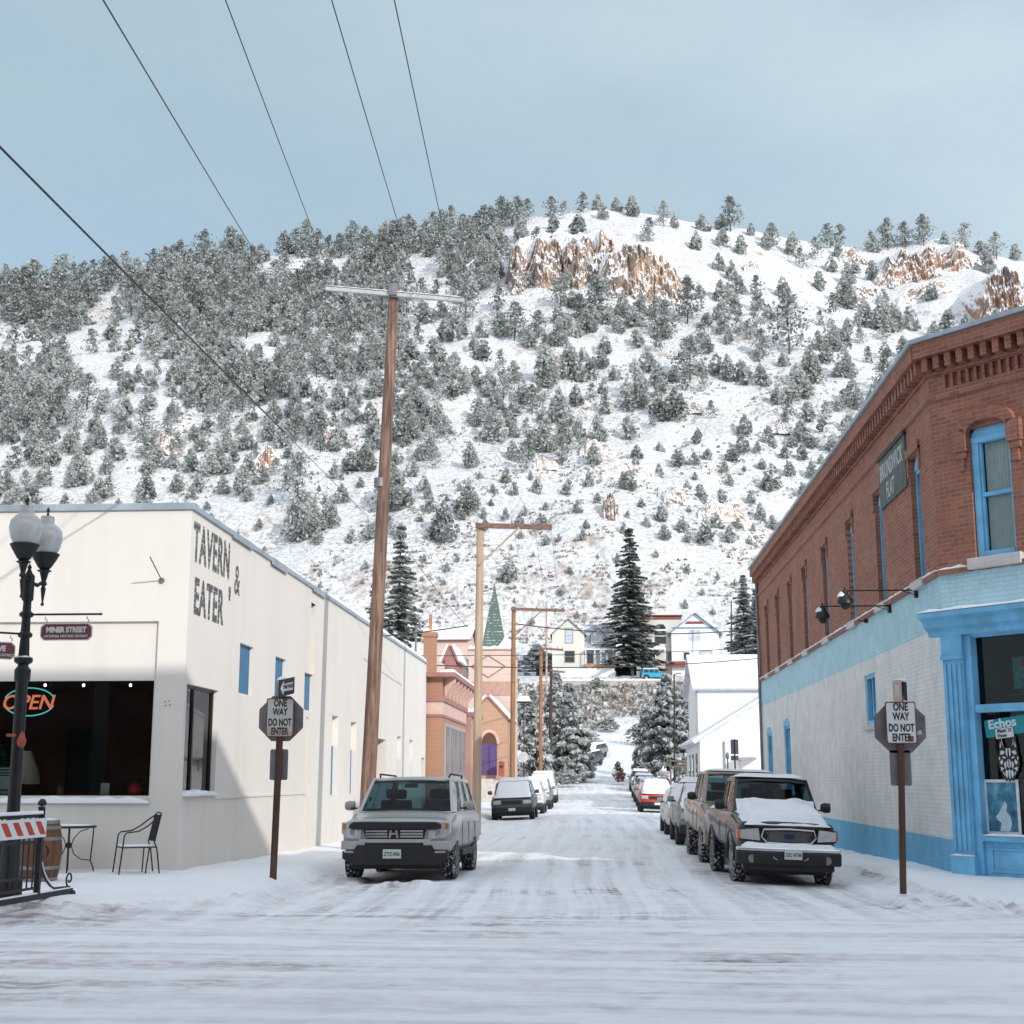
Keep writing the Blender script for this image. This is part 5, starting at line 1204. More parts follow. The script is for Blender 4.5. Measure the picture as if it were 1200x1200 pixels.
mb = MB(); mb.fbox(Vector((0,-.02,.955)), X_, Z_, -Y_, -.62,.62,-.02,.03,-.03,.035); mb.build('hood_edge', BLACKP, t, bevel=.02)
for s_ in (-1,1):
    P_ = [(.50,.735),(.83,.755),(.85,.90),(.53,.93)]; P_ = P_ if s_ == 1 else [(-x,z) for x,z in P_][::-1]
    fr_ = hexprism(t, 'headlight', [(x*1.0+(.02 if x > 0 else -.02)*(1 if abs(x)>.7 else -1), z+(.02 if z > .8 else -.025)) for x, z in P_], -.03, .1, BLACKP, .01)
    hexprism(t, 'lens', P_, -.045, .05, LENS, .015, fr_)
    hexprism(t, 'turn_signal', [(s_*.86-.03,.76),(s_*.86+.03,.76),(s_*.86+.025,.90),(s_*.86-.03,.91)], -.035, .10, AMBER, .008, fr_)
bx(t, 'bumper', -.92,.92,-.17,.0,.36,.57, BLACKP, .03)
bx(t, 'bumper_top', -.91,.91,-.155,.0,.57,.635, CHROME, .02)
bx(t, 'lower_valance', -.80,.80,-.10,.15,.27,.38, BLACKP, .02)
for s_ in (-1,1):
    mb = MB(); mb.lathe([(0,-.01),(.055,-.01),(.065,.0)], n=16); o_ = mb.build('fog_light', M('fog_lens', (.2,.2,.2), .3), t, smooth=60); o_.rotation_euler = (R(90),0,0); o_.location = (s_*.66,-.175,.45)
    mb = MB(); mb.tube([(s_*.30,-.16,.50),(s_*.30,-.23,.48),(s_*.24,-.23,.45),(s_*.24,-.16,.45)], .014, 6); mb.build('tow_hook', ALLOY, t, smooth=60)
plate(t, .05, .53, -.185, '532 HTM')
for s_ in (-1,1):
    for ay in (.88,3.75):
        mb = MB(); pts = [(s_*.875, ay+.455*math.cos(a), .41+.455*math.sin(a)) for a in np.linspace(R(-5), R(185), 20)]; mb.tube(pts, .035, 7); mb.build('fender_flare', BLACKP, t, smooth=60)
snow_patch('hood_snow', lambda u,v: ((-.76+1.52*u, -.02+1.42*v, 1.0+.205*min(1,v*1.0)), (0,0,1)), 46, 30, .17, .84, t, 5, .12)
snow_patch('windshield_snow', lambda u,v: ((-.72+1.45*u, 1.22+.20*v, 1.20+.20*v), (0,-.6,.8)), 36, 10, .09, .72, t, 6, .25)
snow_patch('roof_snow', lambda u,v: ((-.66+1.32*u, 1.78+1.1*v, 1.79), (0,0,1)), 24, 16, .055, .95, t, 7, .14)
snow_patch('bumper_snow', lambda u,v: ((-.89+1.78*u, -.15+.2*v, .63), (0,0,1)), 60, 8, .075, .74, t, 8, .10)
snow_patch('bed_snow', lambda u,v: ((-.8+1.6*u, 3.1+1.95*v, 1.2), (0,0,1)), 16, 16, .08, .95, t, 9, .1)

bend_front(t, .9, .12); t.scale = (.93,1,1); t.location.x = 3.06

# --- tan pickup behind it
TAN = grime('tan_paint', (.27,.215,.16), (.36,.30,.24), .4, .5)
t, Wd = make_car((3.10, 29.15, -.03), dict(name='tan_pickup', w=2.02, l=5.7, h=1.96, paint=TAN, cowl=1.35, cowlz=1.30, hoodz=1.14, facez=1.10, zb=.55, wr=.41, axles=(1.0,4.2), cab_end=3.9, roof0=1.95, roof1=3.75, roofw=.77, segs=[0,.40,.74,1], bedz=1.32, tread=True, seats=1, mirror=BLACKP, handles=(2.4,3.3), lines=(1.5,2.6)),
    'tan pickup truck parked between the black pickup and the snow covered cars', 'pickup truck', roll=R(1.6), rz=R(1.0))
hexprism(t, 'grille', [(-.50,.72),(.50,.72),(.55,1.02),(-.55,1.02)], -.03, .05, CHROME, .02)
for s_ in (-1,1):
    P_ = [(.60,.83),(.93,.86),(.97,1.02),(.60,1.03)]; P_ = P_ if s_ == 1 else [(-x,z) for x,z in P_][::-1]; hexprism(t, 'headlight', P_, -.025, .12, LENS, .02)
    bx(t, 'fog_light', s_*.72-.10,s_*.72+.10,-.07,.0,.50,.64, BLACKP, .02)
bx(t, 'bumper', -.98,.98,-.06,.2,.42,.76, TAN, .05)
snow_patch('hood_snow', lambda u,v: ((-.5+1.3*u, .1+1.1*v, 1.14+.13*v), (0,0,1)), 20, 14, .03, .75, t, 15, .15)
snow_patch('roof_snow', lambda u,v: ((-.72+1.44*u, 1.95+1.8*v, 1.95), (0,0,1)), 16, 14, .04, .95, t, 16, .14)

bend_front(t, 1.0, .15)

# --- the rest of the parked cars
def simple_car(loc, name, paint, label, w=1.8, h=1.5, l=4.5, kind='sedan', snow=.95, cat='car', windsnow=True, roll=R(1), rack=False, red=False, seed=1, group='snowy cars parked along the kerbs', rz=0, tail=False):
    tall = kind == 'suv'
    cz = .98 if not tall else 1.12
    sp = dict(name=name, w=w, l=l, h=h, paint=paint, cowl=1.15 if not tall else 1.1, cowlz=cz, hoodz=cz-.14, facez=cz-.2, zb=.30 if not tall else .38, wr=.33 if not tall else .36, axles=(.85,l-.95), cab_end=l-.75 if not tall else l-.12, roof0=2.0 if not tall else 1.8, roof1=l-1.45 if not tall else l-.45, roofw=.72, rear_z=cz, segs=[0,.5,1])
    t, W_ = make_car(loc, sp, label, cat, group, roll=roll, rz=rz)
    fz = sp['facez']
    bx(t, 'bumper', -W_*.93,W_*.93,-.06,.18,.34,.56, BLACKP if tall else paint, .04)
    bx(t, 'grille', -.42,.42,-.03,.05,fz-.22,fz-.07, BLACKP, .02)
    for s_ in (-1,1):
        bx(t, 'headlight', s_*.65-.17,s_*.65+.17,-.028,.12,fz-.22,fz-.05, LENS, .03)
    bx(t, 'licence_plate', -.15,.15,-.075,-.06,.42,.54, PLATE, .004)
    if snow:
        W2 = W_
        snow_patch('hood_snow', lambda u,v: ((-W2*.86+W2*1.72*u, .0+1.2*v, cz-.13+.14*v), (0,0,1)), 22, 14, .11, snow, t, seed, .08)
        snow_patch('roof_snow', lambda u,v: ((-W2*.72+W2*1.44*u, sp['roof0']-.08+(sp['roof1']-sp['roof0']+.1)*v, h-.02), (0,0,1)), 18, 14, .13, .98, t, seed+1, .1)
        if windsnow:
            r0 = sp['roof0']
            snow_patch('windshield_snow', lambda u,v: ((-W2*(.86-.14*v)+2*W2*(.86-.14*v)*u, 1.1+(r0-1.1)*v, cz+(h-.05-cz)*v), (0,-.6,.8)), 18, 12, .06, windsnow if isinstance(windsnow, float) else .97, t, seed+2, .06)
            for s_ in (-1,):
                snow_patch('side_snow', lambda u,v: ((s_*W2*(.90-.14*v), sp['roof0']-.3+(l-2.3)*(1-u)-.2*v, cz+(h-.08-cz)*v), (s_*1.,0,.2)), 14, 8, .04, .85, t, seed+3, .1)
    if rack:
        mb = MB()
        for yy in (2.2, 3.0): mb.box(-W_*.66,W_*.66,yy,yy+.03,h+.18,h+.21)
        for xx in (-.6,-.2,.2,.6): mb.box(xx*W_*1.0-.01,xx*W_+.01,2.2,3.03,h+.08,h+.21)
        mb.build('roof_rack', ALLOY, t)
    bend_front(t, W_, .16)
    return t
GREYC = grime('grey_car_paint', (.22,.22,.225), (.33,.30,.28), .4, .5); WHC = grime('white_car_paint', (.62,.62,.62), (.35,.32,.3), 0, .5)
REDC = grime('red_car_paint', (.50,.035,.02), (.35,.2,.17), .1, .3); DKC = grime('dark_car_paint', (.045,.05,.06), (.3,.28,.26), .3, .5); TEALC = grime('turquoise_paint', (.02,.32,.45), (.2,.3,.33), .1, .2)
# right kerb, going away
simple_car((2.95,37.6,-.08), 'snowy_suv', GREYC, 'grey SUV buried under snow behind the tan pickup', kind='suv', h=1.7, l=4.7, w=1.86, snow=1., cat='SUV', roll=R(1.4), seed=20)
simple_car((2.92,44.2,-.09), 'snowy_car', WHC, 'pale car covered in snow in front of the red car, right kerb', h=1.5, l=4.6, snow=1., roll=R(1.4), seed=30)
simple_car((2.95,72.6,-.1), 'red_car', REDC, 'red nosed car with snow on its windshield and hood', kind='suv', h=1.62, l=4.5, w=1.85, cat='car', rack=True, seed=41)
simple_car((3.1,83,.0), 'parked_car', WHC, 'white car just beyond the red car on the right kerb', kind='suv', h=1.65, l=4.6, seed=50, windsnow=False)
simple_car((3.2,93,.1), 'parked_car', GREYC, 'grey car third from the far end of the right kerb row', kind='suv', h=1.6, l=4.6, seed=60, windsnow=False)
simple_car((3.3,103,.25), 'parked_car', WHC, 'pale car with dark windows second from the far end of the right kerb', kind='suv', h=1.7, l=4.7, seed=70, windsnow=False)
simple_car((3.4,116,.62), 'parked_car', DKC, 'dark roofed car at the far end of the right kerb row', kind='suv', h=1.7, l=4.7, seed=80, windsnow=False)
# left kerb
simple_car((-3.75,60.9,-.1), 'dark_suv', DKC, 'dark SUV with snow on hood and roof facing down the left kerb', kind='suv', h=1.72, l=4.6, w=1.9, cat='SUV', roll=R(-1), seed=90, snow=1.)
simple_car((-3.65,70.0,-.1), 'parked_car', WHC, 'white snow covered car second in line on the left kerb', kind='suv', h=1.7, l=4.6, w=1.85, roll=R(-1), seed=100)
simple_car((-3.6,79.5,-.1), 'parked_car', GREYC, 'grey snow covered car third in line on the left kerb', kind='suv', h=1.75, l=4.6, w=1.85, roll=R(-1), seed=110)
simple_car((-3.7,92,.05), 'parked_van', WHC, 'tall snow topped van at the end of the left kerb row', kind='suv', h=2.0, l=4.8, w=1.9, cat='van', roll=R(-1), seed=120)
g0 = lambda x, y: float(gz(x, y))
simple_car((-2.0,150,g0(-4.2,152)+.02), 'parked_car', DKC, 'dark car under thick snow on the upper bend of the street', kind='suv', h=1.6, l=4.6, roll=0, seed=130, rz=R(-25))
simple_car((-1.5,159,g0(-3.4,160)+.02), 'parked_car', GREYC, 'snow capped car parked above the dark one on the bend', kind='suv', h=1.6, l=4.6, roll=0, seed=140, rz=R(-25))

# ================================================================== UTILITY POLES AND WIRES
POLE1 = wood_mat('weathered_pole', (.30,.19,.14), (.085,.05,.038), (14,14,.9)); POLE2 = wood_mat('new_pole', (.52,.40,.29), (.38,.26,.17), (10,10,.5)); POLE3 = wood_mat('orange_pole', (.36,.19,.09), (.22,.11,.05), (10,10,.5))
ARMW = M('frosted_arm', (.45,.46,.47), .7, 0, .15, 8)
def pole(base, top, r0, r1, mat, label):
    t = thing('utility_pole', base, label, 'utility pole', 'wooden utility poles along the left kerb'); mb = MB(); d = Vector(top)-Vector(base)
    mb.cyl((0,0,-.3), d, r0, r1, 14); mb.build('pole', mat, t, smooth=50); return t
Y1 = 33.0; t = pole((PY(428,950,Y1).x,Y1,0), PY(462,336,Y1), .185, .13, POLE1, 'tall leaning brown pole with frosty white crossarm behind the silver SUV')
B1 = t.location.copy(); cA = PY(383,341,Y1); cB = PY(545,355,Y1)
INS = M('glass_insulator', (.35,.37,.38), .3, 0, .2, 9)
mb = MB(); uu = (cB-cA).normalized(); mb.fbox(cA-B1, uu, Z_, -Y_, 0, (cB-cA).length, -.055, .045, .13, .23); mb.build('crossarm', ARMW, t, bevel=.01)
snow_strip('crossarm_snow', [cA-B1+Vector((0,-.25,.06)), cB-B1+Vector((0,-.25,.06))], (0,.12,0), .022, None, 40).parent = t
wires1 = []
for px in (391, 399, 480, 491, 525, 536):
    a = cA.lerp(cB, (px-383)/162); mb = MB(); mb.lathe([(.015,-.0),(.02,.08),(.05,.10),(.055,.16),(.035,.2),(0,.21)], c=a-B1+Vector((0,-.19,.05)), n=8); mb.build('insulator', INS, t, smooth=50); wires1.append(a+Vector((0,-.19,.2)))
mb = MB(); mb.box(-.10,.10,-.3,-.13,0,.3); o_ = mb.build('bracket', STEEL, t); o_.location = PY(462,350,Y1)-B1
mb = MB(); mb.cyl((0,0,0),(0,0,.22),.168,.165,14); o_ = mb.build('band', STEEL, t); o_.location = PY(446,571,Y1)-B1
def gallows(px0, py0, px1, py1, Yp, xe, r0, r1, mat, label, brace=True):
    base = PY(px0, py0, Yp); top = PY(px1, py1-3, Yp); base.z = g0(base.x, Yp)
    t = pole(base, top, r0, r1, mat, label); a = PY(px1, py1, Yp); e = PY(xe, py1+2, Yp)
    mb = MB(); uu = (e-a).normalized(); mb.fbox(a-base, uu, Z_, -Y_, -.15, (e-a).length, -.08, .08, r1, r1+.12); mb.build('crossarm', M('brown_arm', (.20,.12,.09), .8, 0, .3, 6), t)
    if brace: mb = MB(); mb.cyl(a-base+Vector((0,-r1-.15,-(e-a).length*.55)), a-base+uu*(e-a).length*.55+Vector((0,-r1-.15,-.05)), .035, n=6); mb.build('brace', mat, t)
    for f_ in (.45,.75,.98):
        mb = MB(); q_ = a.lerp(e, f_)-base+Vector((0,-r1-.06,.08)); mb.lathe([(.02,0),(.05,.06),(.04,.14),(0,.16)], c=q_, n=7); mb.build('insulator', INS, t)
    return t, a, e
g2, a2, e2 = gallows(558,965,563,617,46., 647, .155, .12, POLE2, 'pale new wooden pole with one sided crossarm beyond the SUV')
g3, a3, e3 = gallows(600,925,602,714,78., 662, .16, .12, POLE3, 'orange brown pole with one sided crossarm beside the purple door')
g4, a4, e4 = gallows(633,898,634,760,108., 660, .16, .12, POLE3, 'thin orange brown pole at the far end of the left row', brace=False)
g5, a5, e5 = gallows(644,893,646,786,128., 662, .17, .13, wood_mat('dark_pole', (.09,.05,.045), (.04,.025,.022)), 'dark brown pole in front of the snowy left trees', brace=False)
p = PY(672,800,205.); b6 = PY(640,790,180.); b6.z = g0(b6.x,180); g6 = pole(tuple(b6), PY(640.5,706,180.), .16, .12, M('faint_red_pole', (.42,.28,.24), .8), 'faint reddish pole just left of the cream gabled house')
p = PY(860,760,190.)
WIRE = M('wire_black', (.03,.03,.032), .6); WIRE2 = M('wire_grey', (.16,.16,.17), .6)
def wire(a, b, sag, r, label, mat=WIRE, n=24):
    a = Vector(a); b = Vector(b); mb = MB(); c = (a+b)/2
    mb.tube([a.lerp(b, k/n)-Z_*(4*sag*(k/n)*(1-k/n))-c for k in range(n+1)], r, 5)
    o = mb.build('overhead_wire', mat); o.location = c; tag(o, label, 'wire', 'overhead wires along the street'); return o
def back(p, q, Yn):   # extend the straight span from pole point q past picture-edge point p to depth Yn
    d = (p-q); k = (Yn-q.y)/d.y; return q+d*k
for (px, py, Yn, tgt, lab) in ((266,0,15.,wires1[0],'thin wire from the sky to the left end of the frosty crossarm'), (390,0,15.,wires1[3],'thin wire from the sky to the crossarm right of the tall pole'), (463,0,15.,wires1[5],'thin wire from the sky to the right end of the frosty crossarm')):
    wire(back(PY(px,py,Yn), tgt, 4.), tgt, .05, .008, lab)
wire(back(PY(122,0,13.), PY(300,298,30.), 6.), PY(300,298,30.), .02, .010, 'upper left wire ending above the forested ridge')
wire(PY(300,298,30.), a2+Vector((0,0,.1)), 1.3, .008, 'faint wire sloping over the forested hill to the pale pole', WIRE2)
cN = back(PY(0,170,12.8), PY(432,606,Y1), 3.); cF = PY(432,606,Y1); cM = cN.lerp(cF, .72)
wire(cN, cM, .02, .014, 'thick dark cable crossing the upper left sky')
wire(cM, cF, .01, .008, 'thin grey cable over the hillside ending at the tall brown pole', WIRE2)
wire(PY(447,600,Y1), PY(547,735,46.), .10, .011, 'grey cable dropping from the tall brown pole to the pale pole', WIRE2)
wire(PY(452,745,40.), PY(548,733,46.), .03, .02, 'black drooping service cable left of the pale pole')
wire(PY(603,731,78.), PY(905,735,92.), .5, .035, 'highest dark cable crossing in front of the hillside houses')
wire(PY(440,768,70.), PY(905,758,92.), .2, .022, 'middle cable crossing in front of the hillside houses')
wire(PY(470,778,70.), PY(905,770,92.), .4, .03, 'lowest cable crossing in front of the hillside houses')
for i, w_ in enumerate(wires1[1::2]):
    wire(w_, a2.lerp(e2, (.45,.75,.98)[i])+Vector((0,-.2,.2)), .25, .006, 'faint wire between the tall brown pole and the pale pole', WIRE2)
for i, f_ in enumerate((.45,.75,.98)):
    wire(a2.lerp(e2, f_)+Vector((0,-.2,.2)), a3.lerp(e3, f_)+Vector((0,-.2,.2)), .8, .007, 'faint wire between the pale pole and the orange brown pole', WIRE2)

# ================================================================== FAR BUILDINGS
def gable_house(name, x0, x1, yf, yb, z0, ze, zr, wallm, roofm, label, axis='y', over=.25, snow=True, parent=None, cat='building'):
    """box with a gable roof; axis='y': gable faces the viewer, 'x': eaves face the viewer"""
    t = parent or thing(name, ((x0+x1)/2, yf, z0), label, cat); mb = MB()
    cx, cy = (x0+x1)/2, (yf+yb)/2
    if axis == 'y':
        mb.add([(x0,yf,z0),(x1,yf,z0),(x1,yf,ze),(cx,yf,zr),(x0,yf,ze),(x0,yb,z0),(x1,yb,z0),(x1,yb,ze),(cx,yb,zr),(x0,yb,ze)], [(0,1,2,3,4),(9,8,7,6,5),(1,6,7,2),(5,0,4,9)])
    else:
        mb.add([(x0,yf,z0),(x1,yf,z0),(x1,yf,ze),(x0,yf,ze),(x0,yb,z0),(x1,yb,z0),(x1,yb,ze),(x0,yb,ze),(x0,cy,zr),(x1,cy,zr)], [(0,1,2,3),(5,4,7,6),(1,5,6,9,2),(4,0,3,8,7)])
    mb.build('wall', wallm, t, world=True)
    def slab(p, q, r_, s_, th, mat, nm, up=0):
        p, q, r_, s_ = map(Vector, (p,q,r_,s_)); n = (q-p).cross(s_-p).normalized(); n = n if n.z > 0 else -n
        m2 = MB(); A4 = [v+n*up for v in (p,q,r_,s_)]; B4 = [v+n*(up+th) for v in (p,q,r_,s_)]
        m2.add(A4+B4, [(0,3,2,1),(4,5,6,7),(0,1,5,4),(1,2,6,5),(2,3,7,6),(3,0,4,7)]); return m2.build(nm, mat, t, world=True)
    sl_ = (zr-ze)/((x1-x0)/2 if axis == 'y' else (yb-yf)/2); o_ = over
    if axis == 'y':
        Ls = [((x0-o_,yf-o_,ze-o_*sl_),(cx,yf-o_,zr),(cx,yb+o_,zr),(x0-o_,yb+o_,ze-o_*sl_)), ((x1+o_,yf-o_,ze-o_*sl_),(x1+o_,yb+o_,ze-o_*sl_),(cx,yb+o_,zr),(cx,yf-o_,zr))]
    else:
        Ls = [((x0-o_,yf-o_,ze-o_*sl_),(x1+o_,yf-o_,ze-o_*sl_),(x1+o_,cy,zr),(x0-o_,cy,zr)), ((x0-o_,yb+o_,ze-o_*sl_),(x0-o_,cy,zr),(x1+o_,cy,zr),(x1+o_,yb+o_,ze-o_*sl_))]
    for a in Ls:
        slab(*a, .12, roofm, 'roof', .0)
        if snow: slab(*a, .12, SNOW, 'roof_snow', .123)
    return t
def win(t, u0, u1, z0, z1, y, frame, pane, name='window', bars=(1,1), dp=.08, panel=None):
    mb = MB(); w_ = .09; mb.box(u0-w_,u1+w_,y-dp,y+.02,z1,z1+w_); mb.box(u0-w_,u1+w_,y-dp,y+.02,z0-w_,z0); mb.box(u0-w_,u0,y-dp,y+.02,z0,z1); mb.box(u1,u1+w_,y-dp,y+.02,z0,z1)
    for k in range(1, bars[0]): x = u0+(u1-u0)*k/bars[0]; mb.box(x-.03,x+.03,y-dp*.8,y+.01,z0,z1)
    for k in range(1, bars[1]): z = z0+(z1-z0)*k/bars[1]; mb.box(u0,u1,y-dp*.75,y+.01,z-.03,z+.03)
    fr = mb.build(name, frame, t, world=True); mb = MB(); mb.box(u0,u1,y-.03,y-.01,z0,z1); mb.build('pane', pane, fr); return fr
def WX(px, py, Y): v = PY(px, py, Y); return v.x, v.z
CREAMS = siding('cream_siding', (.70,.67,.60)); WHS = siding('white_siding', (.80,.80,.79)); SLATE = M('dark_slate', (.10,.10,.12), .8, 0, .3, 2)
LP_ = M('light_pane', (.45,.5,.55), .2, 0, .2, 2); DP_ = glass_mat('dark_pane', (.015,.016,.018)); GF = M('grey_frame', (.30,.29,.29), .7); WF = M('white_frame', (.75,.75,.74), .6); MARW = M('maroon_paint', (.22,.06,.055), .7); OW = M('orange_wood', (.42,.22,.10), .7); BT = M('blue_trim', (.12,.24,.38), .6)
# --- cream gabled house
Yh = 212.; X = lambda px, py=760, Y=Yh: PY(px, py, Y).x; Zz = lambda py, px=690, Y=Yh: PY(px, py, Y).z
zg = Zz(797)
h1 = gable_house('gabled_house', X(647), X(685), Yh, Yh+9, zg-1, Zz(743), Zz(726), CREAMS, SLATE, 'cream two storey house with a dormer wing left of the tall spruce', snow=False)
win(h1, X(663),X(671), Zz(753), Zz(736), Yh, GF, LP_, bars=(1,2)); win(h1, X(662),X(673), Zz(776), Zz(763), Yh, GF, DP_, bars=(1,2))
gable_house('', X(686), X(720), Yh+.6, Yh+8.5, zg-1, Zz(762), Zz(729), CREAMS, M('slate_with_snow', (.42,.45,.50), .8, 0, .5, .8), '', axis='x', parent=h1, snow=False)
mb = MB(); mb.box(X(686),X(720),Yh-1.2,Yh+.6,Zz(762)-.02,Zz(762)+.12); mb.build('porch_roof', SNOW, h1, world=True)
for px in (686.5,697,704,711,719): mb = MB(); x = X(px); mb.box(x-.07,x+.07,Yh-1.15,Yh-1.0,Zz(779),Zz(762)-.02); mb.build('porch_post', WF, h1, world=True)
for a, b_ in ((688,695),(698,703),(705,710),(712,718)): win(h1, X(a),X(b_), Zz(777), Zz(765), Yh+.58, WF, DP_ if a < 690 else LP_)
mb = MB(); mb.box(X(686),X(720),Yh-1.25,Yh-1.15,Zz(783),Zz(779)); mb.build('porch_rail', OW, h1, world=True)
gable_house('', X(693), X(709), Yh+1.2, Yh+4, Zz(754), Zz(744), Zz(736), WHS, SLATE, '', parent=h1, snow=False, over=.1); win(h1, X(695),X(707), Zz(752), Zz(741.5), Yh+1.2, GF, LP_, bars=(2,1))
mb = MB(); mb.box(X(647),X(720),Yh-1.2,Yh-.9,zg-2.5,Zz(784)); mb.build('foundation', M('foundation_white', (.7,.7,.7), .9), h1, world=True)
mb = MB(); mb.box(X(711),X(716),Yh+4.5,Yh+5.2,Zz(735),Zz(730)); mb.build('chimney', SLATE, h1, world=True)
# --- white house with blue gable
h2 = gable_house('blue_trimmed_house', X(787), X(843), Yh, Yh+11, zg-1, Zz(742), Zz(720), WHS, BT, 'white house with blue gable trim and red porch right of the spruce', snow=False, over=.5)
win(h2, X(808),X(821), Zz(752), Zz(739), Yh, WF, LP_, bars=(2,2)); win(h2, X(801),X(808), Zz(774), Zz(765), Yh, WF, DP_); win(h2, X(820),X(834), Zz(774), Zz(764), Yh, GF, LP_)
mb = MB(); mb.prism([(X(803),Zz(732)),(X(826),Zz(732)),(X(823),Zz(729)),(X(806),Zz(729))], (0,Yh-.03,0), X_, Z_, -Y_, 0, .03); mb.build('gable_band', MARW, h2, world=True)
mb = MB(); mb.box(X(787.5),X(842),Yh-.06,Yh,Zz(737.5),Zz(735.8)); mb.build('gable_band', BT, h2, world=True)
mb = MB(); mb.box(X(753),X(800),Yh+1.2,Yh+8,zg-1,Zz(724)); mb.build('side_wing', CREAMS, h2, world=True)
mb = MB(); mb.box(X(752),X(801),Yh+1.1,Yh+8.1,Zz(721.5),Zz(720)); mb.box(X(752),X(800),Yh+1.1,Yh+1.2,Zz(725.5),Zz(722.6)); mb.build('wing_cornice', MARW, h2, world=True)
mb = MB(); mb.box(X(752),X(801),Yh+1.0,Yh+8.1,Zz(720)+.001,Zz(719)); mb.build('roof_snow', SNOW, h2, world=True)
mb = MB(); c0 = X(775); mb.prism([(X(768),Zz(754)),(X(781),Zz(754)),(X(781),Zz(735)),(c0+.5,Zz(731.5)),(c0,Zz(731)),(c0-.5,Zz(731.5)),(X(768),Zz(735))], (0,Yh+1.2,0), X_, Z_, -Y_, -.3, .03); mb.build('balcony_door', DP_, h2, world=True)
mb = MB(); mb.box(X(767),X(782),Yh+1.05,Yh+1.15,Zz(739),Zz(737)); mb.box(X(767),X(782),Yh+1.05,Yh+1.15,Zz(745.5),Zz(744.5)); mb.build('balcony_rail', WF, h2, world=True)
mb = MB(); mb.box(X(751),X(780),Yh-.8,Yh+1.2,Zz(762),Zz(760)); mb.build('porch_roof', SNOW, h2, world=True)
for a in (752,760,768,779): mb = MB(); mb.box(X(a)-.08,X(a)+.08,Yh-.75,Yh-.6,Zz(773),Zz(762)); mb.build('porch_post', WF, h2, world=True)
mb = MB(); mb.box(X(750),X(771),Yh-.85,Yh-.75,Zz(780),Zz(773)); mb.build('porch_wall', MARW, h2, world=True)
mb = MB(); mb.box(X(779),X(811),Yh-.85,Yh-.6,Zz(783),Zz(776)); mb.build('porch_wall', MARW, h2, world=True)
win(h2, X(756),X(760), Zz(772), Zz(768), Yh+1.18, WF, DP_); win(h2, X(762),X(768), Zz(774), Zz(766), Yh+1.18, WF, DP_); win(h2, X(783),X(787), Zz(774), Zz(764), Yh+1.1, GF, DP_)
# turquoise jeep on the terrace
jz = PY(768,797,206.).z; jx = PY(768,797,206.).x
road_level = float(gz(jx, 208))
jl = thing('turquoise_suv', (jx,206.8,jz), 'turquoise off-road SUV with white roof parked below the blue gabled house', 'SUV', rz=R(0))
mb = MB(); mb.prism([(-2.0,.55),(-1.9,1.1),(-1.75,1.15),(.75,1.12),(1.85,1.0),(2.0,.85),(2.0,.5),(1.75,.5),(1.6,.85),(1.0,.85),(.8,.5),(-.8,.5),(-1.0,.85),(-1.6,.85),(-1.75,.5)][::-1], (0,0,0), X_, Z_, -Y_, -1.7, 0); mb.build('body', TEALC, jl, bevel=.04)
mb = MB(); mb.prism([(-1.85,1.12),(-1.75,1.72),(.45,1.74),(.80,1.14)][::-1], (0,0,0), X_, Z_, -Y_, -1.6, -.1); mb.build('cabin', TEALC, jl, bevel=.04)
for a, b_ in ((-1.6,-.95),(-.82,-.15),(-.02,.52)): mb = MB(); mb.box(a,b_,.085,.1,1.2,1.6); mb.build('window', DP_, jl)
mb = MB(); mb.box(-1.8,.5,.05,1.65,1.74,1.86); mb.build('roof_snow', SNOW, jl, bevel=.04)
for a in (-1.3,1.3):
    for yy in (-.02, 1.45):
        mb = MB(); mb.cyl((a,yy,.40),(a,yy+.25,.40),.42,n=20); w_ = mb.build('wheel', RUBBER, jl, smooth=40); mb = MB(); mb.cyl((a,yy-.01,.40),(a,yy,.40),.22,n=14); mb.build('rim', ALLOY, w_)
mb = MB(); mb.cyl((-2.05,.8,.95),(-2.25,.8,.95),.38,n=18); mb.build('spare_wheel', RUBBER, jl, smooth=40)
# low wall along the terrace
tw_ = MB(); tw_.box(X(630,795,204),X(790,795,204),204.2,204.5,PY(700,800,204).z-.5,PY(700,797.5,204).z); o = tw_.build('retaining_wall', M('pale_retaining_wall', (.45,.40,.36), .9, 0, .2, 1)); tag(o, 'low pale retaining wall topped with snow below the two houses', 'wall')
sn_ = snow_strip('snow_cap', [(X(630,795,204),204.15,PY(700,797.5,204).z),(X(790,795,204),204.15,PY(700,797.5,204).z)], (0,.4,0), .25, None, 51, n=80); sn_.parent = o
# driveway bank between the houses : dark block added for the shade under the spruce
cp_ = thing('spruce_shade_block', (X(732),Yh+2,zg), 'dark low shed-like block standing in for the shade beneath the tall spruce', 'shed'); mb = MB(); mb.box(X(722),X(746),Yh+3,Yh+6,zg-1,Zz(773)); mb.build('wall', M('spruce_shade_dark', (.03,.028,.026), .9, 0, .5, 3), cp_, world=True)
mb = MB(); mb.box(X(721.5),X(746.5),Yh+2.8,Yh+6.2,Zz(773),Zz(771.5)); mb.build('roof_snow', SNOW, cp_, world=True)

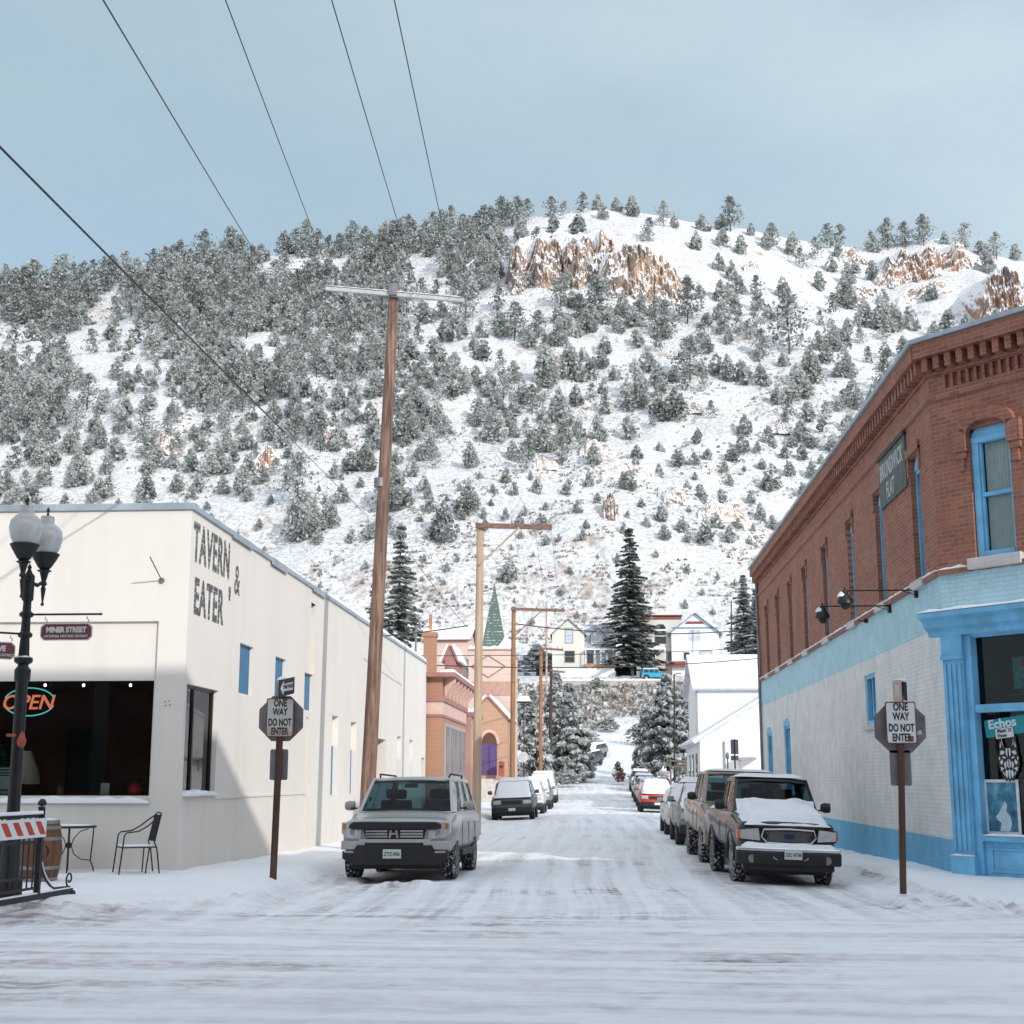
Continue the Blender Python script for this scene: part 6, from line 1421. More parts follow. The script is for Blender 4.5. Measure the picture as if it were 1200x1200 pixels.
# --- white hall behind the brick building (right)
Yw = 88.; XH = 5.9
WH = siding('hall_white_siding', (.86,.86,.86), .2)
zEv = PY(850,806,Yw).z; zRd = PY(850,771,Yw+4.5).z
hl_ = gable_house('white_hall', PY(817,800,Yw).x, 26., Yw, Yw+9, -.5, zEv, zRd, WH, M('hall_trim', (.55,.56,.58), .7), 'white clapboard hall with a big snow covered roof right of the street', axis='x', over=.35)
mb = MB(); a_ = PY(817,800,Yw).x; mb.box(a_-.12,a_-.002,Yw-.05,Yw+.15,-.5,zEv-.2); mb.build('corner_trim', GF, hl_, world=True)
Yl = 76.; lx = PY(820,865,Yl).x
lo = gable_house('white_gabled_annex', lx, lx+9.5, Yl, Yw-.4, -.5, PY(820,868,Yl).z, PY(820,868,Yl).z+2.9, WH, M('hall_trim', (.55,.56,.58), .7), 'lower white gabled building in front of the white hall', over=.3)
for k in range(3):
    y = 78+k*3.0; mb = MB(); mb.box(lx-.05,lx+.02,y,y+.9,1.2,3.0); fr = mb.build('window', GF, lo, world=True); mb = MB(); mb.box(lx-.06,lx-.051,y+.08,y+.82,1.3,2.9); mb.build('pane', DP_, fr)
mb = MB(); mb.box(lx+1.9,lx+2.9,Yl-.9,Yl-.002,2.6,2.75); mb.box(lx+2.0,lx+2.1,Yl-.8,Yl-.7,2.0,2.6); mb.build('porch_hood', GF, lo, world=True)
mb = MB(); mb.cyl((lx+1.3,Yl-.08,-.3),(lx+1.3,Yl-.08,3.6),.05); mb.build('drainpipe', GF, lo, world=True)

# --- orange brick building with bracketed cornice (left)
PK = M('rose_paint', (.34,.16,.14), .7, 0, .12, 2); PKL = M('pale_rose', (.62,.42,.35), .7, 0, .1, 2)
OB = siding('orange_brick_wall', (.44,.235,.15), .16)
XO = -6.38; Ya, Yb = 56.8, 67.0
ob = thing('orange_brick_building', (XO,Ya,0), 'orange brick shop with rose cornice brackets beyond the cream tavern', 'building')
zc = lambda py: PY(520, py, Ya).z
mb = MB(); mb.box(-14,XO,Ya,Yb,-.5,zc(793)); mb.build('wall', OB, ob, world=True)
mb = MB(); mb.box(-14,XO+.10,Ya-.1,Yb,zc(822),zc(815)); mb.box(-14,XO+.05,Ya-.05,Yb,zc(840),zc(837)); mb.build('belt_course', PK, ob, world=True)
mb = MB(); mb.box(-14,XO+.55,Ya-.45,Yb+.4,zc(794),zc(788.5)); mb.build('cornice', PK, ob, bevel=.03, world=True)
mb = MB(); mb.box(-14,XO+.03,Ya-.03,Yb,zc(837),zc(822.1)); mb.build('frieze', PKL, ob, world=True)
for k in range(7):
    y = Ya+.5+k*1.5; mb = MB(); mb.prism([(0,0),(.45,0),(.45,-.18),(.30,-.30),(.12,-.55),(.10,-.8),(0,-.8)][::-1], (XO+.03,y,zc(794)), X_, Z_, Y_, 0, .28); mb.build('bracket', PKL, ob, world=True)
mb = MB(); mb.box(XO-.05,XO+.06,Ya+.9,Yb-.4,.2,zc(846)); fr = mb.build('shopfront', M('grey_rose_trim', (.40,.34,.32), .7), ob, world=True)
for k in range(5): mb = MB(); y = Ya+1.1+k*1.75; mb.box(XO+.061,XO+.075,y,y+1.4,.9,zc(850)); mb.build('pane', M('shopfront_pane', (.16,.15,.15), .2, 0, .4, 1), fr)
snow_strip('cornice_snow', [(XO+.55,Ya-.4,zc(788.5)),(XO+.55,Yb+.4,zc(788.5))], (-.6,0,0), .14, ob, 60)
# adjoining low wall section to the church
ob2 = thing('rose_shopfront', (-6.2,Yb+.5,0), 'dull rose shopfront between the orange shop and the pink gabled chapel', 'building')
mb = MB(); mb.box(-14,-6.15,Yb+.45,72,-.5,4.6); mb.build('wall', M('dull_rose_wall', (.42,.25,.20), .85, 0, .2, .7), ob2, world=True)
mb = MB(); mb.box(-14,-5.95,Yb+.42,72.1,4.6,4.8); mb.build('cornice', PK, ob2, world=True); snow_strip('roof_snow', [(-6.0,Yb+.45,4.8),(-6.0,72,4.8)], (-1.5,0,0), .2, ob2, 61, n=12)
for k in range(1): mb = MB(); y = Yb+1.2+k*3.9; mb.box(-6.15,-6.12,y,y+2.0,.8,3.4); fr = mb.build('window', PKL, ob2, world=True); mb = MB(); mb.box(-6.119,-6.11,y+.15,y+1.85,.95,3.25); mb.build('pane', DP_, fr)
# --- pink chapel with purple arched door
Yc2 = 92.; cX = lambda px, Y=Yc2: PY(px, 840, Y).x; cZ = lambda py, Y=Yc2: PY(575, py, Y).z
SAL = siding('salmon_wall', (.52,.31,.21), .3); PKW = siding('pale_pink_wall', (.66,.50,.43), .5)
ax_ = cX(571.7); er = cX(594.5)
cpl = gable_house('pink_chapel', 2*ax_-er, er, Yc2, Yc2+7, -.3, cZ(842), cZ(817), SAL, PK, 'salmon gabled chapel porch with purple arched double door', over=.12)
dx0, dx1 = cX(564.5), cX(582.5); dc = (dx0+dx1)/2; zs_ = cZ(872)
mb = MB(); mb.prism([(dx0-.18,zs_),(dx1+.18,zs_)]+arcpoly(dx0-.18,dx1+.18,zs_+.01,.95,14), (0,Yc2,0), X_, Z_, -Y_, 0, .05); ar = mb.build('door_arch', PKL, cpl, world=True)
mb = MB(); mb.prism([(dx0,zs_),(dx1,zs_)]+arcpoly(dx0,dx1,zs_+.01,.75,14), (0,Yc2,0), X_, Z_, -Y_, .05, .06); mb.build('fanlight', M('brown_fanlight', (.12,.05,.03), .4), ar)
mb = MB(); mb.box(dx0,dx1,Yc2-.07,Yc2-.0,cZ(908),zs_); dr = mb.build('door', M('purple_door', (.10,.055,.17), .6, 0, .15, 3), cpl, world=True)
mb = MB(); mb.box(dc-.02,dc+.02,Yc2-.08,Yc2-.07,cZ(908),zs_); mb.build('door_seam', BLACKP, dr); mb = MB(); mb.box(dc+.08,dc+.12,Yc2-.11,Yc2-.07,cZ(893),cZ(891)); mb.build('handle', CHROME, dr)
mb = MB()
for k in range(6): mb.box(dx0-.7,dx1+.9,Yc2-2.2+k*.3,Yc2-.001,g0(-7,90)-.1+k*.31-.31,g0(-7,90)-.1+k*.31)
mb.build('steps', M('pale_steps', (.55,.50,.46), .9), cpl, world=True)
rb = thing('red_bin', (cX(589),Yc2-1.0,cZ(910,91)), 'small red box standing beside the purple chapel door', 'box'); mb = MB(); mb.box(-.18,.18,-.2,.2,0,.85); mb.prism([(-.2,0),(.2,0),(.2,.05),(0,.16),(-.2,.05)], (0,0,.85), X_, Z_, -Y_, -.22,.22); mb.build('bin_body', M('red_brown_bin', (.33,.08,.05), .6), rb)
mb = MB(); mb.box(-.10,.10,-.215,-.2,.55,.7); mb.build('slot', BLACKP, rb)
Yt = 100.; tX = lambda px: PY(px, 800, Yt).x; tZ = lambda py: PY(575, py, Yt).z
tall_ = thing('pink_church_hall', (tX(570),Yt,0), 'tall pale pink church hall with green shingled spire behind the chapel', 'church')
mb = MB(); mb.box(tX(549),tX(598),Yt,Yt+9,-.5,tZ(762)); mb.build('wall', PKW, tall_, world=True)
mb = MB(); mb.box(tX(548),tX(599),Yt-.1,Yt+9.1,tZ(762),tZ(760)); mb.box(tX(549)-.02,tX(598)+.02,Yt-.04,Yt,tZ(815),tZ(799)); mb.build('cornice', M('rose_band', (.46,.27,.22), .8), tall_, world=True)
snow_strip('roof_snow', [(tX(548),Yt-.1,tZ(760)),(tX(599),Yt-.1,tZ(760))], (0,6,0), .3, tall_, 62, n=20)
dmx, dmz = tX(572), tZ(781); mb = MB(); ddx = abs(tX(592)-tX(572)); ddz = abs(tZ(794)-tZ(781))
for s1 in (-1,1):
    for s2 in (-1,1): mb.cyl((dmx,Yt-.03,dmz+s2*ddz),(dmx+s1*ddx,Yt-.03,dmz),.035,n=4)
mb.build('diamond_moulding', PK, tall_, world=True)
spx = tX(575.5); hw = abs(tX(590)-spx); z0_, z1_ = tZ(757), tZ(676)
def shingle():
    m, nt, b = newmat('green_shingles'); pos = nt.nodes.new('ShaderNodeNewGeometry').outputs['Position']; sz = nt.nodes.new('ShaderNodeSeparateXYZ'); nt.links.new(pos, sz.inputs[0])
    fr = mth(nt, 'FRACT', mth(nt, 'DIVIDE', sz.outputs[2], .22)); s1 = ramp(nt, noise(nt, 4, 4, pos), [(.5, 0), (.6, 1)])
    sn = mth(nt, 'MULTIPLY', mth(nt, 'LESS_THAN', fr, .3), s1)
    nt.links.new(mixc(nt, mth(nt, 'MULTIPLY', sn, .7), (.10,.145,.125), (.6,.65,.65)), b.inputs['Base Color']); b.inputs['Roughness'].default_value = .8; bump(nt, b, fr, .6, .05); return m
mb = MB(); c = Yt+3
mb.add([(spx-hw,c-hw,z0_),(spx+hw,c-hw,z0_),(spx+hw,c+hw,z0_),(spx-hw,c+hw,z0_),(spx,c,z1_)], [(0,1,4),(1,2,4),(2,3,4),(3,0,4),(3,2,1,0)]); sp_ = mb.build('spire', shingle(), tall_, world=True)
mb = MB(); mb.box(spx-hw*.95,spx+hw*.95,c-hw*.95,c+hw*.95,tZ(762),z0_); mb.build('spire_base', PKL, tall_, world=True)
gx_ = tX(592.5); mb = MB(); mb.add([(gx_-.7,Yt+.6,tZ(759)),(gx_+.7,Yt+.6,tZ(759)),(gx_,Yt+.6,tZ(744)),(gx_-.7,Yt+2,tZ(759)),(gx_+.7,Yt+2,tZ(759)),(gx_,Yt+2,tZ(744))], [(0,1,2),(5,4,3),(1,4,5,2),(3,0,2,5)]); mb.build('roof_dormer', SNOW, tall_, world=True)
gable_house('', tX(531), tX(549), Yt+1, Yt+8, -.5, tZ(792), tZ(770), PKW, PK, '', parent=tall_, over=.2)
# --- small rose house and chimneys behind the tavern roof
rh = gable_house('rose_house', PY(521,780,84).x, PY(534,780,84).x, 84, 88, 4.7, PY(528,772,84).z, PY(528,757,84).z, PK, PK, 'small rose coloured house gable above the orange shop roof', over=.1)
rh2 = gable_house('far_pink_house', PY(505,750,120).x, PY(548,750,120).x, 120, 128, 2, PY(528,750,120).z, PY(528,738,124).z, PKW, MARW, 'distant pink house roof left of the church spire', axis='x', over=.3)
chm = thing('brick_chimney', (PY(504,775,62).x,62,5.5), 'orange brick chimney with metal flue beyond the tavern roof', 'chimney')
bx_ = lambda x0,x1,y0,y1,z0,z1,m,n,p: (lambda mb: (mb.box(x0,x1,y0,y1,z0,z1), mb.build(n, m, p, world=True)))(MB())
cz0 = PY(504,739,62).z; cxx = PY(504,775,62).x; bx_(cxx-.27,cxx+.27,61.7,62.3,4.5,cz0-.3,OB,'stack',chm); bx_(cxx-.33,cxx+.33,61.65,62.35,cz0-.3,cz0-.1,OB,'chimney_cap',chm); bx_(cxx-.30,cxx+.30,61.7,62.3,cz0-.1,cz0,SNOW,'snow_cap',chm); bx_(cxx-.07,cxx+.07,61.95,62.05,cz0,PY(504,720,62).z,OW,'flue',chm)
vp = thing('roof_vent_pipe', (PY(487,775,54).x,54,6.3), 'thin grey vent pipe on the tavern roof edge', 'pipe'); mb = MB(); mb.cyl((0,0,-.2),(0,0,1.2),.04); mb.lathe([(.07,1.15),(.08,1.2),(0,1.28)], n=10); mb.build('pipe', STEEL, vp)
# --- far street furniture
def back_sign(px, py0, py1, Y, label, oct_=False, w=.3, name='street_sign'):
    b = PY(px, py1, Y); b.z = g0(b.x, Y); tp = PY(px, py0, Y); t = thing(name, b, label, 'street sign'); H_ = tp.z-b.z
    mb = MB(); mb.cyl((0,0,-.1),(0,0,H_),.03,n=8); mb.build('post', IRON, t)
    return t, H_
t, H_ = back_sign(862, 866, 918, 58., 'dark sign plates on a post before the white hall, seen from behind')
mb = MB(); mb.box(-.16,.16,-.01,.0,H_-.62,H_-.02); mb.build('sign_plate', STEEL, t); mb = MB(); mb.box(-.17,.15,-.01,.0,H_-.86,H_-.67); mb.build('sign_plate', STEEL, t)
t, H_ = back_sign(853.5, 882, 918, 66., 'small thin meter post left of the dark sign plates', name='parking_meter'); mb = MB(); mb.lathe([(.04,0),(.08,.05),(.09,.2),(.05,.3),(0,.32)], c=(0,0,H_-.3), n=10); mb.build('meter_head', STEEL, t, smooth=50)
t, H_ = back_sign(613.5, 880, 918, 84., 'pale round-looking stop sign back beside the orange pole', name='stop_sign'); mb = MB(); mb.prism([(.32*math.cos(R(22.5+45*k)), H_-.35+.32*math.sin(R(22.5+45*k))) for k in range(8)], (0,0,0), X_, Z_, -Y_, .03,.035); mb.build('octagon_plate', M('pale_plate', (.5,.5,.5), .5, .3), t)
# mid-street lamp/pole in front of right tree, and dark pole by the houses
bp = PY(790,900,118.); bp.z = g0(bp.x,118); t = pole(tuple(bp), PY(790,790,118.), .09, .06, IRON, 'thin dark street pole in front of the snowy right tree'); t['group'] = 'thin dark poles'; t.name = 'street_pole'
mb = MB(); q_ = PY(790,791,118.)-bp; mb.tube([q_, q_+Vector((.3,0,.15)), q_+Vector((.6,0,.1))], .04, 6); mb.build('lamp_arm', IRON, t)
bp = PY(857,775,205.); t = pole(tuple(bp), PY(857,704,205.), .12, .09, wood_mat('dark_pole', (.09,.05,.045), (.04,.025,.022)), 'thin dark pole among frosted trees above the white hall roof'); t.name = 'street_pole'; t['group'] = 'thin dark poles'
# birdhouse-like snow topped sign in the left trees
t, H_ = back_sign(614, 822, 900, 104., 'small snow topped roof sign in front of the left trees', name='roofed_sign'); mb = MB(); mb.prism([(-.55,0),(.55,0),(.35,.4),(-.35,.4)], (0,0,H_), X_, Z_, -Y_, -.3, .3); mb.build('snow_cover', SNOW, t); mb = MB(); mb.box(-.5,.5,-.25,.25,H_-.12,H_-.002); mb.build('board', IRON, t)
# fence by the right tree
fn = thing('timber_fence', (PY(800,905,100).x,100,g0(9,100)), 'low pale timber fence beneath the snowy right tree', 'fence')
fx0, fx1 = PY(786,905,100).x, PY(822,905,100).x
for k in range(5): x = fx0+(fx1-fx0)*k/4; mb = MB(); mb.box(x-.06,x+.06,100,100.1,g0(9,100)-.3,PY(800,900,100).z+.6); mb.build('fence_post', POLE2, fn, world=True)
for dz in (.1,.5): mb = MB(); z = PY(800,900,100).z+dz; mb.box(fx0,fx1,99.95,100.0,z-.05,z+.05); mb.build('rail', POLE2, fn, world=True)

# ================================================================== VEGETATION
def leaf(name, lo, hi, rough=.85):
    m, nt, b = newmat(name); inf = nt.nodes.new('ShaderNodeObjectInfo'); g = nt.nodes.new('ShaderNodeNewGeometry')
    n = noise(nt, .9, 4, g.outputs['Position']); f = mth(nt, 'ADD', mth(nt, 'MULTIPLY', n, .6), mth(nt, 'MULTIPLY', inf.outputs['Random'], .5))
    nt.links.new(ramp(nt, f, [(.25, lo), (.8, hi)]), b.inputs['Base Color']); b.inputs['Roughness'].default_value = rough; b.inputs['Specular IOR Level'].default_value = .15
    tl = nt.nodes.new('ShaderNodeBsdfTranslucent'); nt.links.new(b.inputs['Base Color'].links[0].from_socket, tl.inputs[0]); mx = nt.nodes.new('ShaderNodeMixShader'); mx.inputs[0].default_value = .42
    nt.links.new(b.outputs[0], mx.inputs[1]); nt.links.new(tl.outputs[0], mx.inputs[2]); nt.links.new(mx.outputs[0], nt.nodes['Material Output'].inputs[0])
    return m
NEEDLE = leaf('hazed_pine_needles', (.165,.183,.175), (.275,.293,.278)); FROST_HAZE = leaf('frosted_hazed_needles', (.37,.39,.375), (.52,.54,.52)); SNOWL = leaf('snowy_needles', (.52,.54,.53), (.66,.68,.67))  # real frost, plus distance haze put into the colours as lighter, greyer tones
BARK = wood_mat('bark', (.11,.08,.06), (.04,.03,.025)); TWIG = leaf('dry_brush', (.20,.16,.13), (.34,.28,.23)); DNEEDLE = leaf('spruce_needles', (.07,.08,.075), (.13,.145,.125)); DSNOW = leaf('spruce_snow', (.70,.72,.74), (.86,.87,.89)); FTW = leaf('frosted_brush', (.36,.33,.31), (.60,.58,.56))
def quads(C, A, B, rs=None):
    """C centres, A,B half axes -> verts, faces"""
    V = np.stack([C-A-B, C+A-B, C+A+B, C-A+B], 1).reshape(-1, 3); n = len(C)
    return V, np.arange(n*4).reshape(n, 4)
def rvec(n, rs):
    v = rs.normal(size=(n,3)); return v/np.linalg.norm(v, axis=1)[:,None]
def scatter(C, size, rs, flat=.0, asp=1.):
    n = len(C); a = rvec(n, rs); b = rvec(n, rs); a[:,2] *= (1-flat); b[:,2] *= (1-flat)
    a /= np.linalg.norm(a, axis=1)[:,None]; b -= a*(a*b).sum(1)[:,None]; b /= np.linalg.norm(b, axis=1)[:,None]
    s = size*(.6+.8*rs.rand(n))[:,None]; return quads(C, a*s*asp, b*s)
def gen_juniper(rs, n=520, H=1., W=.42, size=.038, frost=.6, lobes=5, snow=.12):
    # unit-height rounded / conical bush made of leaf clumps over lumpy lobes
    cs = [(0,0,.45,W*.95,.55)]
    for k in range(lobes):
        a = rs.rand()*6.28; z = .12+.6*rs.rand(); r = W*(1-z)*.9; cs.append((math.cos(a)*r*.8, math.sin(a)*r*.8, z, W*(.30+.3*rs.rand()), .18+.16*rs.rand()))
    wts = np.array([c[3] for c in cs]); wts = wts/wts.sum(); idx = rs.choice(len(cs), n, p=wts); P = np.array(cs)[idx]
    d = rvec(n, rs); rad = (.55+.45*rs.rand(n)**.5)
    C = P[:,:3]+d*np.stack([P[:,3], P[:,3], P[:,4]], 1)*rad[:,None]
    taper = np.clip(1.15-C[:,2]*.85, .15, 1); C[:,:2] *= taper[:,None]; C[:,2] = np.clip(C[:,2], .01, 1.02)
    V, Fq = scatter(C*H, size*H, rs)
    up = d[:,2]; r = rs.rand(n); m = np.where(r < snow+.18*np.clip(up,0,1), 2, np.where(rs.rand(n) < frost+.25*up, 1, 0))
    return V, Fq, m
def gen_pine(rs, H=1., n_br=16, per=26, size=.026, frost=.35, W=.27, base=.22, snow=.10):
    Cs = []; U = []
    for k in range(n_br):
        t = k/(n_br-1); z = base+(1-base)*t; L = W*(math.sin(min(1,(1-t)*1.25+.12)*1.5))*(.6+.6*rs.rand()); a = rs.rand()*6.28
        c = np.array([math.cos(a)*L*.62, math.sin(a)*L*.62, z]); m = per
        q = rs.normal(size=(m,3))*np.array([L*.42+.02, L*.42+.02, .028+.012*rs.rand()]); Cs.append(c+q); U.append(q[:,2]/.03)
    # leader
    q = rs.normal(size=(per,3))*np.array([.035,.035,.07]); Cs.append(np.array([0,0,.94])+q); U.append(q[:,2]/.07)
    C = np.concatenate(Cs); U = np.concatenate(U); C[:,2] = np.clip(C[:,2], .1, 1.05); n = len(C)
    V, Fq = scatter(C*H, size*H, rs, .25)
    m = np.where(rs.rand(n) < snow+.12*(U > .5), 2, np.where(rs.rand(n) < frost+.2*(U > 0), 1, 0)); return V, Fq, m
def gen_spruce(rs, H, W, n_wh=34, frost=.25, snow=.5, size=.22, droop=.35, base=.05, top=1., dens=1., shape=.85):
    Cs = []; As = []; Bs = []; ms = []
    for k in range(n_wh):
        t = (k+.5*rs.rand())/n_wh; z = H*(base+(1-base)*t); L0 = W*(1-t)**shape+.12; nb = int((7+7*(1-t))*dens)
        for b in range(nb):
            a = rs.rand()*6.28; L = L0*(.5+.7*rs.rand()**1.3)*(1+.18*math.sin(3*a+k*.7)); ns = max(2, int(L/size*1.2)); dr = np.array([math.cos(a), math.sin(a), 0]); sd_ = np.array([-math.sin(a), math.cos(a), 0])
            for s in range(ns):
                u = (s+.6)/ns; p = dr*L*u+np.array([0,0,z-droop*L*u**1.4+.10*L*u**3]); w = size*(.5+.9*(1-u)+.25*rs.rand())*(1.15 if L > 1 else .8)
                for off in (-1, 1):
                    q = p+sd_*off*w*.45+rs.normal(size=3)*size*.12; ax = dr*size*.62+sd_*off*size*.25+np.array([0,0,-.12*size]); bx_ = sd_*w*.42+np.array([0,0,-.18*w*off])*off
                    up = rs.rand() < snow*(.35+.65*u)
                    Cs.append(q); As.append(ax); Bs.append(bx_); ms.append(2 if up else (1 if rs.rand() < frost else 0))
                    Cs.append(q+np.array([0,0,-.10*size-.05])); As.append(ax*.95); Bs.append(np.array([0,0,size*.26])+sd_*w*.12*off); ms.append(0 if rs.rand() > frost*.6 else 1)
    V, Fq = quads(np.array(Cs), np.array(As), np.array(Bs)); return V, Fq, np.array(ms)
LM = [NEEDLE, FROST_HAZE, SNOWL]; NM = [DNEEDLE, FROST_HAZE, DSNOW]; LM2 = [leaf('laden_needles', (.11,.12,.11), (.20,.21,.19)), FROST_HAZE, DSNOW]
def gen_laden(rs, H, W, n=130, per=60, frost=.5, snow=.6, size=.17):
    # egg shaped crown of drooping clumps, snow heaped on the top of each clump
    Cs = []; ms = []
    for k in range(n):
        z = rs.rand()**.85; r = W*(np.clip(1.0-z**1.6, .04, 1))*(.45+.6*rs.rand()); a = rs.rand()*6.28; c = np.array([math.cos(a)*r, math.sin(a)*r, H*(.04+.94*z)])
        cr = (.35+.55*rs.rand())*(.6+.6*(1-z))*W*.30; q = rs.normal(size=(per,3)); q /= np.linalg.norm(q, axis=1)[:,None]; q *= (rs.rand(per)**.4)[:,None]
        rad = np.array([math.cos(a), math.sin(a), 0]); p = q*np.array([cr, cr, cr*.5]); p[:,2] -= .35*np.clip((p*rad).sum(1), 0, None)
        Cs.append(c+p); u = q[:,2]; t = rs.rand(per); sn = snow*(.5+rs.rand())
        ms.append(np.where((u > .05) & (t < sn), 2, np.where(t > 1-frost*.6, 1, 0)))
    C = np.concatenate(Cs); V, Fq = scatter(C, size, rs, .35, 1.25); return V, Fq, np.concatenate(ms)
def mkmesh(name, V, Fq, m, mats=LM):
    o = npmesh(name, V, Fq, mats, m, smooth=False); me = o.data; bpy.data.objects.remove(o); return me
def trunk_mesh(H, r, name='trunk'):
    mb = MB(); mb.tube([(0,0,-.08*H),(.01*H,0,.3*H),(-.008*H,.01*H,.65*H),(0,0,.97*H)], r, 7, r1=r*.18); me = bpy.data.meshes.new(name); me.from_pydata(mb.v, [], mb.f); me.materials.append(BARK); return me
def limb_mesh(H, r, rs):
    mb = MB(); mb.tube([(0,0,-.08*H),(.01*H,0,.3*H),(-.008*H,.01*H,.65*H),(0,0,.97*H)], r, 7, r1=r*.18)
    for k in range(10):
        z = (.25+.06*k)*H; a = rs.rand()*6.28; L = .2*H*(1-.07*k); mb.tube([(0,0,z),(math.cos(a)*L*.6,math.sin(a)*L*.6,z+.02*H),(math.cos(a)*L,math.sin(a)*L,z+.03*H)], r*.28, 4, r1=r*.08)
    me = bpy.data.meshes.new('trunk'); me.from_pydata(mb.v, [], mb.f); me.materials.append(BARK); return me
rs = np.random.RandomState(5)
PR = {'juniper': [], 'frosty': [], 'pine': [], 'snag': []}
for k in range(4): PR['juniper'].append((mkmesh('crown', *gen_juniper(rs, 1300, size=.027, frost=.50, W=.42+.06*k/3)), trunk_mesh(1, .02)))
for k in range(4): PR['frosty'].append((mkmesh('crown', *gen_juniper(rs, 1200, frost=.80, W=.38+.05*k/3, lobes=7, snow=.26, size=.027)), trunk_mesh(1, .02)))
for k in range(4): PR['pine'].append((mkmesh('crown', *gen_pine(rs, frost=.20+.08*k, n_br=16+k*2, per=44, size=.020, snow=.07)), limb_mesh(1, .017, rs)))
for k in range(3): PR['snag'].append((mkmesh('crown', *gen_pine(rs, frost=.55, n_br=18, W=.30, per=40, size=.020, snow=.2)), limb_mesh(1, .016, rs)))
lowp = {'juniper': [gen_juniper(rs, 330, frost=.55, W=.44, size=.048) for _ in range(3)], 'frosty': [gen_juniper(rs, 320, frost=.85, W=.42, size=.048, snow=.26) for _ in range(3)],
        'pine': [gen_pine(rs, frost=.3, n_br=13, per=24, size=.031) for _ in range(3)], 'snag': [gen_pine(rs, frost=.6, n_br=13, per=24, size=.031, W=.29, snow=.25) for _ in range(3)]}
# --- where trees stand on the hill (px, py of the foot, height in photo px, kind)
hand = [(856,272,46,'pine'),(845,270,24,'frosty'),(1082,277,40,'pine'),(1060,278,34,'pine'),(1040,283,40,'pine'),(1021,285,26,'snag'),(1131,284,36,'snag'),(1107,277,18,'frosty'),(1168,298,34,'snag'),(1190,305,22,'frosty'),(985,290,30,'pine'),(970,292,32,'pine'),(683,240,28,'pine'),(700,246,24,'frosty'),(646,249,28,'pine'),(618,256,26,'pine'),(741,254,30,'juniper'),(722,248,20,'frosty'),(778,266,34,'snag'),(790,268,20,'frosty'),(596,266,32,'pine'),(575,272,34,'pine'),(551,282,32,'pine'),(880,276,18,'frosty'),(905,288,34,'frosty'),(930,300,34,'frosty'),(1150,300,22,'frosty'),
 (699,376,58,'pine'),(806,380,60,'pine'),(768,388,44,'snag'),(780,398,50,'snag'),(657,362,40,'pine'),(603,400,50,'pine'),(583,392,40,'snag'),(545,378,48,'snag'),(730,372,34,'frosty'),(743,385,30,'frosty'),(712,381,26,'frosty'),(752,370,30,'frosty'),(709,416,27,'juniper'),(809,447,56,'pine'),(790,450,26,'juniper'),(822,407,30,'pine'),(744,465,50,'frosty'),(752,478,34,'juniper'),(738,481,28,'frosty'),(792,494,44,'juniper'),(668,446,50,'juniper'),(640,452,56,'frosty'),(700,520,38,'frosty'),(707,463,22,'juniper'),(660,520,36,'frosty'),(675,476,30,'juniper'),(925,416,78,'snag'),(926,378,44,'snag'),(893,421,38,'pine'),(867,395,34,'snag'),(840,440,30,'juniper'),(853,448,36,'frosty'),(870,450,34,'frosty'),(1013,384,40,'frosty'),(1035,388,44,'frosty'),(1048,390,38,'frosty'),(990,360,40,'frosty'),(1112,386,28,'juniper'),(1092,352,24,'juniper'),(960,340,26,'frosty'),(975,412,44,'frosty'),(990,442,42,'frosty'),(950,450,50,'frosty'),(935,470,48,'frosty'),(1037,460,42,'pine'),(1000,480,38,'frosty'),(1027,466,22,'juniper'),
 (818,521,22,'juniper'),(827,641,34,'juniper'),(905,576,34,'juniper'),(870,534,28,'juniper'),(795,548,24,'juniper'),(712,608,8,'juniper'),(520,636,52,'juniper'),(549,604,42,'juniper'),(346,636,56,'juniper'),(597,683,30,'juniper'),(365,622,46,'frosty'),(348,600,70,'snag'),(386,620,40,'frosty'),(459,598,60,'juniper'),(450,630,40,'frosty'),(285,580,40,'frosty'),(290,560,30,'juniper'),(207,577,24,'juniper'),(170,586,36,'juniper'),(233,577,24,'frosty'),(484,480,40,'frosty'),(500,540,44,'frosty'),(525,470,50,'snag'),(512,500,36,'frosty'),(483,560,26,'frosty'),(580,520,50,'frosty'),(560,500,40,'frosty'),(590,470,38,'snag'),(600,540,26,'frosty'),(640,530,46,'frosty'),(655,500,50,'frosty'),(745,560,26,'frosty'),(730,573,22,'frosty'),(737,575,26,'juniper'),(845,590,20,'frosty'),(690,570,20,'frosty'),(720,600,14,'juniper'),(775,598,10,'juniper'),(640,600,12,'frosty'),(320,500,36,'frosty'),(345,490,36,'juniper'),(410,555,30,'juniper'),(400,590,26,'frosty'),(900,520,24,'frosty'),(940,520,30,'frosty'),(925,560,22,'juniper'),(1050,440,30,'frosty'),(880,590,16,'frosty'),(865,620,14,'frosty'),(640,640,14,'juniper'),(655,636,10,'frosty'),(560,655,8,'frosty'),(470,520,44,'juniper'),(497,575,20,'frosty')]
trees = []
def put(px, py, hp, kind):
    hp = hp*.92
    v = hit(px, py)
    if v is None:
        # foot hidden just behind the crest
        xx = PY(px, py, YC-6); v = Vector((xx.x, YC-6, float(hz(xx.x, YC-6))))
    h = hp/1620*math.hypot(v.x, v.y)*1.04
    trees.append((v, h, kind, hp, px, py))
for a in hand: put(*a)
skl = lambda x: np.interp(x, sk[:,0], sk[:,1])
def lower(x): return np.interp(x, [-60,0,150,185,215,300,400,450,520,570,610], [605,600,590,555,500,480,470,432,390,340,300])
pts = [(t[4], t[5]-t[3]*.3) for t in trees]
def ok(px, py, d):
    for (a, b) in near.get((int(px//40), int(py//40)), []):
        if (a-px)**2+((b-py)*1.5)**2 < d*d: return False
    return True
near = {}
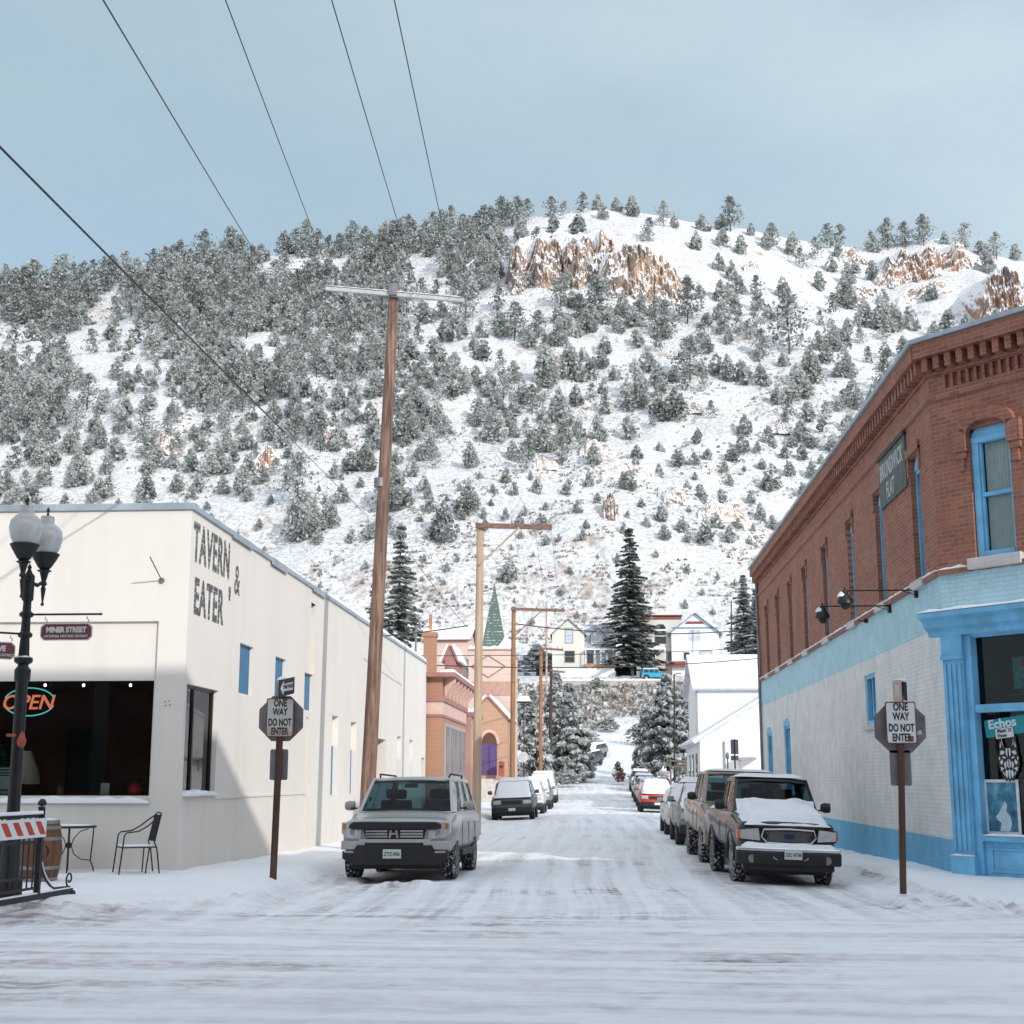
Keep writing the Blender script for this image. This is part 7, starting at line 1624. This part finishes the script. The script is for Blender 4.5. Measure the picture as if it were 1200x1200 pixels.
def addn(px, py):
    i, j = int(px//40), int(py//40)
    for a in (-1,0,1):
        for b in (-1,0,1): near.setdefault((i+a, j+b), []).append((px, py))
for p in pts: addn(*p)
r2 = random.Random(23)
cl_ = lambda x, y: float(vnoise(x*.016+3, y*.022+8))
for _ in range(26000):
    px = r2.uniform(-60, 1260); py = r2.uniform(238, 740); s0 = skl(px)
    if py < s0+1: continue
    lw = lower(px); u = r2.random(); c = cl_(px, py)
    if px < 610 and py < lw:
        clear = .25 if (px < 200 and 395 < py) or (px < 60) else .0
        if c < .40+clear*.6+(.10 if py-s0 > 100 else 0): dens, d = .12, 17
        else: dens, d = 1, (9.5 if py-s0 < 90 else 11.5)
        fz_ = np.clip((py-s0)/130, 0, 1)
        kind = r2.choices(('pine','snag','juniper','frosty'), (2.6*(1-fz_)+.5, 1.2, .9, .4+2.6*fz_))[0]; hp = r2.uniform(26, 44) if kind in ('pine','snag') else r2.uniform(22, 36)
    elif py < 560 and px < 700:
        if px < 470 and py > lw+4: dens = .35 if c > .5 else .08
        else: dens = .9 if c > .54 else .06
        d = 17; kind = r2.choices(('pine','snag','juniper','frosty'), (.5,1,1.5,3))[0]; hp = r2.uniform(20, 38)
    elif py < 520:
        dens = .8 if c > .55 else .05
        d = 20; kind = r2.choices(('pine','snag','juniper','frosty'), (.5,1.2,1,3.2))[0]; hp = r2.uniform(18, 34)
    elif py < 640: dens = .35 if c > .55 else .07; d = 20; kind = r2.choice(('juniper','frosty','frosty')); hp = r2.uniform(9, 26)
    else: dens = .05; d = 22; kind = 'frosty'; hp = r2.uniform(6, 13)
    if 585 < px < 812 and 245 < py < 372: dens *= .06
    if 1025 < px < 1200 and 280 < py < 385: dens *= .12
    if u > dens or not ok(px, py, d): continue
    if py-s0 < 22 and px > 620: hp = min(hp, 24)
    addn(px, py); put(px, py, hp, kind)
trees.sort(key=lambda t: -t[3])
KIND = {'pine': ('pine_tree','pine'), 'snag': ('frosted_pine_tree','pine'), 'juniper': ('juniper_tree','juniper'), 'frosty': ('frosted_juniper_tree','juniper')}
ADJ = {'pine': 'dark green pine', 'snag': 'sparse frost dusted pine', 'juniper': 'grey green rounded juniper', 'frosty': 'pale frost covered juniper'}
def zone(px, py):
    s0 = skl(px)
    if py-s0 < 24: return 'on the skyline left of the cliff' if px < 585 else ('on the skyline above the cliff' if px < 800 else 'on the skyline right of the cliff')
    if px < 600 and py < lower(px): return 'in the dense forest on the upper left slope' if py < s0+110 else 'in the thinning forest on the left slope'
    if py > 590: return 'low on the open snow behind the rooftops'
    if px < 470: return 'among the rocks above the tavern roof'
    if px < 690: return 'on the slope between the tall pole and the cliff'
    if px < 880: return 'on the open snow below the cliff'
    return 'on the right slope above the brick building'
usedl = set()
for k, (v, h, kind, hp, px, py) in enumerate(trees[:298]):
    cm_, tm = r2.choice(PR[kind]); rz_ = r2.random()*6.28; nm, ct = KIND[kind]
    lab = 'snow dusted '+ADJ[kind]+' '+zone(px, py) if False else ADJ[kind]+' '+zone(px, py)
    e = bpy.data.objects.new(nm, None); COL.objects.link(e); e.location = v-Z_*(.03*h); e.rotation_euler = (0,0,rz_); wx = r2.uniform(.88,1.2); e.scale = (h*wx, h*wx, h*1.03)
    tag(e, lab, ct, ADJ[kind]+'s '+zone(px, py))
    c_ = bpy.data.objects.new('crown', cm_); COL.objects.link(c_); c_.parent = e
    t_ = bpy.data.objects.new('trunk', tm); COL.objects.link(t_); t_.parent = e
VV = []; FF = []; MM = []; off = 0
for (v, h, kind, hp, px, py) in trees[298:]:
    V, Fq, m = r2.choice(lowp[kind]); a = r2.random()*6.28; c, s = math.cos(a), math.sin(a); wx = h*r2.uniform(.9, 1.2)
    P = np.stack([(V[:,0]*c-V[:,1]*s)*wx+v.x, (V[:,0]*s+V[:,1]*c)*wx+v.y, V[:,2]*h*1.03+v.z-.04*h], 1)
    VV.append(P); FF.append(Fq+off); MM.append(m); off += len(V)
if VV:
    o = npmesh('hillside_forest', np.concatenate(VV), np.concatenate(FF), LM, np.concatenate(MM), smooth=False); tag(o, 'smaller frosted pines and junipers covering the snowy hillside', 'forest', kind='stuff')
print('trees', len(trees))

# low scrub and stones poking through the snow
def tufts(name, n, fn, size, label, cat, mats, asp=2.2, weights=(.5,.5)):
    P = []
    while len(P) < n:
        q = fn()
        if q is not None: P.append(q)
    C = np.array(P); k = 6; C = np.repeat(C, k, 0)+rs.normal(size=(n*k,3))*np.array([1,1,.35])*size*1.2; a = rvec(len(C), rs)*.9+np.array([0,0,.8]); a /= np.linalg.norm(a, axis=1)[:,None]
    b = rvec(len(C), rs); b -= a*(a*b).sum(1)[:,None]; b /= np.linalg.norm(b, axis=1)[:,None]; s = size*(.5+rs.rand(len(C)))[:,None]
    V, Fq = quads(C+np.array([0,0,size*.5]), a*s, b*s/asp); o = npmesh(name, V, Fq, mats, rs.choice(len(mats), len(C), p=weights), smooth=False); tag(o, label, cat, kind='stuff')
def hp_():
    px, py = r2.uniform(150, 1150), r2.uniform(430, 760)
    if vnoise(px*.03, py*.04) < .45: return None
    v = hit(px, py); return None if v is None else tuple(v)
tufts('hillside_scrub', 4200, hp_, .24, 'dry grass and scrub poking through snow on the hillside', 'scrub', [TWIG, FTW], weights=(.45,.55))
# ---- brushy bank between the street end and the houses
def bank():
    y = r2.uniform(187, 205); x = r2.uniform(-38, 45)
    if abs(x-(2.5+(y-187)*.1)) < 3.2 and y < 195: return None
    return (x, y, float(gz(x, y)))
tufts('bank_brush', 5200, bank, .34, 'tangled brown and frosted brush on the bank below the houses', 'brush', [TWIG, FTW, DSNOW], 2.0, (.28,.52,.20))

# ================================================================== NEAR TREES
def big_tree(kindfn, foot_, TH, label, cat, name, seed, tr=.3, group=None, **kw):
    r_ = np.random.RandomState(seed); t = thing(name, tuple(foot_), label, cat, group); V, Fq, m = kindfn(r_, **kw)
    npmesh('crown', V, Fq, LM2 if name == 'snow_laden_tree' else NM, m, smooth=False, parent=t); o = bpy.data.objects.new('trunk', trunk_mesh(TH, tr)); COL.objects.link(o); o.parent = t; return t
def foot(px, py, Y, z=None):
    v = PY(px, py, Y); v.z = g0(v.x, Y) if z is None else z; return v
b = foot(740,780,211.5); Ht = PY(741,617,211.5).z-b.z; Wt = abs(PY(766,770,211.5).x-PY(740,770,211.5).x)
big_tree(gen_spruce, b, Ht, 'tall dark spruce with snow on its boughs between the two houses', 'spruce', 'spruce_tree', 3, .3, H=Ht, W=Wt*1.5, n_wh=44, size=.46, frost=.45, snow=.42, droop=.26, base=.08)
for px, py, ty, Y, wpx, lab, sd_ in ((468,780,612,120.,30,'frosted spruce rising behind the tavern roof beside the tall brown pole',4),(442,770,668,122.,22,'shorter frosted spruce half hidden by the tall brown pole',5)):
    b = foot(px, py, Y); Ht = PY(px, ty, Y).z-b.z; Wt = PY(px+wpx, 760, Y).x-PY(px, 760, Y).x
    big_tree(gen_spruce, b, Ht, lab, 'spruce', 'spruce_tree', sd_, .25, H=Ht, W=Wt*1.75, n_wh=48, size=.34, frost=.6, snow=.42, droop=.3, base=.08)
for px, ty, Y, wpx, lab, sd_ in ((873,672,225.,17,'pale frosted spruce above the white hall roof',6),(888,690,222.,14,'smaller frosted spruce beside the brick building edge',7)):
    b = Vector((PY(px,760,Y).x, Y, g0(PY(px,760,Y).x, Y))); Ht = PY(px, ty, Y).z-b.z; Wt = PY(px+wpx, 760, Y).x-PY(px, 760, Y).x
    big_tree(gen_spruce, b, Ht, lab, 'spruce', 'spruce_tree', sd_, .22, H=Ht, W=Wt*1.6, n_wh=32, size=.46, frost=.8, snow=.5, droop=.25, base=.05)
# snow laden trees either side of the street end
for px, ty, Y, wpx, lab, sd_, fr_ in ((668,800,131.,26,'broad snow laden tree behind the thin orange pole, nearest the street',8,.75),(652,786,140.,24,'snow laden tree directly behind the dark brown pole',9,.7),(625,808,126.,22,'small frosted tree behind the roofed sign',10,.7),(782,790,124.,31,'large dark tree heaped with snow right of the street end',11,.5),(808,800,134.,22,'snowy tree partly behind the white hall',12,.6),(757,828,132.,15,'small snowy tree at the street edge left of the large dark tree',13,.5)):
    x = PY(px,880,Y).x; b = Vector((x, Y, g0(x, Y)-.2)); Ht = PY(px, ty, Y).z-b.z; Wt = PY(px+wpx, 860, Y).x-PY(px, 860, Y).x
    big_tree(gen_laden, b, Ht, lab, 'tree', 'snow_laden_tree', sd_, .22, H=Ht, W=Wt*1.05, n=230, per=75, size=.15, frost=fr_, snow=.80)
# shrubs near the houses, street end and above
def shrub(px, py, Y, hp, label, seed, kind='frosty', name='frosted_shrub', wide=1.5, z=None, cat='shrub'):
    v = PY(px, py, Y) if z is None else z; v = Vector(v); v.z = min(v.z, g0(v.x, Y)+.3) if z is None else v.z
    h = hp/1640*Y; e = thing(name, tuple(v), label, cat); e.scale = (h*wide, h*wide, h)
    V, Fq, m = gen_juniper(np.random.RandomState(seed), 420, frost=.8 if kind == 'frosty' else .3, snow=.22 if kind == 'frosty' else .05); npmesh('foliage', V, Fq, LM if kind != 'brown' else [M('russet_leaves', (.24,.10,.05), .8, 0, .3, 5), FTW, SNOWL], m, smooth=False, parent=e)
    o = bpy.data.objects.new('stem', trunk_mesh(.6, .03)); COL.objects.link(o); o.parent = e
shrub(724,891,128.,24,'small russet leaved bush in the snow at the street end',21,'brown','russet_bush',1.0)
shrub(862,745,221,14,'round dark shrub beside the blue gabled roof',22,'dark','round_shrub',1.0)
shrub(612,765,190,40,'frosted shrub on the bank left of the cream house',23); shrub(630,742,222,36,'grey frosted thicket behind the cream house, left part',24,wide=2.2); shrub(665,728,226,24,'grey frosted thicket above the cream house gable',25,wide=2.4); shrub(705,732,226,16,'low frosted thicket above the dormer',26,wide=2.2)
shrub(700,800,203,14,'low frosted hedge under the cream house porch',27,wide=2.6); shrub(840,770,222,22,'brownish frosted shrub right of the blue gabled house',28,wide=1.8); shrub(850,785,200,26,'frosted shrub just above the white hall ridge',29,wide=1.6)
shrub(536,775,92,30,'frosted shrub behind the orange shop chimney',30); shrub(507,772,75,26,'pale shrub against the brick chimney foot',31); shrub(690,846,165,26,'snowy hedge above the parked cars on the bend',32,wide=2.4); shrub(665,895,124,18,'low snow heaped hedge under the left trees',33,wide=2.6); shrub(745,862,176,22,'dark brush patch beside the ramp at the street end',34,'dark','brush_patch',2.0); shrub(712,850,188,16,'dark bare brush over the top of the street',35,'dark','brush_patch',2.6)

# ================================================================== ROCK OUTCROPS
ROCK = hill_mat('rock_face', .24, (.60,.42,.30), (.33,.25,.20), speck=False, soft=.06)
ROCKR = hill_mat('red_rock_face', .26, (.52,.29,.18), (.27,.19,.15), speck=False, soft=.06)
def outcrop(px, py, wpx, hpx, label, seed, mat=ROCK, nu=150, nv=70, depth=None):
    v = hit(px, py) or Vector((PY(px,py,YC-10).x, YC-10, PY(px,py,YC-10).z)); sc_ = math.hypot(v.x, v.y)/1620.; Wd_ = wpx*sc_; Hh = hpx*sc_*1.25; D = depth or Hh*1.7
    q = np.random.RandomState(seed); ox, oy = q.rand(2)*90
    U, T = np.meshgrid(np.linspace(-1,1,nu), np.linspace(0,1,nv), indexing='ij')
    env = np.clip(1-np.abs(U)**3.2, 0, 1)**.6*(.80+.38*fbm(U*3+ox, U*0+oy, 3))
    # profile: foot -> near vertical face -> top sloping back into the hill
    f = np.clip(T/.62, 0, 1); g = np.clip((T-.62)/.38, 0, 1)
    x = v.x+U*Wd_/2; y0_ = v.y-2+1.2*fbm(U*4+ox, U*0, 3)*Hh*.12
    y = y0_+f*Hh*.42+g*D
    zf = hz(x, v.y+0*x, False)-Hh*.4; ztop = zf+Hh*.28+Hh*env*1.15
    z = zf*(1-f)+ztop*f+g*(hz(x, y0_+Hh*.42+D, False)-2.0-ztop)
    P = np.stack([x, y, z], -1)
    amp = Hh*.17
    sw = fbm(U*2+oy, T*2+ox, 3)*1.5; n1 = ridged(U*Wd_/9+ox+sw, T*Hh/5+oy, 4)-.55; n2 = ridged(U*Wd_/2.4+ox+sw, T*Hh/2.0+oy, 4)-.5; n3 = ridged(U*Wd_/3.6+9+sw, T*Hh/11, 3)-.5
    e2 = np.clip(1-np.abs(U), 0, 1)**.3
    tq = T*8+1.6*fbm(U*5+ox, T*2, 4); st_ = (np.floor(tq)+sstep(.45, 1, tq-np.floor(tq))-tq)/8; P[...,1] -= (n1*amp*1.5+n2*amp*.8+n3*amp*.4)*e2*(1-g*.4); P[...,2] += (n1*amp*.22+n2*amp*.16+st_*Hh*1.1*(f < 1))*e2*np.minimum(1, f*1.5)*(1-g*.5)
    o = npmesh('rock_outcrop', P.reshape(-1,3)-np.array(v), gridfaces(nu, nv), mat, smooth=False); o.location = v; o.data.polygons.foreach_set('use_smooth', [False]*len(o.data.polygons)); tag(o, label, 'rock')
outcrop(650,338,138,88,'big tan cliff on the hilltop, larger left part',1, nu=260, nv=120)
outcrop(697,322,90,60,'middle tan buttress joining the two parts of the hilltop cliff',9, nu=140, nv=80)
outcrop(755,352,120,62,'stepped snowy cliff running down right from the big tan cliff',2, nu=200, nv=90)
outcrop(1085,328,120,46,'orange red outcrop on the ridge above the brick building',3, ROCKR, 200, 80)
outcrop(1183,374,64,52,'red outcrop at the right edge just above the brick cornice',4, ROCKR, 120, 60)
for i, (px, py, w, h, lab) in enumerate(((1000,308,34,16,'small brown ledge left of the orange red outcrop'),(700,532,44,18,'brown ledge in mid slope, left of centre gap'),(745,560,60,16,'low broken ledge right of the brown mid slope ledge'),(715,606,20,22,'short reddish rock rib in the lower slope'),(850,610,66,20,'tan ledge low on the slope left of the brick building'),(800,588,46,14,'thin snowy ledge above the low tan ledge'),(385,522,50,22,'dark broken rocks above the tavern roof'),(312,548,30,20,'red brown rocks beside frosted junipers above the tavern'),(192,528,20,16,'small rock on the forest edge at left'),(815,484,20,9,'lone tan boulder on the open slope'),(882,318,22,12,'small tan boulder below the right skyline'),(1085,345,70,14,'low rock band under the orange red outcrop'),(1015,352,46,18,'grey broken ledge among frosted junipers at right'),(560,320,46,20,'snowy rocks left of the big tan cliff'),(915,505,26,10,'low brown rock on the right slope'),(640,548,30,10,'thin dark ledge left of the brown mid slope ledge'))):
    outcrop(px, py, w, h, lab, 20+i, ROCKR if i in (3,7) else ROCK, 60, 34)
